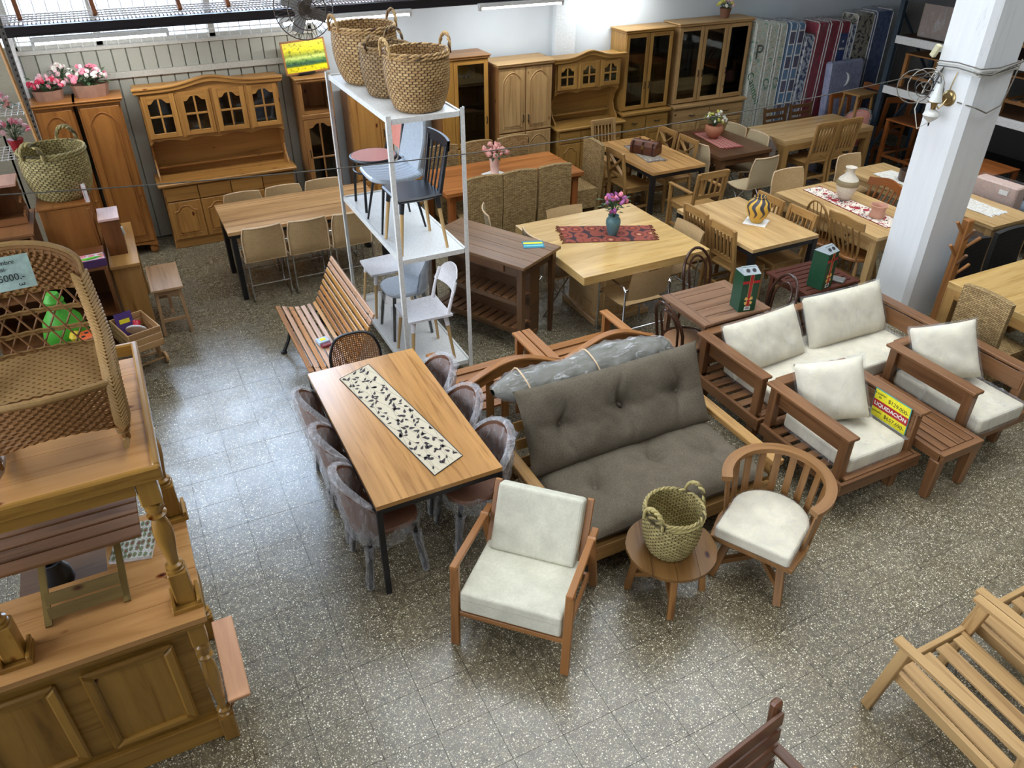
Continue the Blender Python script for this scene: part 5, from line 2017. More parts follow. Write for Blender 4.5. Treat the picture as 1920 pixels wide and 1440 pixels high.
def garden_seat(name, label, cx, yf, w_, dep, group=None, arm_z=.68, nb=7, cat='armchair'):
    """front at yf, back at yf+dep, faces -y"""
    t = thing(name, label, cat, (cx, yf + dep / 2, 0), 0, group)
    d2 = dep / 2
    for s in (-1, 1):
        x = s * w_ / 2
        MB().box((x, 0, arm_z), (.10, dep + .02, .024)).build('armrest', CW, t, bev=.004)
        MB().box((x - s * .035, 0, arm_z - .10), (.024, dep - .06, .15)).build('arm_board', CW, t, bev=.003)
        for q, nm in ((-1, 'front_post'), (1, 'rear_post')):
            MB().box((x - s * .012, q * (d2 - .05), .47), (.06, .07, .40)).build(nm, CW, t, bev=.004)
            MB().box((x - s * .035, q * (d2 - .07), .13), (.08, .08, .26), None, .8).build('leg', CW, t, bev=.004)
        MB().box((x + s * .035, -.02, .285), (.03, dep, .09)).build('side_rail', CW, t, bev=.003)
    MB().box((0, -d2 - .035, .285), (w_ + .10, .03, .10)).build('front_rail', CW, t, bev=.003)
    MB().box((0, -d2 + .005, .335), (w_ - .02, .06, .018)).build('front_board', CW, t)
    for k in range(nb):
        MB().box((0, -d2 + .09 + k * (dep - .14) / (nb - 1), .322), (w_ + .04, .07, .016)).build('seat_slat', CW, t)
    MB().box((0, d2 - .02, arm_z), (w_ - .1, .09, .024)).build('back_cap', CW, t, bev=.004)
    MB().box((0, d2 - .035, arm_z - .09), (w_ - .12, .022, .13)).build('back_board', CW, t)
    MB().box((0, d2 - .035, .43), (w_ - .12, .022, .10)).build('back_board', CW, t)
    return t


CR, FL = M['cream'], M['film']
garden_seat('garden_sofa', 'reddish wooden garden loveseat with four cream film wrapped cushions', 4.76, 3.46, 1.82, .76, cat='sofa')
garden_seat('garden_armchair', 'reddish wooden garden armchair with the liquidation sign on its arm', 4.19, 2.62, .68, .78, 'reddish garden armchairs')
garden_seat('garden_armchair', 'reddish wooden garden armchair at the right end of the garden set', 5.40, 2.62, .62, .78, 'reddish garden armchairs')
slab('seat_pad', 'long cream seat pad in film on the garden loveseat', (4.80, 3.77, .335), 0, 1.60, .62, .13, CR, 'cream seat pads', FL, 1)
slab('seat_pad', 'cream seat pad in loose film on the armchair with the liquidation sign', (4.19, 2.96, .335), 0, .54, .64, .13, CR, 'cream seat pads', M['filmbag'], 2)
slab('seat_pad', 'cream seat pad in loose film overhanging the right garden armchair', (5.38, 2.93, .335), 0, .50, .78, .13, CR, 'cream seat pads', M['filmbag'], 3)
cushion('back_cushion', 'cream film wrapped back cushion at the left of the loveseat', (4.29, 3.96, .625), (RD(58), 0, RD(3)), .80, .44, .18, CR, 'cream back cushions', FL, seed=3)
cushion('back_cushion', 'largest cream film wrapped back cushion at the right of the loveseat', (5.19, 3.97, .64), (RD(62), 0, RD(-2)), .88, .46, .18, CR, 'cream back cushions', FL, seed=4)
cushion('back_cushion', 'cream cushion standing askew in the armchair with the liquidation sign', (4.17, 3.13, .67), (RD(64), RD(-14), RD(-34)), .48, .46, .16, CR, 'cream back cushions', FL, seed=5)
cushion('back_cushion', 'cream cushion standing askew in the right garden armchair', (5.38, 3.13, .67), (RD(64), RD(-14), RD(-34)), .48, .46, .16, CR, 'cream back cushions', FL, seed=6)

t = thing('slatted_side_table', 'low reddish slatted side table between the two garden armchairs', 'table', (4.80, 2.90, 0))
for k in range(4):
    MB().box(((k - 1.5) * .085, 0, .408), (.072, .86, .022)).build('slat', CW, t, bev=.002)
for s in (-1, 1):
    MB().box((0, s * .46, .408), (.42, .05, .024)).build('end_slat', CW, t, bev=.002)
    MB().box((s * .195, 0, .385), (.04, .90, .068)).build('side_rail', CW, t, bev=.003)
    MB().box((0, s * .47, .375), (.42, .025, .06)).build('end_rail', CW, t, bev=.003)
    for q in (-1, 1):
        MB().box((s * .18, q * .43, .175), (.085, .085, .35), None, .72).build('leg', CW, t, bev=.008)


# ------------------------------------------------------------ text helper: real flat lettering
def text(body, size, mat, par, loc, rot, ext=.0004, align='CENTER', bold=False, name='lettering'):
    c = bpy.data.curves.new(name + '_outline', 'FONT')
    c.body = body
    c.size = size
    c.extrude = ext
    c.align_x = align
    c.align_y = 'CENTER'
    if bold:
        c.offset = size * .022
    tmp = bpy.data.objects.new(name + '_tmp', c)
    COL.objects.link(tmp)
    bpy.context.view_layer.update()
    dg = bpy.context.evaluated_depsgraph_get()
    me = bpy.data.meshes.new_from_object(tmp.evaluated_get(dg))
    me.materials.clear()
    me.materials.append(mat)
    bpy.data.objects.remove(tmp)
    bpy.data.curves.remove(c)
    o = bpy.data.objects.new(name, me)
    COL.objects.link(o)
    o.parent = par
    o.location = loc
    o.rotation_euler = rot
    return o


# liquidation sign leaning on the arm of the garden armchair
t = thing('price_sign', 'yellow and red LIQUIDACIÓN price sign leaning against the garden armchair', 'sign', (4.505, 2.84, .615), (0, 0, 0))
t.rotation_mode = 'QUATERNION'
t.location = (4.474, 2.835, .578)
SR = Matrix(((0, 0, -1), (-1, 0, 0), (0, 1, 0))) @ rx(RD(4))
t.rotation_quaternion = SR.to_quaternion()
MB().box((0, 0, 0), (.315, .245, .003)).build('card', plain('sign_teal_edge', (60, 150, 150), .5), t)
MB().box((0, 0, .002), (.302, .232, .001)).build('yellow_face', M['yellow'], t)
MB().box((0, -.002, .003), (.306, .068, .001)).build('red_band', M['red'], t)
text('LIQUIDACIÓN', .0435, M['white'], t, (0, -.002, .0042), (0, 0, 0), bold=True)
text('$129.000-', .044, M['ink'], t, (.055, .065, .0032), (0, 0, RD(-3)), name='price')
text('6 cuotas\nde', .028, M['ink'], t, (-.105, .075, .0032), (0, 0, RD(3)), name='small_print')
text('$657.690-', .044, M['ink'], t, (.05, -.075, .0032), (0, 0, RD(-2)), name='price')
text('contado', .026, M['ink'], t, (-.105, -.065, .0032), (0, 0, RD(3)), name='small_print')

# ------------------------------------------------------------ cream lounge armchair in front
t = thing('lounge_armchair', 'low wooden armchair with cream leatherette seat and back in the front centre', 'armchair', (1.52, 2.83, 0), RD(-45))
TK = W['teak']
for s in (-1, 1):
    x = s * .335
    MB().bar((x, -.36, 0), (x, -.315, .61), .032, .05, up=(1, 0, 0)).build('front_leg', TK, t, bev=.003)
    MB().bar((x, .34, 0), (x, .16, .58), .032, .05, up=(1, 0, 0)).build('rear_leg', TK, t, bev=.003)
    MB().bar((x, -.345, .615), (x, .27, .555), .042, .028, up=(0, 0, 1)).build('armrest', TK, t, bev=.004)
    MB().bar((x * .86, .08, .28), (x * .86, .31, .75), .03, .04, up=(1, 0, 0)).build('back_post', TK, t, bev=.003)
    MB().bar((x * .95, -.33, .255), (x * .95, .22, .20), .02, .05, up=(0, 0, 1)).build('side_rail', TK, t)
MB().box((0, -.335, .25), (.64, .022, .035)).build('front_rail', TK, t, bev=.003)
MB().box((0, .21, .2), (.62, .022, .05)).build('rear_rail', TK, t)
mb = MB().box((0, 0, 0), (.60, .56, .15))
o = mb.build('seat_cushion', M['linen'], t, bev=.018, loc=(0, -.075, .345), rot=(RD(-4), 0, 0))
o.modifiers['edge'].segments = 3
o = MB().box((0, 0, 0), (.53, .10, .42)).build('back_cushion', M['linen'], t, bev=.022, loc=(0, .185, .58), rot=(RD(-27), 0, 0))
o.modifiers['edge'].segments = 3
# seam on the seat front
MB().tube([(-.29, -.352, .385), (0, -.352, .385), (.29, -.352, .385)], .0025, 5).build('seam', plain('seam_thread', (178, 172, 152), .7), t)

# ------------------------------------------------------------ round coffee table
t = thing('coffee_table', 'low round brown wooden coffee table under the pale basket', 'table', (2.39, 2.60, .018), RD(62))
TP = W['oldpine']
BRt = wood('brown_round_top', (118, 84, 44), (80, 54, 28), .26, 1.0, 14, knots=True)
for k, (y0, y1) in enumerate(((-.28, -.14), (-.14, 0), (0, .14), (.14, .28))):
    pts = []
    R_ = .28
    for y in [y0 + .001 + (y1 - y0 - .002) * i / 6 for i in range(7)]:
        pts.append((sqrt(max(0, R_ * R_ - y * y)), y))
    pts += [(-a, b) for a, b in pts[::-1]]
    MB().prism(pts, .022, (0, 0, .352), ax='z').build('board', BRt, t)
for a in (0, pi / 2):
    MB().box((0, 0, .32), (.40, .04, .04) if a == 0 else (.04, .40, .04)).build('cross_rail', TP, t)
    MB().box((0, 0, .12), (.42, .035, .035) if a == 0 else (.035, .42, .035)).build('cross_rail', TP, t)
for k in range(4):
    a = k * pi / 2
    MB().bar((cos(a) * .24, sin(a) * .24, -.018), (cos(a) * .19, sin(a) * .19, .34), .04, .04, up=(cos(a), sin(a), 0)).build('leg', TP, t, bev=.003)

# ------------------------------------------------------------ round backed tub chair
t = thing('tub_chair', 'wooden tub chair with curved slatted back and cream film wrapped pad', 'armchair', (3.05, 2.48, 0), RD(-62))
TW = W['tub']
rail, n = [], 22
for k in range(n + 1):
    a = RD(-28 + 236 * k / n)
    rail.append((.33 * cos(a), .33 * sin(a) - .0, .745))
mb = MB()
# flat curved top rail
m_ = len(rail)


def trl(u, v):
    a = RD(-30 + 240 * u)
    c_ = .272 + .065 * (1 if v in (.25, .5) else 0)
    zz = .725 + (.035 if v in (.5, .75) else 0)
    return (c_ * cos(a), c_ * sin(a), zz + .03 * sin(RD(-30 + 240 * u)) * .6)


mb.surf(trl, 36, 4, su=1.5, sv=.2)
for u in (0.0, 1.0):
    q = [trl(u, v) for v in (0, .25, .5, .75)]
    mb.add(q, [(0, 1, 2, 3)], [[(0, 0), (0, 1), (1, 1), (1, 0)]])
mb.build('curved_top_rail', W['tub'], t, smooth=True)
for k in range(13):
    a = RD(-20 + 220 * k / 12)
    MB().bar((.27 * cos(a), .27 * sin(a), .36), (.305 * cos(a), .305 * sin(a), .735 + .018 * sin(a)), .012, .045, up=(-sin(a), cos(a), 0)).build('slat', TW, t)
pts = [(-.26, -.30), (.26, -.30), (.28, -.1)] + [(.28 * cos(RD(10 + 160 * k / 10)), .29 * sin(RD(10 + 160 * k / 10))) for k in range(11)] + [(-.29, -.1)]
MB().prism(pts, .035, (0, 0, .365), ax='z').build('seat_frame', TW, t, bev=.004)
for s in (-1, 1):
    MB().bar((s * .22, -.24, 0), (s * .16, -.16, .35), .04, .05, up=(s, 0, 0)).build('leg', TW, t, bev=.003)
    MB().bar((s * .20, .22, 0), (s * .16, .16, .35), .04, .05, up=(s, 0, 0)).build('leg', TW, t, bev=.003)
    MB().bar((s * .20, -.22, .12), (-s * .18, .20, .12), .03, .04).build('cross_stretcher', TW, t)
t = thing('tub_seat_pad', 'D-shaped cream pad in film on the tub chair', 'cushion', (3.05, 2.48, .386), RD(-62))
pp = [(-.235, -.31), (.235, -.31)] + [(.242 * cos(RD(-8 + 196 * k / 18)), .222 * sin(RD(-8 + 196 * k / 18)) + .0) for k in range(19)]
o = MB().prism(pp, .09, (0, 0, .046), ax='z').build('cover', M['cream'], t, bev=.02)
o.modifiers['edge'].segments = 3
MB().prism([(a * 1.03, b * 1.03) for a, b in pp], .1, (0, 0, .05), ax='z').build('film_wrap', FL, t, bev=.02)

# ------------------------------------------------------------ raw sofa frames bottom right
def raw_frame(label, loc, rot):
    t = thing('raw_chair_frame', label, 'armchair frame', loc, rot, 'unfinished armchair frames')
    RW = W['raw']
    for s in (-1, 1):
        x = s * .30
        MB().bar((x, -.36, 0), (x, -.28, .56), .055, .045, up=(1, 0, 0)).build('front_leg', RW, t, bev=.004)
        MB().bar((x, .40, 0), (x, .36, .56), .055, .045, up=(1, 0, 0)).build('rear_leg', RW, t, bev=.004)
        MB().box((x, .03, .575), (.055, .76, .03)).build('armrest', RW, t, bev=.005)
        MB().bar((x * .86, -.34, .32), (x * .86, .40, .26), .03, .07, up=(0, 0, 1)).build('side_rail', RW, t, bev=.003)
        MB().bar((x * .80, .30, .28), (x * .80, .56, .86), .04, .05, up=(1, 0, 0)).build('back_post', RW, t, bev=.003)
    MB().box((0, -.33, .33), (.56, .03, .07)).build('front_rail', RW, t, bev=.003)
    MB().box((0, .40, .27), (.52, .03, .07)).build('rear_rail', RW, t)
    for k in range(4):
        x = -.20 + k * .133
        MB().bar((x, -.30, .358), (x, .38, .303), .085, .016, up=(0, 0, 1)).build('seat_slat', RW, t, bev=.002)
    for z, y in ((.45, .385), (.62, .46), (.80, .54)):
        MB().box((0, y, z), (.46, .018, .07), rx(RD(-24))).build('back_slat', RW, t)
    return t


rf = raw_frame('unfinished pine armchair frame with open slatted seat at the lower right', (3.20, 1.06, 0), pi)
dup(rf, (3.86, 1.09, 0), pi, 'unfinished pine armchair frame at the right edge, partly cut off')

# dark reddish chair and small stool at the bottom edge
def slat_low_chair():
    t = thing('garden_chair', 'reddish-brown slatted chair back at the bottom edge', 'chair', (1.66, .94, 0), RD(8))
    c_ = wood('red_brown_chair', (104, 66, 42), (66, 38, 24), .35, 1.3, 22)
    for s in (-1, 1):
        MB().bar((s * .29, .24, 0), (s * .29, .30, .88), .04, .055, up=(1, 0, 0)).build('back_post', c_, t, bev=.01)
        MB().box((s * .29, -.22, .30), (.04, .05, .60)).build('front_leg', c_, t, bev=.004)
        MB().box((s * .29, .01, .61), (.05, .52, .022)).build('armrest', c_, t, bev=.004)
    for k in range(4):
        z = .80 - .105 * k
        MB().box((0, .262 - .008 * k, z), (.60, .02, .075), rx(RD(-4))).build('back_slat', c_, t, bev=.003)
    for k in range(5):
        MB().box((0, -.2 + .1 * k, .40), (.54, .075, .02)).build('seat_slat', c_, t, bev=.003)
    return t


slat_low_chair()
stool('corner of a small honey wood stool at the bottom edge', (2.15, .88, 0), RD(10), .30, .30, .45, W['honey'])

# ------------------------------------------------------------ cloths and things on the tables
def cloth(name, label, pts4, z, mat, group=None, th=.003, nu=24, nv=8, wob=.002, cat='runner', fringe=None, border=None):
    """pts4: four corners (x,y) in order; local origin at the centre"""
    cx = sum(p[0] for p in pts4) / 4
    cy = sum(p[1] for p in pts4) / 4
    P = [Vector((p[0] - cx, p[1] - cy, 0)) for p in pts4]
    t = thing(name, label, cat, (cx, cy, z), 0, group)

    def f(o):
        def g(u, v):
            a = P[0].lerp(P[3], u)
            b = P[1].lerp(P[2], u)
            p = a.lerp(b, v)
            return (p.x, p.y, o + wob * (1 + sin(u * 23 + v * 5)) * .5)
        return g
    W_ = (P[3] - P[0]).length
    H_ = (P[1] - P[0]).length
    mb = MB()
    mb.surf(f(th), nu, nv, su=W_, sv=H_)
    mb.surf(f(0.0003), nu, nv, su=W_, sv=H_)
    mb.build('cloth', mat, t, smooth=True)
    A = f(th)
    if border:
        e = [A(k / nu, 0) for k in range(nu + 1)] + [A(1, k / nv) for k in range(1, nv + 1)] + [A(1 - k / nu, 1) for k in range(1, nu + 1)] + [A(0, 1 - k / nv) for k in range(1, nv)]
        MB().tube([(x, y, z_ - .0005) for x, y, z_ in e], .003, 5, closed=True).build('piping', border, t)
    if fringe:
        mb = MB()
        for u, sg in ((0, -1), (1, 1)):
            dr = (P[3] - P[0]).normalized() * sg
            for k in range(19):
                p = Vector(A(u, k / 18))
                q = p + dr * rnd(.03, .05) + Vector((rnd(-.012, .012), rnd(-.012, .012), -.001))
                m2 = (p + q) / 2 + Vector((rnd(-.006, .006), rnd(-.006, .006), .004))
                mb.tube([p, m2, q], [.003, .004, .005], 5)
        mb.build('fringe', fringe, t, kind='stuff')
    return t


rn = cloth('table_runner', 'cream runner printed with dark leaves and stems on the honey table', [(.97, 4.76), (1.22, 4.86), (1.42, 3.55), (1.19, 3.45)], .7515, plain('cream_cloth', (198, 186, 160), .85, var=.4), None, border=M['ink'], wob=.0)


def leaf_prints(par, P, z):
    """printed vines: thin winding stems with teardrop leaves, flat on the cloth"""
    A_, B_2, C_, D_ = [Vector((p[0], p[1], 0)) for p in P]
    rs = random.Random(3)
    L = (D_ - A_).length
    Wd = (B_2 - A_).length
    st, lf = MB(), MB()

    def at_(u, v):
        p = A_.lerp(D_, u / L).lerp(B_2.lerp(C_, u / L), v / Wd)
        p.z = z
        return p

    def leaf_(u, v, ang, ln):
        c_, s_ = cos(ang), sin(ang)
        wd = ln * .26
        sh = [(0, 0), (.35, .55), (.7, 1.0), (.95, .6), (1.0, 0), (.95, -.6), (.7, -1.0), (.35, -.55)]
        q = []
        for a, b in sh:
            x_, y_ = a * ln, b * wd
            uu, vv = u + x_ * c_ - y_ * s_, v + x_ * s_ + y_ * c_
            if not (.006 < vv < Wd - .006 and .006 < uu < L - .006):
                return
            q.append(at_(uu, vv))
        n_ = len(q)
        lf.add(q, [tuple(range(n_))], [[(0, 0)] * n_])
    for row in range(6):
        v0 = Wd * (row + .5) / 6
        pts = []
        n_ = 60
        for i in range(n_):
            u = L * (i + .5) / n_
            v = v0 + .018 * sin(u * 17 + row * 2.1)
            pts.append(at_(min(L - .004, u), min(max(v, .006), Wd - .006)) - Vector((0, 0, .0004)))
        st.tube(pts, .0009, 3)
        for i in range(26):
            u = L * (i + rs.random() * .6) / 26
            v = v0 + .018 * sin(u * 17 + row * 2.1)
            sd = 1 if i % 2 else -1
            an = sd * rs.uniform(.3, 1.2) + (pi if rs.random() < .25 else 0)
            du = .008 * cos(an)
            leaf_(u + du, v + .008 * sin(an), an, rs.uniform(.034, .052))
    lf.build('printed_leaf', plain('leaf_ink', (58, 48, 50), .85), par, kind='stuff')
    st.build('printed_stem', plain('stem_ink', (84, 72, 68), .85), par, kind='stuff')


_pc = [(.97, 4.76), (1.22, 4.86), (1.42, 3.55), (1.19, 3.45)]
_cx, _cy = sum(p[0] for p in _pc) / 4, sum(p[1] for p in _pc) / 4
leaf_prints(rn, [(p[0] - _cx, p[1] - _cy) for p in _pc], .0036)



def motif(name, bgc, cols, sx, sy, extra=None):
    m = NT(name)
    uv = m.n('UVMap', uv_map='UVMap')
    mp = m.n('Mapping', ins={0: uv, 3: (sx, sy, 1)})
    vo = m.n('TexVoronoi', ins={0: mp, 'Scale': 1.0, 'Randomness': .35})
    nz = m.n('TexNoise', ins={0: uv, 'Scale': 90.0, 'Detail': 3.0})
    st = [(0, rgb(*cols[0]))]
    for i, c in enumerate(cols[1:]):
        st.append((.12 + .11 * i, rgb(*c)))
    st.append((.12 + .11 * len(cols), rgb(*bgc)))
    r = m.ramp(vo, st, interp='CONSTANT')
    t2 = m.ramp(nz, [(.35, (.6, .6, .6, 1)), (.6, (1, 1, 1, 1))])
    m.col(m.mix(1.0, r, t2, 'MULTIPLY'))
    m.b.inputs['Roughness'].default_value = .9
    m.bump(nz, .002, .4)
    return m.m


cloth('table_runner', 'dark woven rug runner with orange medallions and tasselled ends under the blue vase', [(3.64, 6.10), (3.78, 6.50), (4.62, 6.11), (4.46, 5.77)], .779,
      motif('kilim_print', (64, 42, 46), [(196, 160, 120), (170, 84, 56), (110, 44, 38), (150, 74, 56)], 7.0, 6.0), fringe=plain('tassel', (104, 44, 36), .9))


def stripes(name, cols, n, rough=.9):
    m = NT(name)
    uv = m.n('UVMap', uv_map='UVMap')
    sp = m.n('SeparateXYZ', ins={0: uv})
    mm = m.n('Math', operation='MULTIPLY', ins={0: (sp, 1), 1: n})
    fr = m.n('Math', operation='FRACT', ins={0: mm})
    st = [(i / len(cols), rgb(*c)) for i, c in enumerate(cols)]
    r = m.ramp(fr, st, interp='CONSTANT')
    m.col(r)
    m.b.inputs['Roughness'].default_value = rough
    return m.m


cloth('table_runner', 'striped pink and red fringed runner under the clay pot', [(7.14, 8.62), (7.42, 8.60), (7.36, 7.86), (7.04, 7.92)], .7615,
      stripes('red_stripes', [(196, 128, 116), (150, 70, 64), (206, 150, 136), (90, 44, 42)], 16), fringe=plain('red_fringe', (140, 60, 54), .9))


def red_floral():
    m = NT('red_floral_cloth')
    uv = m.n('UVMap', uv_map='UVMap')
    mp = m.n('Mapping', ins={0: uv, 3: (8, 8, 1)})
    vo = m.n('TexVoronoi', ins={0: mp, 'Scale': 1.0, 'Randomness': .8})
    r = m.ramp(vo, [(.2, rgb(176, 38, 56)), (.3, rgb(170, 44, 60)), (.32, rgb(226, 214, 196))])
    mp2 = m.n('Mapping', ins={0: uv, 3: (22, 22, 1)})
    nz = m.n('TexNoise', ins={0: mp2, 'Scale': 1.0, 'Detail': .5, 'Distortion': 1.6})
    r2 = m.ramp(nz, [(.34, rgb(58, 44, 70)), (.38, (1, 1, 1, 1)), (.60, (1, 1, 1, 1)), (.63, rgb(170, 50, 64))])
    m.col(m.mix(1.0, r, r2, 'MULTIPLY'))
    m.b.inputs['Roughness'].default_value = .85
    return m.m


cloth('table_runner', 'white runner with red flowers and dark scrolls on the deep apron table', [(6.84, 6.22), (7.10, 6.22), (7.06, 4.98), (6.78, 4.98)], .7715, red_floral(), None, border=plain('wine_piping', (130, 30, 44), .8))
lace = NT('lace')
g_ = lace.n('NewGeometry')
nz_ = lace.n('TexNoise', ins={'Vector': (g_, 0), 'Scale': 34.0, 'Detail': 4.0, 'Distortion': 1.0})
lace.col(lace.ramp(nz_, [(.35, rgb(196, 186, 168)), (.6, rgb(226, 222, 214))]))
lace.b.inputs['Roughness'].default_value = .9
cloth('lace_cloth', 'white lace cloth under the green bowl at the far end of the lace table', [(8.02, 6.28), (8.34, 6.28), (8.34, 5.6), (8.02, 5.6)], .7615, lace.m, 'lace cloths', cat='cloth')
cloth('lace_cloth', 'white fringed lace cloth at the near end of the lace table, right of the column', [(8.02, 5.42), (8.36, 5.42), (8.32, 4.76), (8.04, 4.76)], .7615, lace.m, 'lace cloths', cat='cloth', fringe=M['white'])
cloth('chest_mat', 'grey and cream patterned mat with tangled fringe under the chest', [(5.94, 8.55), (6.18, 8.52), (6.10, 7.86), (5.84, 7.9)], .7615, motif('grey_mat', (150, 140, 128), [(90, 96, 104), (190, 176, 150)], 16, 16), fringe=plain('grey_fringe', (120, 118, 114), .9), cat='mat')

# doilies
def mat_sq(label, loc, rot, s):
    t = thing('doily', label, 'mat', loc, rot, 'small white mats under vases')
    MB().box((0, 0, .001), (s, s, .002)).build('cloth', M['white'], t)
    return t


mat_sq('small white square mat under the vase of dusty pink roses', (3.92, 8.33, .7605), RD(20), .24)
mat_sq('small pale square mat under the yellow and grey vase', (5.72, 5.73, .7605), RD(35), .23)


def vase(name, label, loc, prof, mat, cat='vase', n=28, group=None):
    t = thing(name, label, cat, loc, 0, group)
    MB().lathe(prof, n=n).build('body', mat, t, smooth=True, ang=70)
    return t


def wave_vase():
    m = NT('yellow_grey_glaze')
    tc = m.n('TexCoord')
    sp = m.n('SeparateXYZ', ins={0: (tc, 3)})
    an = m.n('Math', operation='ARCTAN2', ins={0: (sp, 1), 1: (sp, 0)})
    zz = m.n('Math', operation='MULTIPLY', ins={0: (sp, 2), 1: 42.0})
    sw = m.n('Math', operation='SINE', ins={0: (zz, 0)})
    a2 = m.n('Math', operation='MULTIPLY_ADD', ins={0: (an, 0), 1: 9.0, 2: (m.n('Math', operation='MULTIPLY', ins={0: (sw, 0), 1: 1.3}), 0)})
    s2 = m.n('Math', operation='SINE', ins={0: (a2, 0)})
    th = m.n('Math', operation='MULTIPLY_ADD', ins={0: (sp, 2), 1: 7.5, 2: -.95})
    sm = m.n('Math', operation='ADD', ins={0: (s2, 0), 1: (th, 0)})
    r = m.ramp(sm, [(.45, rgb(214, 168, 62)), (.5, rgb(64, 60, 66))])
    m.col(r)
    m.b.inputs['Roughness'].default_value = .45
    return m.m


t = vase('vase', 'rounded yellow vase with wavy grey tongues on the black legged table', (5.72, 5.73, .763),
         [(0, 0), (.055, 0), (.075, .03), (.118, .12), (.125, .17), (.105, .225), (.07, .25), (.06, .262), (.068, .275), (.06, .278), (.05, .262), (.05, .24), (0, .2)], wave_vase())
t = vase('vase', 'tall white vase with a brown patterned band on the red flowered runner', (7.02, 5.78, .774),
         [(0, 0), (.05, 0), (.075, .04), (.115, .15), (.118, .19), (.10, .24), (.05, .29), (.042, .33), (.062, .365), (.055, .368), (.03, .33), (0, .3)], plain('white_clay', (214, 204, 186), .55))
MB().lathe([(.1195, .168), (.1215, .19), (.1185, .208), (.11, .226)], n=28).build('band', plain('brown_band', (140, 124, 92), .6, bump=.4, bscale=90), t, smooth=True)
vase('pot', 'small pinkish clay pot with flared rim on the red flowered runner', (6.93, 5.24, .774),
     [(0, 0), (.075, 0), (.085, .02), (.07, .06), (.072, .10), (.09, .135), (.085, .137), (.062, .10), (.06, .04), (0, .03)], plain('pink_clay', (196, 146, 122), .7, bump=.2, bscale=14), 'pot')
t = vase('bowl', 'dark ribbed round bowl on the far lace cloth', (8.2, 5.92, .765),
         [(0, 0), (.10, 0), (.115, .02), (.115, .12), (.105, .122), (.10, .06), (0, .05)], plain('ribbed_bowl', (84, 66, 54), .4), 'bowl')
t = vase('flower_pot', 'round clay pot of yellow flowers on the striped runner', (7.24, 8.34, .765),
         [(0, 0), (.05, 0), (.10, .06), (.125, .12), (.115, .17), (.095, .18), (.085, .17), (.10, .12), (0, .1)], M['terracotta'], 'flower pot')
bouquet(t, .15, .2, ('yellowf', 'whitef'), 34, .025, .17)
t = vase('flower_vase', 'blue-green vase of purple flowers on the square table', (4.16, 6.08, .784),
         [(0, 0), (.045, 0), (.06, .05), (.075, .13), (.07, .16), (.05, .185), (.055, .2), (.05, .2), (.04, .17), (0, .15)], plain('teal_glaze', (84, 120, 126), .35), 'flower vase')
bouquet(t, .15, .26, ('purplef', 'purplef', 'pinkf'), 26, .028, .19, leaves=40)
t = vase('flower_vase', 'pale pink ribbed vase of dusty pink roses on the red-orange table', (3.92, 8.33, .763),
         [(0, 0), (.05, 0), (.052, .05), (.06, .15), (.066, .2), (.06, .2), (.05, .1), (0, .08)], plain('pink_vase', (226, 190, 176), .5), 'flower vase')
bouquet(t, .16, .16, ('rosef',), 30, .036, .2)

# wooden chest
t = thing('wooden_chest', 'carved dark brown chest with domed lid on the light board table', 'chest', (6.03, 8.2, .766), RD(-62))
CH = wood('carved_chest', (104, 56, 32), (54, 28, 18), .4, 3, 18)
MB().box((0, 0, .05), (.36, .2, .10)).build('box', CH, t, bev=.004)
pts = [(-.10, .104)] + [(.10 * cos(pi - pi * k / 10), .104 + .06 * sin(pi * k / 10)) for k in range(1, 10)] + [(.10, .104)]
MB().prism(pts, .36, (0, 0, 0), ax='x').build('domed_lid', CH, t, bev=.003)
for x in (-.14, 0, .14):
    MB().box((x, 0, .078), (.018, .206, .15)).build('strap', M['bentwood'], t)
MB().box((0, -.104, .095), (.04, .008, .05)).build('clasp', M['brass'], t)

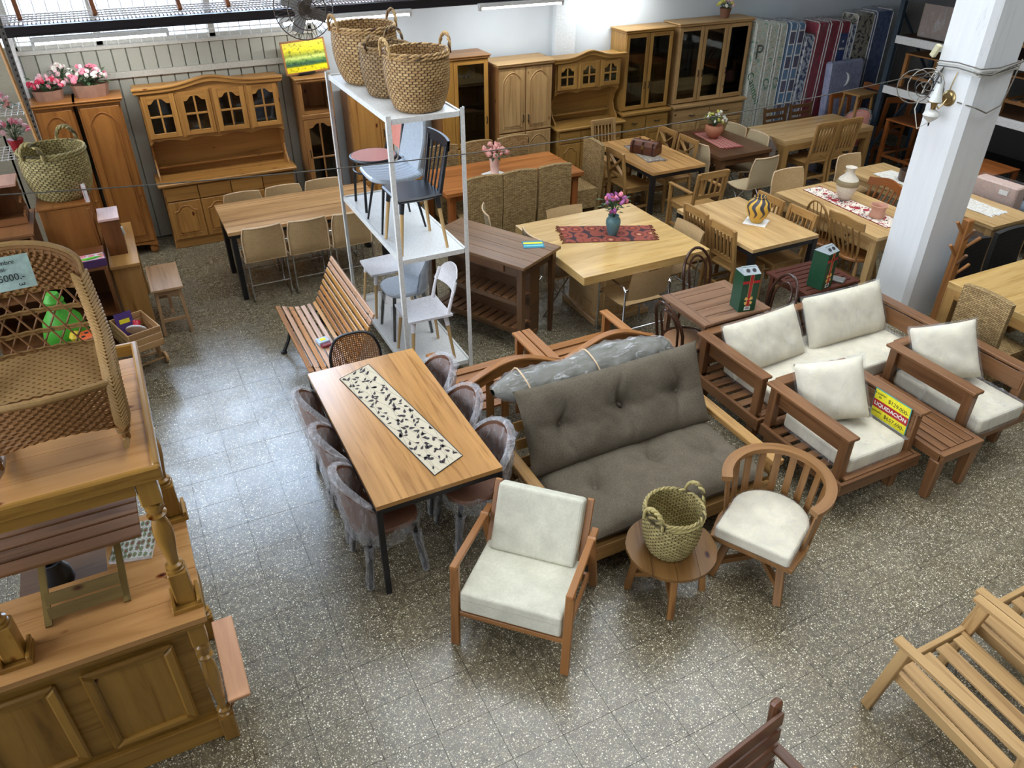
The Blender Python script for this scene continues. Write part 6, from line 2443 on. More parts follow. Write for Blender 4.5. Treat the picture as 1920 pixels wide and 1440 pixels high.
# green gift boxes
def gift(label, loc, rot):
    t = thing('gift_box', label, 'box', loc, rot, 'green gift boxes with red ribbons')
    w_, d_, h_ = .155, .15, .34
    MB().box((0, 0, h_ / 2), (w_, d_, h_)).build('carton', M['green_card'], t, bev=.002)
    mb = MB()
    mb.prism([(-w_ / 2, h_), (w_ / 2, h_), (w_ / 2 - .012, h_ + .045), (-w_ / 2 + .012, h_ + .045)], .02, (0, 0, 0))
    mb.build('closed_ridge', M['card_grey'], t)
    mb = MB()
    for s in (-1, 1):
        mb.add([(-w_ / 2, s * d_ / 2, h_), (w_ / 2, s * d_ / 2, h_), (w_ / 2 - .01, s * .008, h_ + .042), (-w_ / 2 + .01, s * .008, h_ + .042)], [(0, 1, 2, 3)], [[(0, 0), (1, 0), (1, 1), (0, 1)]])
        mb.add([(s * w_ / 2, -d_ / 2, h_), (s * w_ / 2, d_ / 2, h_), (s * (w_ / 2 - .01), .008, h_ + .042), (s * (w_ / 2 - .01), -.008, h_ + .042)], [(0, 1, 2, 3)], [[(0, 0), (1, 0), (1, 1), (0, 1)]])
    mb.build('gable_top', M['card_grey'], t)
    mb = MB()
    for s in (-1, 1):
        mb.lathe([(0, 0), (.018, 0), (.018, .002), (0, .002)], (s * .028, -.040, h_ + .0235), 12, rx(RD(32)))
    mb.build('finger_hole', M['ink'], t)
    for a in (0, 1):
        R = rz(a * pi / 2)
        o_ = (0 if a == 0 else 0)
        face = -(d_ / 2) if a == 0 else -(w_ / 2)
        mb = MB()
        mb.box(R @ Vector((0, face - .0008, h_ * .56)), ((.022, .001, h_ * .86) if a == 0 else (.001, .022, h_ * .86)))
        mb.box(R @ Vector((0, face - .0008, h_ * .80)), ((w_, .001, .024) if a == 0 else (.001, d_, .024)))
        mb.build('ribbon', M['red'], t)
        mb = MB()
        for dx in (-.016, .016):
            mb.box(R @ Vector((dx, face - .001, h_ * .56)), ((.002, .001, h_ * .86) if a == 0 else (.001, .002, h_ * .86)))
        mb.build('gold_edge', M['gold'], t)
        b = MB()
        for sx_, sz_ in ((-1, 1), (1, 1), (-1, -1), (1, -1)):
            b.prism([(0, 0), (sx_ * .038, sz_ * .012), (sx_ * .030, sz_ * .038), (sx_ * .01, sz_ * .025)], .002, R @ Vector((0, face - .002, h_ * .30)), R)
        b.build('bow', M['gold'], t)
        MB().prism([(-.014, .01), (.014, .01), (.008, -.05), (-.008, -.05)], .002, R @ Vector((0, face - .003, h_ * .30)), R).build('bow_knot', M['red'], t)
    MB().box((.0, -d_ / 2 - .001, h_ * .09), (.055, .001, .034)).build('barcode_label', M['white'], t)
    mb = MB()
    for k in range(11):
        mb.box((-.018 + k * .0036, -d_ / 2 - .002, h_ * .095), (.0016 if k % 3 else .0024, .0006, .020))
    mb.build('barcode_lines', M['ink'], t)
    return t


gb = gift('green gift box with red ribbon on the small brown slatted table', (4.36, 4.35, .731), RD(-12))
dup(gb, (5.22, 4.34, .751), RD(12), 'green gift box with red ribbon on the wine red slatted table')
t = thing('grey_packet', 'flat grey wrapped packet beside the rear gift box', 'packet', (5.42, 4.38, .751), RD(-60))
MB().box((0, 0, .012), (.22, .10, .024)).build('sheet', M['steel'], t, bev=.006)

# ------------------------------------------------------------ mattresses on end
def mat_tex(kind):
    m = NT('mattress_' + kind)
    tc = m.n('TexCoord')
    nz = m.n('TexNoise', ins={0: (tc, 3), 'Scale': 9.0, 'Detail': 3.0, 'Distortion': 2.0})
    if kind == 'floral':
        r = m.ramp(nz, [(.32, rgb(96, 150, 120)), (.40, rgb(196, 208, 190)), (.5, rgb(214, 214, 196)), (.55, rgb(170, 140, 104)), (.59, rgb(206, 216, 200)), (.68, rgb(170, 206, 200))])
        m.col(r)
    elif kind == 'red':
        m.col(m.ramp(nz, [(.3, rgb(132, 22, 46)), (.6, rgb(176, 40, 66))]))
    elif kind == 'blue':
        m.col(m.ramp(nz, [(.3, rgb(44, 64, 118)), (.6, rgb(84, 108, 156))]))
    elif kind == 'lavender':
        m.col(m.ramp(nz, [(.3, rgb(150, 156, 190)), (.6, rgb(184, 188, 214))]))
    elif kind == 'bluewhite':
        r = m.ramp(m.n('TexNoise', ins={0: (tc, 3), 'Scale': 16.0, 'Detail': 1.0}), [(.44, rgb(60, 84, 130)), (.52, rgb(206, 214, 226))])
        m.col(r)
    elif kind == 'beige':
        br = m.n('TexBrick', ins={0: (tc, 3), 'Scale': 9.0})
        br.inputs['Color1'].default_value = rgb(176, 168, 146)
        br.inputs['Color2'].default_value = rgb(176, 168, 146)
        br.inputs['Mortar'].default_value = rgb(40, 40, 44)
        br.inputs['Mortar Size'].default_value = .04
        m.col(m.ramp(nz, [(.43, rgb(40, 40, 42)), (.47, rgb(176, 168, 146))]))
    m.b.inputs['Roughness'].default_value = .35
    m.b.inputs['Specular IOR Level'].default_value = .6
    m.bump(nz, .02, .5)
    return m.m


MT = {k: mat_tex(k) for k in ('floral', 'red', 'blue', 'lavender', 'bluewhite', 'beige')}
MT['patchA'] = plain('mattress_slate', (84, 84, 116), .4)
MT['patchB'] = plain('mattress_lightblue', (96, 140, 180), .4)


def mattress(label, x, th, h, kind, y=9.12, ln=.84, lean=0.0, group='mattresses on end against the wall'):
    t = thing('mattress', label, 'mattress', (x, y + ln / 2, 0), (0, lean, 0), group)
    base = {'patch': 'patchB'}.get(kind, kind)
    o = MB().box((0, 0, h / 2), (th, ln, h)).build('pad', MT[base], t, bev=.03)
    o.modifiers['edge'].segments = 3
    mb = MB()
    for sx_ in (-1, 1):
        xx = sx_ * (th / 2 - .012)
        mb.tube([(xx, -ln / 2 - .004, .03), (xx, -ln / 2 - .004, h - .03), (xx, -ln / 2 + .04, h + .004), (xx, ln / 2 - .04, h + .004)], .007, 5)
    mb.build('edge_piping', M['white'], t)
    if kind == 'patch':
        for k in range(5):
            MB().box((0, -ln / 2 - .002, .22 + k * .36), (th - .03, .006, .17)).build('slate_patch', MT['patchA'], t)
            MB().box((0, -ln / 2 - .003, .13 + k * .36), (th - .03, .006, .02)).build('pale_band', M['white'], t)
            MB().box((0, -ln / 2 - .003, .32 + k * .36), (th - .03, .006, .02)).build('pale_band', M['white'], t)
    # film
    def fl_(u, v):
        a = 2 * pi * u
        c_, s_ = cos(a), sin(a)
        q = .3
        x_ = (th / 2 + .012) * (abs(c_) ** q) * (1 if c_ > 0 else -1)
        y_ = (ln / 2 + .014) * (abs(s_) ** q) * (1 if s_ > 0 else -1)
        n_ = 1 + .012 * sin(v * 31 + a * 5)
        return (x_ * n_, y_ * n_, .01 + (h + .02) * v)
    mb = MB()
    mb.surf(fl_, 36, 12, wu=True)
    mb.surf(lambda u, v: ((u - .5) * (th + .02), (v - .5) * (ln + .02), h + .02 + .02 * sin(u * 9 + v * 13)), 4, 8)
    mb.build('film_wrap', M['film'], t, smooth=True, ang=180)
    return t


specs = [(.28, 1.93, 'floral', 'green and white floral mattress with printed emblem, leftmost of the row', 0),
         (.21, 1.90, 'floral', 'green and white floral mattress, second from the left', 0),
         (.17, 1.88, 'floral', 'pale green floral mattress next to the blue patched ones', 0),
         (.17, 1.88, 'patch', 'blue patchwork mattress, left one of two', 1),
         (.17, 1.86, 'patch', 'blue patchwork mattress, right one of two', 1),
         (.22, 1.66, 'bluewhite', 'short blue and white mattress with rounded corner before the red ones', 2),
         (.25, 1.84, 'red', 'dark red mattress, left one of three', 2),
         (.24, 1.84, 'red', 'dark red mattress, middle one of three', 2),
         (.24, 1.82, 'red', 'red mattress with a blue printed label panel', 2),
         (.14, 1.76, 'bluewhite', 'thin blue and white patterned mattress right of the red ones', 2),
         (.42, 1.90, 'beige', 'beige mattress with dark dashed pattern', 0),
         (.40, 1.92, 'blue', 'deep blue mattress in shiny film beside the rack', 0)]
x = 8.875
for th, h, kd, lab, ln_ in specs:
    m_ = mattress(lab, x + th / 2, th - .03, h, kd, y=9.62, ln=.36, lean=RD(ln_ * .9))
    fy = -.184
    if 'label panel' in lab:
        MB().box((0, fy, 1.15), (.17, .006, 1.0)).build('blue_label', plain('royal_blue_print', (28, 58, 130), .4), m_)
        MB().box((0, fy - .004, 1.42), (.12, .003, .03)).build('logo_strip', M['white'], m_)
        MB().box((0, fy - .004, 1.05), (.12, .003, .035)).build('logo_strip', M['white'], m_)
        MB().box((0, fy - .004, 1.53), (.03, .003, .03)).build('logo_mark', M['white'], m_)
    if 'emblem' in lab:
        text('P', .30, plain('dark_emblem', (48, 60, 52), .5), m_, (0, fy - .004, 1.50), (RD(90), 0, 0), name='emblem')
        text('Cannon', .17, plain('green_print', (30, 120, 70), .5), m_, (-.0, fy - .004, .98), (RD(90), RD(62), 0), name='brand_print')
    if 'second' in lab or 'pale green' in lab:
        text('Ca', .16, plain('green_print2', (34, 130, 110), .5), m_, (0.0, fy - .004, 1.02), (RD(90), RD(60), 0), name='brand_print')
    x += th
t = thing('mattress', 'pale lavender mattress with a crescent print behind the stacked stools', 'mattress', (10.72, 9.36, 0), (RD(-4), 0, 0), 'mattresses on end against the wall')
o = MB().box((0, 0, .64), (.74, .13, 1.28)).build('pad', MT['lavender'], t, bev=.03)
MB().tube([(-.02 + .08 * sin(a), -.068, 1.0 + .10 * cos(a)) for a in [k * pi / 8 for k in range(9)]], [.004, .010, .018, .024, .026, .024, .018, .010, .004], 6).build('crescent', M['white'], t)

# ------------------------------------------------------------ stacked orange chairs and stools at the back right
og = slat_chair('orange wooden chair with slatted back under the stacked stools', (9.99, 8.5, 0), 0, W['orangeb'], 'orange wooden chairs at the back right', h=1.0, n=3, w_=.44, name='orange_chair')
dup(og, (10.62, 8.88, 0), -pi / 2, 'orange wooden chair turned sideways beside the stacked stools')
dup(og, (10.62, 8.34, 0), RD(160), 'orange wooden chair nearest the dark rack behind the oak table')
stool('pale wooden stool with slatted shelf stacked on the orange chair', (9.99, 8.42, .459), RD(4), .40, .34, .62, W['birch'], shelf=True)
wrapped('pink seated chair in clear film at the right end of the far oak table', (9.62, 8.16, 0), -pi / 2, 'film wrapped chair far right', seatm='pinkmesh', wrap='filmbag', name='wrapped_chair', h=.9)
wrapped('grey-brown chair in clear film at the left end of the far oak table', (8.08, 8.12, 0), pi / 2, 'film wrapped chair far left', seatm='taupebox', wrap='filmbag', name='wrapped_chair', h=.86)

# ------------------------------------------------------------ pallet racks at the right
def rack(label, x, y0, y1, levels, loads=(), depth=.9):
    t = thing('storage_rack', label, 'rack', (x, (y0 + y1) / 2, 0))
    L = y1 - y0
    pm_ = plain('rack_upright_blue', (44, 58, 70), .5)
    for s in (-1, 1):
        for xx in (0, depth):
            mb = MB()
            mb.box((xx, s * L / 2, 1.2), (.06, .07, 2.4))
            for k in range(29):
                for q in (-1, 1):
                    mb.box((xx - .031, s * L / 2 + q * .015, .12 + .08 * k), (.003, .012, .03))
            mb.build('upright', pm_, t)
        MB().bar((0, s * L / 2, .3), (depth, s * L / 2, 1.3), .03, .03, up=(0, 1, 0)).build('brace', pm_, t)
        MB().bar((0, s * L / 2, 2.25), (depth, s * L / 2, 1.3), .03, .03, up=(0, 1, 0)).build('brace', pm_, t)
    for z in levels:
        for xx in (-.02, depth + .02):
            MB().box((xx, 0, z), (.04, L - .07, .10)).build('beam', M['white_metal'], t, bev=.004)
        MB().box((depth / 2, 0, z + .04), (depth, L - .08, .02)).build('deck', W['dark'], t)
    return t


rack('pallet rack with white beams behind the column, carrying the taupe wrapped box', 9.95, 6.9, 8.0, (1.22, 1.88))
rack('pallet rack with white beams right of the column, holding dark furniture', 9.95, 4.6, 6.8, (1.20, 1.86))


def wrapped_box(label, loc, rot, w_, d_, h_, mat, wr, group=None):
    t = thing('wrapped_box', label, 'box', loc, rot, group)
    MB().box((0, 0, h_ / 2), (w_, d_, h_)).build('body', mat, t, bev=.015)
    MB().surf(lambda u, v: ((w_ / 2 + .012) * (abs(cos(6.2832 * u)) ** .22) * (1 if cos(6.2832 * u) > 0 else -1) * (1 + .01 * sin(v * 21 + u * 50)),
                            (d_ / 2 + .012) * (abs(sin(6.2832 * u)) ** .22) * (1 if sin(6.2832 * u) > 0 else -1) * (1 + .01 * sin(v * 17 + u * 40)), h_ * 1.02 * v), 40, 8, wu=True).build('film_wrap', wr, t, smooth=True, ang=180)
    return t


wrapped_box('taupe upholstered piece in shiny film on the upper rack shelf', (10.28, 7.42, 1.945), 0, .55, .62, .48, M['taupebox'], M['filmbag'])
wrapped_box('pink-beige boxed seat in film at the far side of the lace covered table', (8.72, 5.14, .0), RD(2), .18, .52, .92, plain('pink_board', (206, 178, 164), .6), M['film'])
bx = bpy.data.objects['wrapped_box.001']
MB().box((-.104, -.12, .84), (.004, .1, .05)).build('paper_label', M['white'], bx)


def open_frame(name, label, loc, rot, w_, d_, h_, mat, slats=4, group=None, cat='furniture'):
    t = thing(name, label, cat, loc, rot, group)
    for s in (-1, 1):
        for q in (-1, 1):
            MB().box((s * (w_ / 2 - .03), q * (d_ / 2 - .03), h_ / 2), (.05, .05, h_)).build('leg', mat, t)
    MB().box((0, 0, h_ + .01), (w_, d_, .02)).build('top', mat, t, bev=.003)
    for k in range(slats):
        MB().box((0, -d_ / 2 + .06 + k * (d_ - .12) / max(1, slats - 1), h_ * .4), (w_ - .08, .05, .015)).build('slat', mat, t)
    for s in (-1, 1):
        MB().box((s * (w_ / 2 - .03), 0, h_ * .4 - .02), (.02, d_ - .1, .04)).build('rail', mat, t)
    return t


open_frame('bed_side_table', 'brown wooden low table stored on the lower rack shelf behind the column', (10.36, 7.42, 1.275), 0, .7, .8, .42, W['oldpine'], cat='table')
open_frame('low_table', 'pale wooden frame table stored on the rack right of the column', (10.36, 5.9, 1.255), 0, .66, .8, .44, W['oldpine'], 5, cat='table')
open_frame('low_table', 'small wooden frame on the top rack shelf at the right edge', (10.36, 5.9, 1.915), 0, .7, .9, .4, W['oldpine'], 5, cat='table')
open_frame('desk', 'bright orange wooden desk under the rack at the right edge', (9.45, 6.1, 0), 0, .7, 1.0, .74, W['orangeb'], 2, cat='desk')
open_frame('low_table', 'small pale wooden table beside the orange desk', (9.0, 6.15, 0), 0, .42, .5, .62, W['raw'], 2, cat='table')
open_frame('low_table', 'dark brown table in the shade under the rack behind the column', (10.35, 7.4, 0), 0, .7, .9, .8, W['orangeb'], 3, cat='table')
t = thing('dark_armchair', 'dark brown armchair frame with a rolled blue-grey cushion at the right edge', 'armchair', (9.42, 5.1, 0), pi / 2)
for s in (-1, 1):
    MB().box((s * .3, 0, .62), (.06, .6, .03)).build('armrest', W['walnut'], t)
    for q in (-1, 1):
        MB().box((s * .3, q * .26, .3), (.05, .05, .6)).build('leg', W['walnut'], t)
MB().box((0, 0, .34), (.55, .55, .06)).build('seat', W['walnut'], t)
MB().lathe([(0, 0), (.07, .01), (.09, .08), (.085, .4), (.07, .48), (0, .49)], (-.25, 0, .46), 14, ry(RD(90))).build('cushion_roll', fabric('blue_grey_cloth', (140, 150, 160), (110, 120, 130)), t, smooth=True)

# ------------------------------------------------------------ coat rack
t = thing('coat_rack', 'brown wooden tree-like coat rack in front of the white column', 'coat rack', (6.78, 4.16, 0), RD(-8))
CK = W['teak']
MB().box((0, 0, .58), (.075, .075, 1.16)).build('post', CK, t, bev=.008)
for a in range(4):
    v = rz(a * pi / 2 + .4) @ Vector((1, 0, 0))
    MB().bar((v.x * .03, v.y * .03, .06), (v.x * .2, v.y * .2, .012), .04, .024).build('foot', CK, t)
for (z, a, L, m__) in ((1.02, RD(185), .15, CK), (.97, RD(250), .13, W['cedar']), (.80, RD(190), .16, CK), (.72, RD(255), .13, W['cedar']), (.86, RD(-5), .2, CK), (.58, RD(0), .2, CK)):
    v = rz(a) @ Vector((1, 0, 0))
    MB().bar((v.x * .03, v.y * .03, z), (v.x * L, v.y * L, z + (.14 if L < .18 else .10)), .03, .026, tap=.85).build('peg', m__, t, bev=.005)

# ------------------------------------------------------------ wall lamp and cables on the column
t = thing('wall_lamp', 'brass and white glass wall lamp hanging on the column', 'wall lamp', (6.6, 4.60, 2.16))
MB().lathe([(0, 0), (.07, 0), (.068, .008), (.05, .016), (.045, .024), (0, .028)], (0, 0, 0), 22, ry(RD(-90))).build('wall_plate', M['brass'], t, smooth=True)
MB().tube([(-.02, 0, 0), (-.06, .0, -.05), (-.10, 0, -.08), (-.13, 0, -.05), (-.17, 0, -.06)], .006, 7).build('arm', M['brass'], t, smooth=True)
MB().tube([(-.17 + .06 * cos(k * pi / 10), .06 * sin(k * pi / 10), -.01) for k in range(20)], .004, 6, closed=True).build('gallery_ring', M['brass'], t, smooth=True)
MB().lathe([(.055, 0), (.05, .02), (.035, .09), (.028, .15), (.026, .15), (.033, .09), (.048, .02)], (-.17, 0, -.01), 20).build('glass_shade', plain('opal_glass', (226, 228, 222), .15), t, smooth=True)
MB().lathe([(0, 0), (.02, .0), (.024, .03), (.03, .05), (0, .06)], (-.17, 0, -.075), 14).build('burner', M['brass'], t, smooth=True)
MB().lathe([(0, -.075), (.012, -.06), (.05, -.03), (.072, .0), (.06, .025), (.03, .045), (.02, .05), (0, .05)], (-.17, 0, -.125), 22).build('opal_font', plain('opal_white', (214, 212, 204), .2), t, smooth=True)
MB().lathe([(0, -.06), (.006, -.05), (.008, -.02), (.03, .0), (.033, .006), (0, .006)], (-.17, 0, -.165), 14).build('finial', M['bronze'], t, smooth=True)
MB().tube([(-.02, 0, 0), (-.03, -.01, .1), (-.015, -.02, .22)], .005, 6).build('stem', M['brass'], t, smooth=True)

t = thing('extension_cord', 'tangled grey cables tied round the white column above the wall lamp', 'cable', (6.6, 4.6, 2.4))
rs = random.Random(5)
for k in range(4):
    z = .02 * k - .02
    loop = [(-.012, -.22, z), (-.014, 0, z + .015), (-.012, .2, z), (.24, .215, z), (.5, .2, z + .02), (.5, -.21, z + .02), (.24, -.215, z - .01)]
    MB().tube(loop, .005, 6, closed=True).build('cord', M['wire'] if k % 2 else M['wirew'], t, smooth=True)
for k in range(6):
    pts = [(-.02, .12, 0)]
    cx, cy, cz = -.06 - rs.random() * .16, .1 + rs.random() * .2, -.08 - rs.random() * .12
    rr = .05 + rs.random() * .10
    ph = rs.random() * 6
    for j in range(18):
        a = ph + j / 17 * 2 * pi * 1.1
        pts.append((cx - rr * .57 * cos(a), cy + rr * cos(a) * .82, cz + rr * sin(a)))
    MB().tube(pts, .0045, 6).build('cord', (M['wire'], plain('grey_white_cable', (158, 150, 138), .5) if k == 1 else M['wire'], M['black'])[k % 3], t, smooth=True)
MB().tube([(-.06, .15, -.02), (-.14, .16, -.15), (-.22, .14, -.34), (-.2, .08, -.5), (-.1, .02, -.42)], .005, 6).build('cord', M['wirew'], t, smooth=True)
MB().box((-.05, .22, .12), (.04, .05, .11), rx(RD(25))).build('socket_block', plain('cream_plastic', (214, 206, 170), .5), t, bev=.006)
MB().tube([(-.02, -.2, 0), (.1, -.25, -.01), (.3, -.23, .02), (.5, -.23, .06), (1.2, -.1, .12), (2.4, .3, .2)], .008, 6).build('cord', M['wire'], t, smooth=True)
MB().tube([(-.02, -.1, -.25), (.06, -.23, -.28), (.22, -.24, -.34), (.42, -.22, -.30), (.5, -.2, -.14), (.7, -.1, .04)], .006, 6).build('cord', M['wire'], t, smooth=True)

# long cable slung across the hall from the column to the left
ca, cb = Vector((6.58, 4.78, 2.36)), Vector((-.95, 5.62, 2.16))
pts = []
for k in range(41):
    u = k / 40
    p = ca.lerp(cb, u)
    p.z -= .30 * 4 * u * (1 - u) * .55
    pts.append(p)
tag(MB().tube(pts, .0042, 6).build('hanging_cable', plain('dark_cable', (78, 74, 66), .6), smooth=True), 'thin grey cable slung across the hall from the column to the left side', 'cable')

# ------------------------------------------------------------ tall bar with canopy in the left foreground
PN = wood('bar_pine', (176, 132, 60), (122, 84, 34), .22, .9, 13, knots=True, tone=.3)
PT = wood('bar_pine_sheen', (200, 150, 94), (156, 108, 60), .18, .9, 14, knots=True)  # bar pine again; window sheen on the tops put into a lighter, pinker colour
bar = thing('bar_counter', 'large knotty pine bar with panelled front, turned posts and a tray-like canopy top', 'bar', (-.96, 3.2, 0))
# local x: -0.74 .. +0.75 ; local y: -0.45 .. +0.40
X0, X1, Y0, Y1 = -.74, .75, -.45, .40
mb = MB()
mb.box(((X0 + X1) / 2 - .05, Y0 + .10, .54), (X1 - X0 - .10, .03, .78))
mb.build('front_board', PN, bar)
MB().box(((X0 + X1) / 2 - .05, Y0 + .30, .52), (X1 - X0 - .16, .36, .82)).build('body', PN, bar)
MB().box(((X0 + X1) / 2 - .04, Y0 + .09, .085), (X1 - X0 - .06, .06, .17)).build('plinth', PN, bar, bev=.006)
for k in range(5):
    yw = (Y1 - Y0) / 5
    xa = X0 if k < 3 else .36
    MB().box(((xa + X1) / 2, Y0 + yw * (k + .5), .955), (X1 - xa, yw - .001, .035)).build('counter_board', PT, bar, bev=.002)
MB().box(((X0 + X1) / 2, Y0 + .025, .925), (X1 - X0 - .02, .04, .03)).build('counter_moulding', PN, bar, bev=.008)
for cx in (-.13 - .0, .37):
    w_, z0, z1 = .40, .22, .80
    y = Y0 + .083
    p = MB().box((cx, y - .002, (z0 + z1) / 2), (w_ - .08, .012, z1 - z0 - .08)).build('inset_panel', PN, bar, bev=.003)
    fr = 0.05
    for (a, b, c, d) in (((cx - w_ / 2, z0), (cx + w_ / 2, z0), 0, 1), ((cx - w_ / 2, z1), (cx + w_ / 2, z1), 0, -1)):
        mb = MB()
        s = d
        mb.prism([(a[0], a[1]), (b[0], b[1]), (b[0] - fr, b[1] + s * fr), (a[0] + fr, a[1] + s * fr)], .03, (0, y - .012, 0))
        mb.build('panel_moulding', PN, bar, bev=.010)
    for sgn in (-1, 1):
        xo = cx + sgn * w_ / 2
        MB().prism([(xo, z0), (xo, z1), (xo - sgn * fr, z1 - fr), (xo - sgn * fr, z0 + fr)], .03, (0, y - .012, 0)).build('panel_moulding', PN, bar, bev=.010)


def turned(par, x, y, z0, z1, w_=.075, sq0=.18, sq1=.22, name='turned_post', mat=None):
    """square blocks at both ends, turned baluster between"""
    mat = mat or PN
    H = z1 - z0
    MB().box((x, y, z0 + sq0 * H / 2), (w_, w_, sq0 * H)).build('post_block', mat, par, bev=.006)
    MB().box((x, y, z1 - sq1 * H / 2), (w_, w_, sq1 * H)).build('post_block', mat, par, bev=.006)
    a, b = z0 + sq0 * H, z1 - sq1 * H
    L = b - a
    r = w_ / 2
    pr_ = [(r * .95, 0), (r * .95, .02), (r * .6, .035), (r * .9, .06), (r * .9, .08), (r * .55, .10), (r * .62, .2), (r * .95, .45), (r * 1.0, .58), (r * .8, .70), (r * .5, .78), (r * .95, .80), (r * 1.0, .82), (r * .6, .84), (r * .95, .90), (r * .9, .95), (r * .6, .97), (r * .95, 1.0)]
    MB().lathe([(q, a + L * h) for q, h in pr_], (x, y, 0), 18).build(name, mat, par, smooth=True)


turned(bar, X1 - .06, Y0 + .06, 0, .935, .075, .20, .18, name='corner_post')
turned(bar, X1 - .06, Y1 - .08, 0, .935, .075, .20, .18, name='corner_post')
for (x, y) in ((.685, -.32), (.70, .32), (-.02, -.32)):
    turned(bar, x, y, 1.0, 1.765, .085, .26, .20)
    mb = MB()
    mb.box((x, y, .985), (.135, .135, .03))
    mb.box((x - .055, y, 1.015), (.018, .135, .03))
    mb.box((x + .055, y, 1.015), (.018, .135, .03))
    mb.build('post_base', PN, bar, bev=.004)
# canopy: boards with a raised rim
for k in range(6):
    MB().box((0.03, -.30 + .66 * 0 + (k * .165), 1.79), (1.40, .164, .02)).build('canopy_board', PT, bar, bev=.001)
for (c, d) in (((.03, -.385, 1.795), (1.46, .03, .07)), ((.03, .71, 1.795), (1.46, .03, .07)), ((.745, .16, 1.80), (.03, 1.08, .07)), ((-.685, .16, 1.80), (.03, 1.08, .07))):
    MB().box(c, d).build('rim', PN, bar, bev=.008)
MB().box((.0, -.355, 1.735), (1.28, .02, .09)).build('valance', PN, bar)
MB().box((.03, .32, 1.755), (1.3, .05, .04)).build('cross_bearer', PN, bar)

# --- slatted folding table on the counter
t = thing('folding_table', 'grey-brown slatted folding table standing on the bar counter', 'table', (-.72, 3.42, .977))
FT = wood('folding_top', (136, 98, 66), (94, 64, 42), .26, 1.0, 16)
for k in range(7):
    yy = -.26 + k * .087
    MB().box((0.0, yy, .262), (.66, .079, .018)).build('slat', FT, t, bev=.004)
FG = wood('greenish_pine', (140, 118, 66), (104, 84, 44), .4, 1.0, 14, knots=True)
for s in (-1, 1):
    MB().box((s * .20, 0, .245), (.03, .56, .016)).build('batten', FG, t)
    MB().bar((s * .165 + .03, -.42, 0), (s * .165 + .03, .16, .237), .022, .03, up=(1, 0, 0)).build('leg', FG, t)
    MB().bar((s * .145 + .03, .14, 0), (s * .145 + .03, -.20, .237), .022, .03, up=(1, 0, 0)).build('leg', W['oldpine'], t)
MB().box((.03, -.385, .045), (.31, .016, .052), rx(RD(-30))).build('cross_board', FG, t)
MB().box((.03, -.34, .09), (.31, .016, .052), rx(RD(-30))).build('cross_board', FG, t)
MB().box((.03, .10, .04), (.27, .016, .03)).build('cross_rail', W['oldpine'], t)
# magazine and dark jug on the counter
t = thing('magazine', 'stack of printed magazines lying under the right post of the bar', 'magazines', (-.46, 3.40, .974), RD(-14))
MB().box((0, 0, .008), (.2, .27, .016)).build('pages', M['white'], t)
MB().box((0, 0, .0175), (.2, .27, .002)).build('cover', motif('magazine_print', (206, 200, 190), [(60, 90, 110), (150, 60, 50), (120, 130, 90)], 22, 40), t)
t = vase('jug', 'dark grey glazed jug on a dark stand behind the bar counter', (-.86, 3.47, .78), [(0, 0), (.06, 0), (.08, .04), (.075, .1), (.05, .15), (.055, .18), (.045, .18), (.04, .15), (0, .12)], plain('dark_glaze', (44, 48, 54), .25), 'jug')

stool('dark stand under the grey jug behind the bar counter', (-.84, 3.50, 0), 0, .42, .34, .78, W['walnut'])
# pale side shelf along the right flank of the bar
BS = wood('pinkish_step', (214, 160, 118), (176, 120, 82), .35, 1.0, 12)
o = MB().box((.778, -.15, .30), (.112, .56, .022)).build('side_shelf', BS, bar, bev=.004)
o['label'] = 'pale side shelf low on the right flank'
for q in (-.35, .05):
    MB().prism([(-.045, 0), (.045, 0), (-.045, -.12)], .02, (.77, q, .288)).build('shelf_bracket', BS, bar)

# ------------------------------------------------------------ wicker rocking chair on the canopy
RZ = 1.802
t = thing('wicker_rocking_chair', 'small woven willow rocking chair with lattice back on top of the pine bar', 'rocking chair', (-.54, 3.22, RZ), 0)
WK, WK2 = M['wicker'], M['wicker2']
for s in (-1, 1):
    x = s * .235
    MB().tube([(x, -.26 + .02 * 0, .075), (x, -.16, .035), (x, 0, .014), (x, .18, .03), (x, .34, .09)], .013, 8).build('rocker', WK2, t, smooth=True)
    MB().tube([(x, -.27, .062), (x, -.16, .020), (x, 0, .012), (x, .18, .018), (x, .34, .075)], .011, 7).build('rocker', WK2, t, smooth=True)
    MB().tube([(x, -.19, .05), (x, -.185, .30)], [.02, .02], 9).build('front_leg', WK, t, smooth=True)
    MB().tube([(x, .12, .03), (x, .14, .35)], [.018, .02], 9).build('rear_leg', WK, t, smooth=True)
    # binding on the legs
    mb = MB()
    for k in range(9):
        z = .09 + k * .012
        mb.tube([(x + .024 * cos(a * pi / 5), -.188 + .024 * sin(a * pi / 5), z) for a in range(10)], .005, 5, closed=True)
    mb.build('leg_binding', WK2, t, smooth=True)


def woven_band(mb, fx, nrow, n, r, amp=.004):
    """rows of wicker strands; fx(u, v) -> point, v = row position 0..1, normal offset by weaving"""
    for k in range(nrow):
        v = k / (nrow - 1)
        pts = []
        for i in range(n + 1):
            p = Vector(fx(i / n, v))
            q = Vector(fx(min(1, i / n + .01), v)) - Vector(fx(max(0, i / n - .01), v))
            nr = Vector((q.y, -q.x, 0)).normalized() if abs(q.z) < q.length * .95 else Vector((0, -1, 0))
            p += nr * amp * (1 if (i + k) % 2 else -1)
            pts.append(p)
        mb.tube(pts, r, 5)


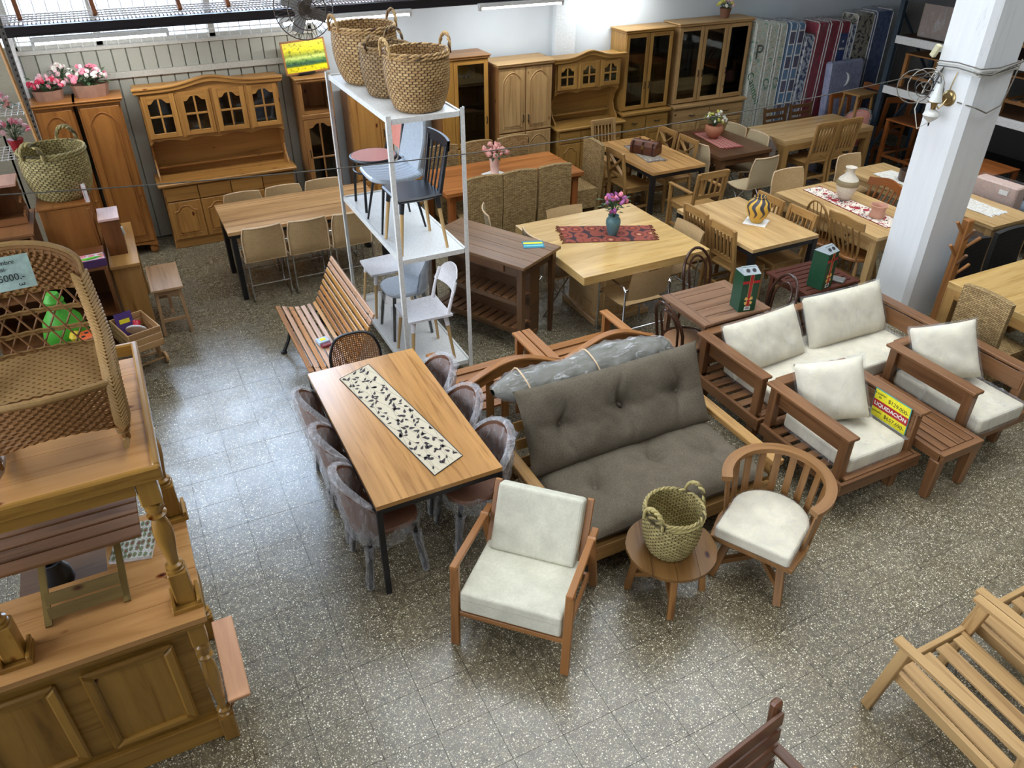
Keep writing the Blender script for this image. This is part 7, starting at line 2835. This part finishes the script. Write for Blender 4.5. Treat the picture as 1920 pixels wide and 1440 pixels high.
# seat: woven top and drum front
mb = MB()
for k in range(20):
    y = -.20 + k * .018
    mb.tube([(-.235 + .47 * i / 24, y, .335 + (.003 if (i + k) % 2 else -.003) + .012 * sin(pi * i / 24)) for i in range(25)], .009, 5)
mb.build('seat_weave', WK2, t, smooth=True)
mb = MB()
woven_band(mb, lambda u, v: (-.24 + .48 * u, -.215 - .035 * sin(pi * u), .325 - .15 * v + .045 * (1 - sin(pi * u)) * v * -1), 13, 26, .0075)
for s in (-1, 1):
    woven_band(mb, lambda u, v: (s * (.245 - .0), -.21 + .36 * u, .325 - .13 * v), 11, 18, .0075)
mb.build('seat_skirt', WK, t, smooth=True)
MB().tube([(-.245, -.21, .34), (-.12, -.24, .345), (0, -.25, .345), (.12, -.24, .345), (.245, -.21, .34)], .014, 8).build('seat_edge', WK2, t, smooth=True)
# back: arched frame, woven crest, lattice
def bpt(u, v):
    """u -1..1 across, v 0..1 up the back"""
    return (u * (.235 + .015 * v), .135 + .10 * v + .03 * (1 - u * u), .345 + .42 * v)


def top_v(u):
    return .80 + .26 * max(0, 1 - u * u) ** .5


arch_ = [bpt(-1, v) for v in (0, .2, .4, .6, .75)] + [bpt(-cos(a), top_v(-cos(a))) for a in [pi * k / 18 for k in range(19)]] + [bpt(1, v) for v in (.75, .6, .4, .2, 0)]
for dr in (0, .016, .032):
    mb = MB()
    mb.tube([(p[0] * (1 - dr * 2), p[1] - .004, p[2] - dr * .9) for p in arch_], .012, 7)
    mb.build('back_arch', WK if dr else WK2, t, smooth=True)
mb = MB()
for k in range(13):
    v = .60 + k * .032
    um = sqrt(max(0, 1 - max(0, (v - .80) / .26) ** 2)) * .96
    if um < .1:
        continue
    mb.tube([Vector(bpt(-um + 2 * um * i / 30, v)) + Vector((0, .005 * (1 if (i + k) % 2 else -1), 0)) for i in range(31)], .0085, 5)
mb.build('back_crest', WK, t, smooth=True)
mb = MB()
for k in range(-5, 9):
    for d in (-1, 1):
        u0 = -1 + k * .26
        a, b = (u0, 0), (u0 + .62, .60)
        pts = []
        for j in range(9):
            q = j / 8
            uu = a[0] + (b[0] - a[0]) * q
            if -1 <= uu <= 1:
                p = Vector(bpt(d * uu, .60 * q))
                p.y += d * .004
                pts.append(p)
        if len(pts) > 1:
            mb.tube(pts, .0042, 5)
mb.build('lattice', WK, t, smooth=True)
mb = MB()
for v in (.02, .2, .4, .6):
    for dz in (-.006, .006):
        mb.tube([Vector(bpt(-1 + 2 * i / 20, v)) + Vector((0, .004 * (1 if i % 2 else -1), dz)) for i in range(21)], .0055, 5)
mb.build('lattice_band', WK2, t, smooth=True)
# plaited arms
for s in (-1, 1):
    path = [(s * .235, .20, .62), (s * .25, .10, .52), (s * .262, -.03, .45), (s * .262, -.14, .40), (s * .258, -.20, .33), (s * .25, -.215, .20), (s * .24, -.20, .10)]
    # smooth the path
    P2 = []
    for i in range(len(path) - 1):
        for j in range(8):
            P2.append(Vector(path[i]).lerp(Vector(path[i + 1]), j / 8))
    for _ in range(4):
        P2 = [P2[0]] + [(P2[i - 1] + P2[i] * 2 + P2[i + 1]) / 4 for i in range(1, len(P2) - 1)] + [P2[-1]]
    MB().tube(P2, .026, 8).build('arm_core', WK, t, smooth=True)
    mb = MB()
    for i in range(0, len(P2) - 3):
        c = P2[i]
        tn = (P2[i + 1] - P2[i]).normalized()
        side = Vector((1, 0, 0))
        up = side.cross(tn).normalized()
        if up.y > 0:
            up = -up
        for d in (-1, 1):
            a = c + side * d * .030 - tn * .034
            m2 = c + side * d * .020 + up * .022 - tn * .006
            b = c + up * .028 + tn * .022
            mb.tube([a, m2, b], [.007, .0095, .006], 6)
    mb.build('arm_plait', WK2 if s > 0 else WK, t, smooth=True)
    MB().tube([(s * .235, .17, .345), (s * .238, .19, .5), (s * .235, .22, .64)], .02, 8).build('back_post', WK, t, smooth=True)
    MB().lathe([(0, -.02), (.018, -.015), (.022, 0), (.02, .02), (0, .026)], (s * .275, -.02, .41), 10).build('peg_end', WK2, t, smooth=True)

# handwritten price card
t = thing('price_card', 'pale green handwritten price card on the wicker rocking chair', 'sign', (-.585, 3.315, RZ + .735))
t.rotation_euler = (RD(72), 0, RD(3))
mb = MB()
mb.surf(lambda u, v: ((u - .5) * .27, (v - .5) * .13, .012 * sin(pi * u)), 10, 2)
mb.build('paper', M['mint'], t, smooth=True)
text('Hamacas Mimbre', .024, M['ink'], t, (-.0, .042, .0135), (0, 0, 0), name='handwriting')
text('Romasi', .024, M['ink'], t, (.01, .018, .0135), (0, 0, 0), name='handwriting')
text('$ 65000.-', .036, M['ink'], t, (.035, -.018, .0135), (0, 0, 0), name='price')
text('3', .03, M['ink'], t, (.085, -.048, .011), (0, 0, RD(-90)), name='handwriting')

# ------------------------------------------------------------ left middle: desk, cabinets, toys
DW = wood('desk_wood', (192, 146, 84), (146, 100, 50), .3, 1.0, 14)
t = thing('desk', 'narrow light brown desk side standing by the aisle', 'desk', (-.285, 8.0, 0))
MB().box((0, 0, .785), (.26, 1.12, .03)).build('top', DW, t, bev=.003)
for q in (-1, 1):
    MB().box((0, q * .51, .385), (.24, .05, .77)).build('side_panel', DW, t, bev=.002)
    MB().box((.1, q * .535, .07), (.05, .03, .14)).build('foot', DW, t)
MB().box((.10, 0, .60), (.02, .97, .3)).build('back_panel', DW, t)
BC = wood('orange_brown_cabinet', (160, 104, 52), (116, 70, 32), .3, 1.0, 12)
t = thing('tall_cabinet', 'orange-brown tall cabinet carrying the big left basket', 'cabinet', (-.645, 8.1, 0))
MB().box((0, 0, .65), (.42, .58, 1.26)).build('body', BC, t, bev=.004)
MB().box((0, 0, 1.295), (.45, .60, .025)).build('top', BC, t, bev=.005)
MB().box((.19, -.298, .66), (.035, .02, 1.2)).build('edge_moulding', BC, t, bev=.006)
MB().box((0, 0, .012), (.4, .56, .024)).build('plinth', BC, t)
basket('big pale seagrass basket on the orange-brown cabinet at the left', (-.62, 8.12, 1.309), .21, .275, .43, SG2, rot=RD(60), rows=22, cols=36, ha=.12, hr=.018)
t = thing('open_bookcase', 'dark brown open bookcase behind the lattice of the rocking chair', 'bookcase', (-.675, 7.45, 0))
OB = wood('dark_orange_shelf', (118, 72, 38), (80, 46, 24), .35, 1.0, 12)
carcass(t, -.26, .25, -.26, .26, .04, .92, OB, (.45,), 'body', .022)
MB().box((0, 0, .02), (.48, .5, .04)).build('plinth', OB, t)
# toy boxes and house on the desk
t = thing('toy_box', 'flat printed toy box with green and pink picture on the open bookcase', 'toy box', (-.53, 7.28, .921), RD(4))
MB().box((0, 0, .035), (.24, .16, .07)).build('carton', plain('purple_print', (70, 40, 84), .4), t, bev=.002)
MB().box((0, 0, .0705), (.22, .14, .001)).build('picture', motif('toy_print', (206, 190, 190), [(200, 60, 70), (90, 180, 60), (220, 120, 130)], 14, 16), t)
MB().tube([(-.08, -.03, .072), (-.03, -.045, .074), (.03, -.035, .074), (.08, -.02, .072)], [.006, .014, .014, .006], 6).build('green_figure', plain('lime', (96, 190, 50), .4), t, smooth=True)
t = thing('toy_house', 'small brown wooden box with pale top and scalloped edge on the light desk', 'box', (-.315, 7.86, .801))
MB().box((0, 0, .17), (.16, .30, .34)).build('body', OB, t, bev=.003)
MB().box((0, 0, .352), (.18, .33, .022)).build('top', wood('pink_top', (222, 186, 176), (190, 150, 140), .35, 1.0, 14), t, bev=.002)
mb = MB()
for k in range(9):
    mb.box((.088, -.13 + .032 * k, .25 - .02 * k), (.016, .022, .018))
mb.build('scallops', M['white'], t)
t = thing('book', 'white edged book standing against the orange-brown cabinet top', 'book', (-.37, 7.98, 1.16), 0)
bpy.data.objects.remove(t)
t = thing('row_of_books', 'pale book standing beside the basket on the orange-brown cabinet', 'book', (-.445, 7.875, 1.309), RD(5))
MB().box((0, 0, .0), (.03, .14, .001)).build('foot', M['white'], t)
MB().box((0, 0, .07), (.026, .12, .14)).build('pages', M['white'], t, bev=.002)
for s in (-1, 1):
    MB().box((s * .0155, 0, .071), (.004, .13, .145)).build('cover', M['pinkl'], t)

t = thing('wine_rack', 'small brown wine rack box with scalloped bottle shelves at the left edge', 'wine rack', (-1.11, 8.1, 1.149))
WR = wood('wine_rack_wood', (162, 112, 70), (120, 78, 46), .35, 1.0, 12)
MB().box((-.13, 0, .18), (.02, .30, .34)).build('side', WR, t, bev=.002)
MB().box((.13, 0, .03), (.02, .30, .05)).build('side', WR, t, bev=.002)
MB().box((-.0, 0, .01), (.28, .30, .02)).build('floor_board', WR, t)
MB().box((-.0, .14, .18), (.26, .018, .34)).build('back', WR, t)
MB().box((-.01, 0, .361), (.31, .33, .022)).build('top', wood('pink_rack_top', (216, 170, 150), (184, 130, 110), .3, 1.0, 14), t, bev=.002)
MB().box((-.0, -.145, .035), (.28, .018, .06)).build('front_lip', WR, t)
for z in (.06, .19):
    n = 24
    pts = [(-.14, z)] + [(-.14 + .28 * k / n, z + .035 - .022 * abs(sin(pi * 3 * k / n))) for k in range(n + 1)] + [(.14, z)]
    MB().prism(pts, .018, (.13, 0, 0), ax='x').build('bottle_rest', WR, t)
t = thing('wine_cabinet', 'brown cabinet with open bottle shelves under the small wine rack', 'cabinet', (-1.17, 8.0, 0))
carcass(t, -.36, .22, -.3, .34, .03, 1.12, WR, (.5, .8), 'body', .022)
MB().box((-.07, .02, 1.134), (.62, .68, .025)).build('top', WR, t, bev=.004)
n = 30
MB().prism([(-.32, .82)] + [(-.32 + .5 * k / n, .88 - .03 * abs(sin(pi * 4 * k / n))) for k in range(n + 1)] + [(.18, .82)], .018, (0, -.2, 0)).build('bottle_rest', WR, t)
MB().box((-.07, 0, .015), (.56, .6, .03)).build('plinth', WR, t)

# toy cart crate
t = thing('toy_cart', 'slatted wooden crate cart on round wheels holding toys', 'toy cart', (-.33, 6.93, 0), RD(18))
CRW = wood('crate_wood', (196, 156, 106), (156, 112, 70), .45, 1.0, 16)
for z in (.30, .365, .43):
    MB().box((.14, 0, z), (.012, .42, .055)).build('slat', CRW, t, bev=.002)
    MB().box((-.14, 0, z), (.012, .42, .055)).build('slat', CRW, t, bev=.002)
    MB().box((0, -.2, z), (.27, .012, .055)).build('slat', CRW, t, bev=.002)
    MB().box((0, .2, z), (.27, .012, .055)).build('slat', CRW, t, bev=.002)
MB().box((0, 0, .27), (.27, .4, .012)).build('floor_board', CRW, t)
for s in (-1, 1):
    MB().bar((s * .1, -.16, .265), (s * .12, -.05, .08), .02, .02).build('strut', CRW, t)
    MB().bar((s * .1, .16, .265), (s * .12, .1, .08), .02, .02).build('strut', CRW, t)
for y in (-.05, .1):
    MB().tube([(-.17, y, .055), (.17, y, .055)], .009, 8).build('axle', CRW, t, smooth=True)
    for s in (-1, 1):
        MB().lathe([(0, -.012), (.052, -.012), (.055, -.006), (.055, .006), (.052, .012), (0, .012)], (s * .165, y, .055), 18, ry(RD(90))).build('wheel', CRW, t, smooth=True)

t = thing('shape_sorter', 'green and orange plastic shape sorting cube in the crate cart', 'toy', (-.69, 6.70, .385), RD(20))
LG = plain('lime_plastic', (100, 180, 40), .35)
MB().box((0, 0, .08), (.155, .155, .16)).build('cube', LG, t, bev=.008)
MB().box((0, 0, .166), (.16, .16, .014)).build('lid', plain('orange_plastic', (222, 96, 48), .35), t, bev=.005)
mb = MB()
for a in range(4):
    R = rz(a * pi / 2)
    mb.prism([(-.02, 0), (.02, 0), (0, .032)], .002, R @ Vector((-.03, -.0785, .09)), R)
    mb.prism([(-.015, -.01), (.015, -.01), (.015, .02), (-.015, .02)], .002, R @ Vector((.035, -.0785, .05)), R)
    mb.prism([(.018 * cos(k), .018 * sin(k)) for k in [2 * pi * j / 10 for j in range(10)]], .002, R @ Vector((.035, -.0785, .115)), R)
    mb.prism([(-.014, -.01), (.02, -.01), (.01, .02)], .002, R @ Vector((-.035, -.0785, .04)), R)
mb.build('shape_holes', M['ink'], t)
mb = MB()
for k in range(3):
    mb.box(((k - 1) * .045, (k % 2 - .5) * .05, .1735), (.03, .03, .001))
mb.build('lid_holes', M['ink'], t)
t = thing('spinning_toy', 'white and red plastic spinning toy in the crate cart', 'toy', (-.33, 6.95, .37), (RD(-50), RD(20), 0))
MB().lathe([(0, 0), (.085, 0), (.09, .008), (.085, .016), (.06, .02), (0, .02)], n=24).build('disc', M['whitep'], t, smooth=True)
MB().lathe([(.04, .02), (.045, .03), (.03, .06), (.036, .09), (0, .1)], n=18).build('knob', plain('red_plastic', (190, 34, 56), .3), t, smooth=True)
t = thing('leaflet', 'small purple printed leaflet standing at the back of the crate cart', 'leaflet', (-.40, 7.03, .285), (RD(-12), 0, RD(15)))
MB().box((0, 0, .12), (.15, .003, .22)).build('sheet', plain('violet_print', (84, 60, 130), .5), t)
MB().box((0, -.003, .15), (.09, .001, .04)).build('yellow_word', M['yellow'], t)

# green toy, boxed set, seen through the lattice
t = thing('plush_toy', 'bright green dinosaur-like toy with a yellow ball seen through the chair lattice', 'toy', (-.86, 6.90, .085), RD(-20))
GP = plain('toy_green', (70, 160, 40), .5)
MB().lathe([(0, .3), (.14, .3), (.18, .42), (.15, .56), (.08, .66), (.06, .72), (0, .74)], n=18).build('body', GP, t, smooth=True)
MB().lathe([(0, -.06), (.06, -.04), (.08, .01), (.05, .07), (0, .08)], (.02, -.06, .76), 14).build('head', GP, t, smooth=True)
MB().lathe([(0, -.05), (.035, -.035), (.05, 0), (.035, .035), (0, .05)], (.13, -.14, .46), 14).build('ball', plain('toy_yellow', (220, 190, 40), .4), t, smooth=True)
tg = MB().box((0, 0, .19), (.36, .38, .38)).build('carton', plain('navy_carton', (34, 44, 66), .5), loc=(-.78, 6.80, .001))
tag(tg, 'dark blue carton under the green toy and the shape sorting cube', 'box')
t = thing('boxed_set', 'white tray with a maroon square and peach panel behind the rocking chair', 'box', (-.93, 6.34, 0), RD(6))
MB().box((0, 0, .26), (.42, .40, .52)).build('carton', M['dark_in'], t)
MB().box((0, 0, .535), (.44, .42, .03)).build('tray', M['white'], t, bev=.004)
MB().box((-.05, -.05, .5515), (.10, .16, .002)).build('maroon_square', plain('maroon', (140, 44, 70), .5), t)
MB().box((.12, .02, .5515), (.15, .3, .002)).build('peach_panel', plain('peach', (232, 190, 150), .5), t)

# ------------------------------------------------------------ slotted steel rack, wire shelves, red flower pot
t = thing('slotted_rack', 'slotted steel corner post with two wire grid shelves at the far left', 'rack', (-.72, 8.5, 0))
mb = MB()
mb.box((0, 0, 1.55), (.045, .004, 3.1))
mb.box((-.02, .02, 1.55), (.004, .04, 3.1))
o = mb.build('post', M['steel'], t)
mb = MB()
for k in range(60):
    mb.box((.005, -.003, .1 + .05 * k), (.012, .002, .02))
mb.build('slot', M['black'], o)
for z in (1.58, 1.97):
    mb = MB()
    for k in range(10):
        mb.tube([(-.05 - .05 * k, -.02, z), (-.05 - .05 * k, .5, z)], .004, 5)
    for k in range(6):
        mb.tube([(-.55, .0 + .09 * k, z + .004), (.0, .0 + .09 * k, z + .004)], .004, 5)
    mb.build('wire_shelf', M['white_metal'], t, smooth=True)
MB().box((-.60, .2, 1.55), (.04, .04, 3.1)).build('post', M['steel'], t)
tag(MB().tube([(-.66, 8.44, .02), (-.70, 8.44, 1.15), (-.735, 8.44, 1.9), (-.765, 8.44, 2.5), (-.80, 8.44, 3.2)], .016, 8).build('bamboo_pole', M['bamboo'], smooth=True), 'long bamboo pole leaning beside the steel corner post', 'pole')
t = vase('flower_pot', 'red plastic pot of pink flowers on the lower wire shelf', (-.93, 8.72, 1.585), [(0, 0), (.045, 0), (.065, .11), (.07, .11), (.07, .125), (.055, .12), (0, .1)], plain('red_pot', (150, 24, 32), .4), 'flower pot')
bouquet(t, .15, .2, ('pinkf', 'pinkl'), 16, .032, .12)
t = thing('flower_bunch', 'loose pale pink blossoms on the upper wire shelf at the left edge', 'flowers', (-1.0, 8.75, 1.975))
bouquet(t, .17, .14, ('pinkl', 'rosef', 'pinkf'), 22, .035, .0)
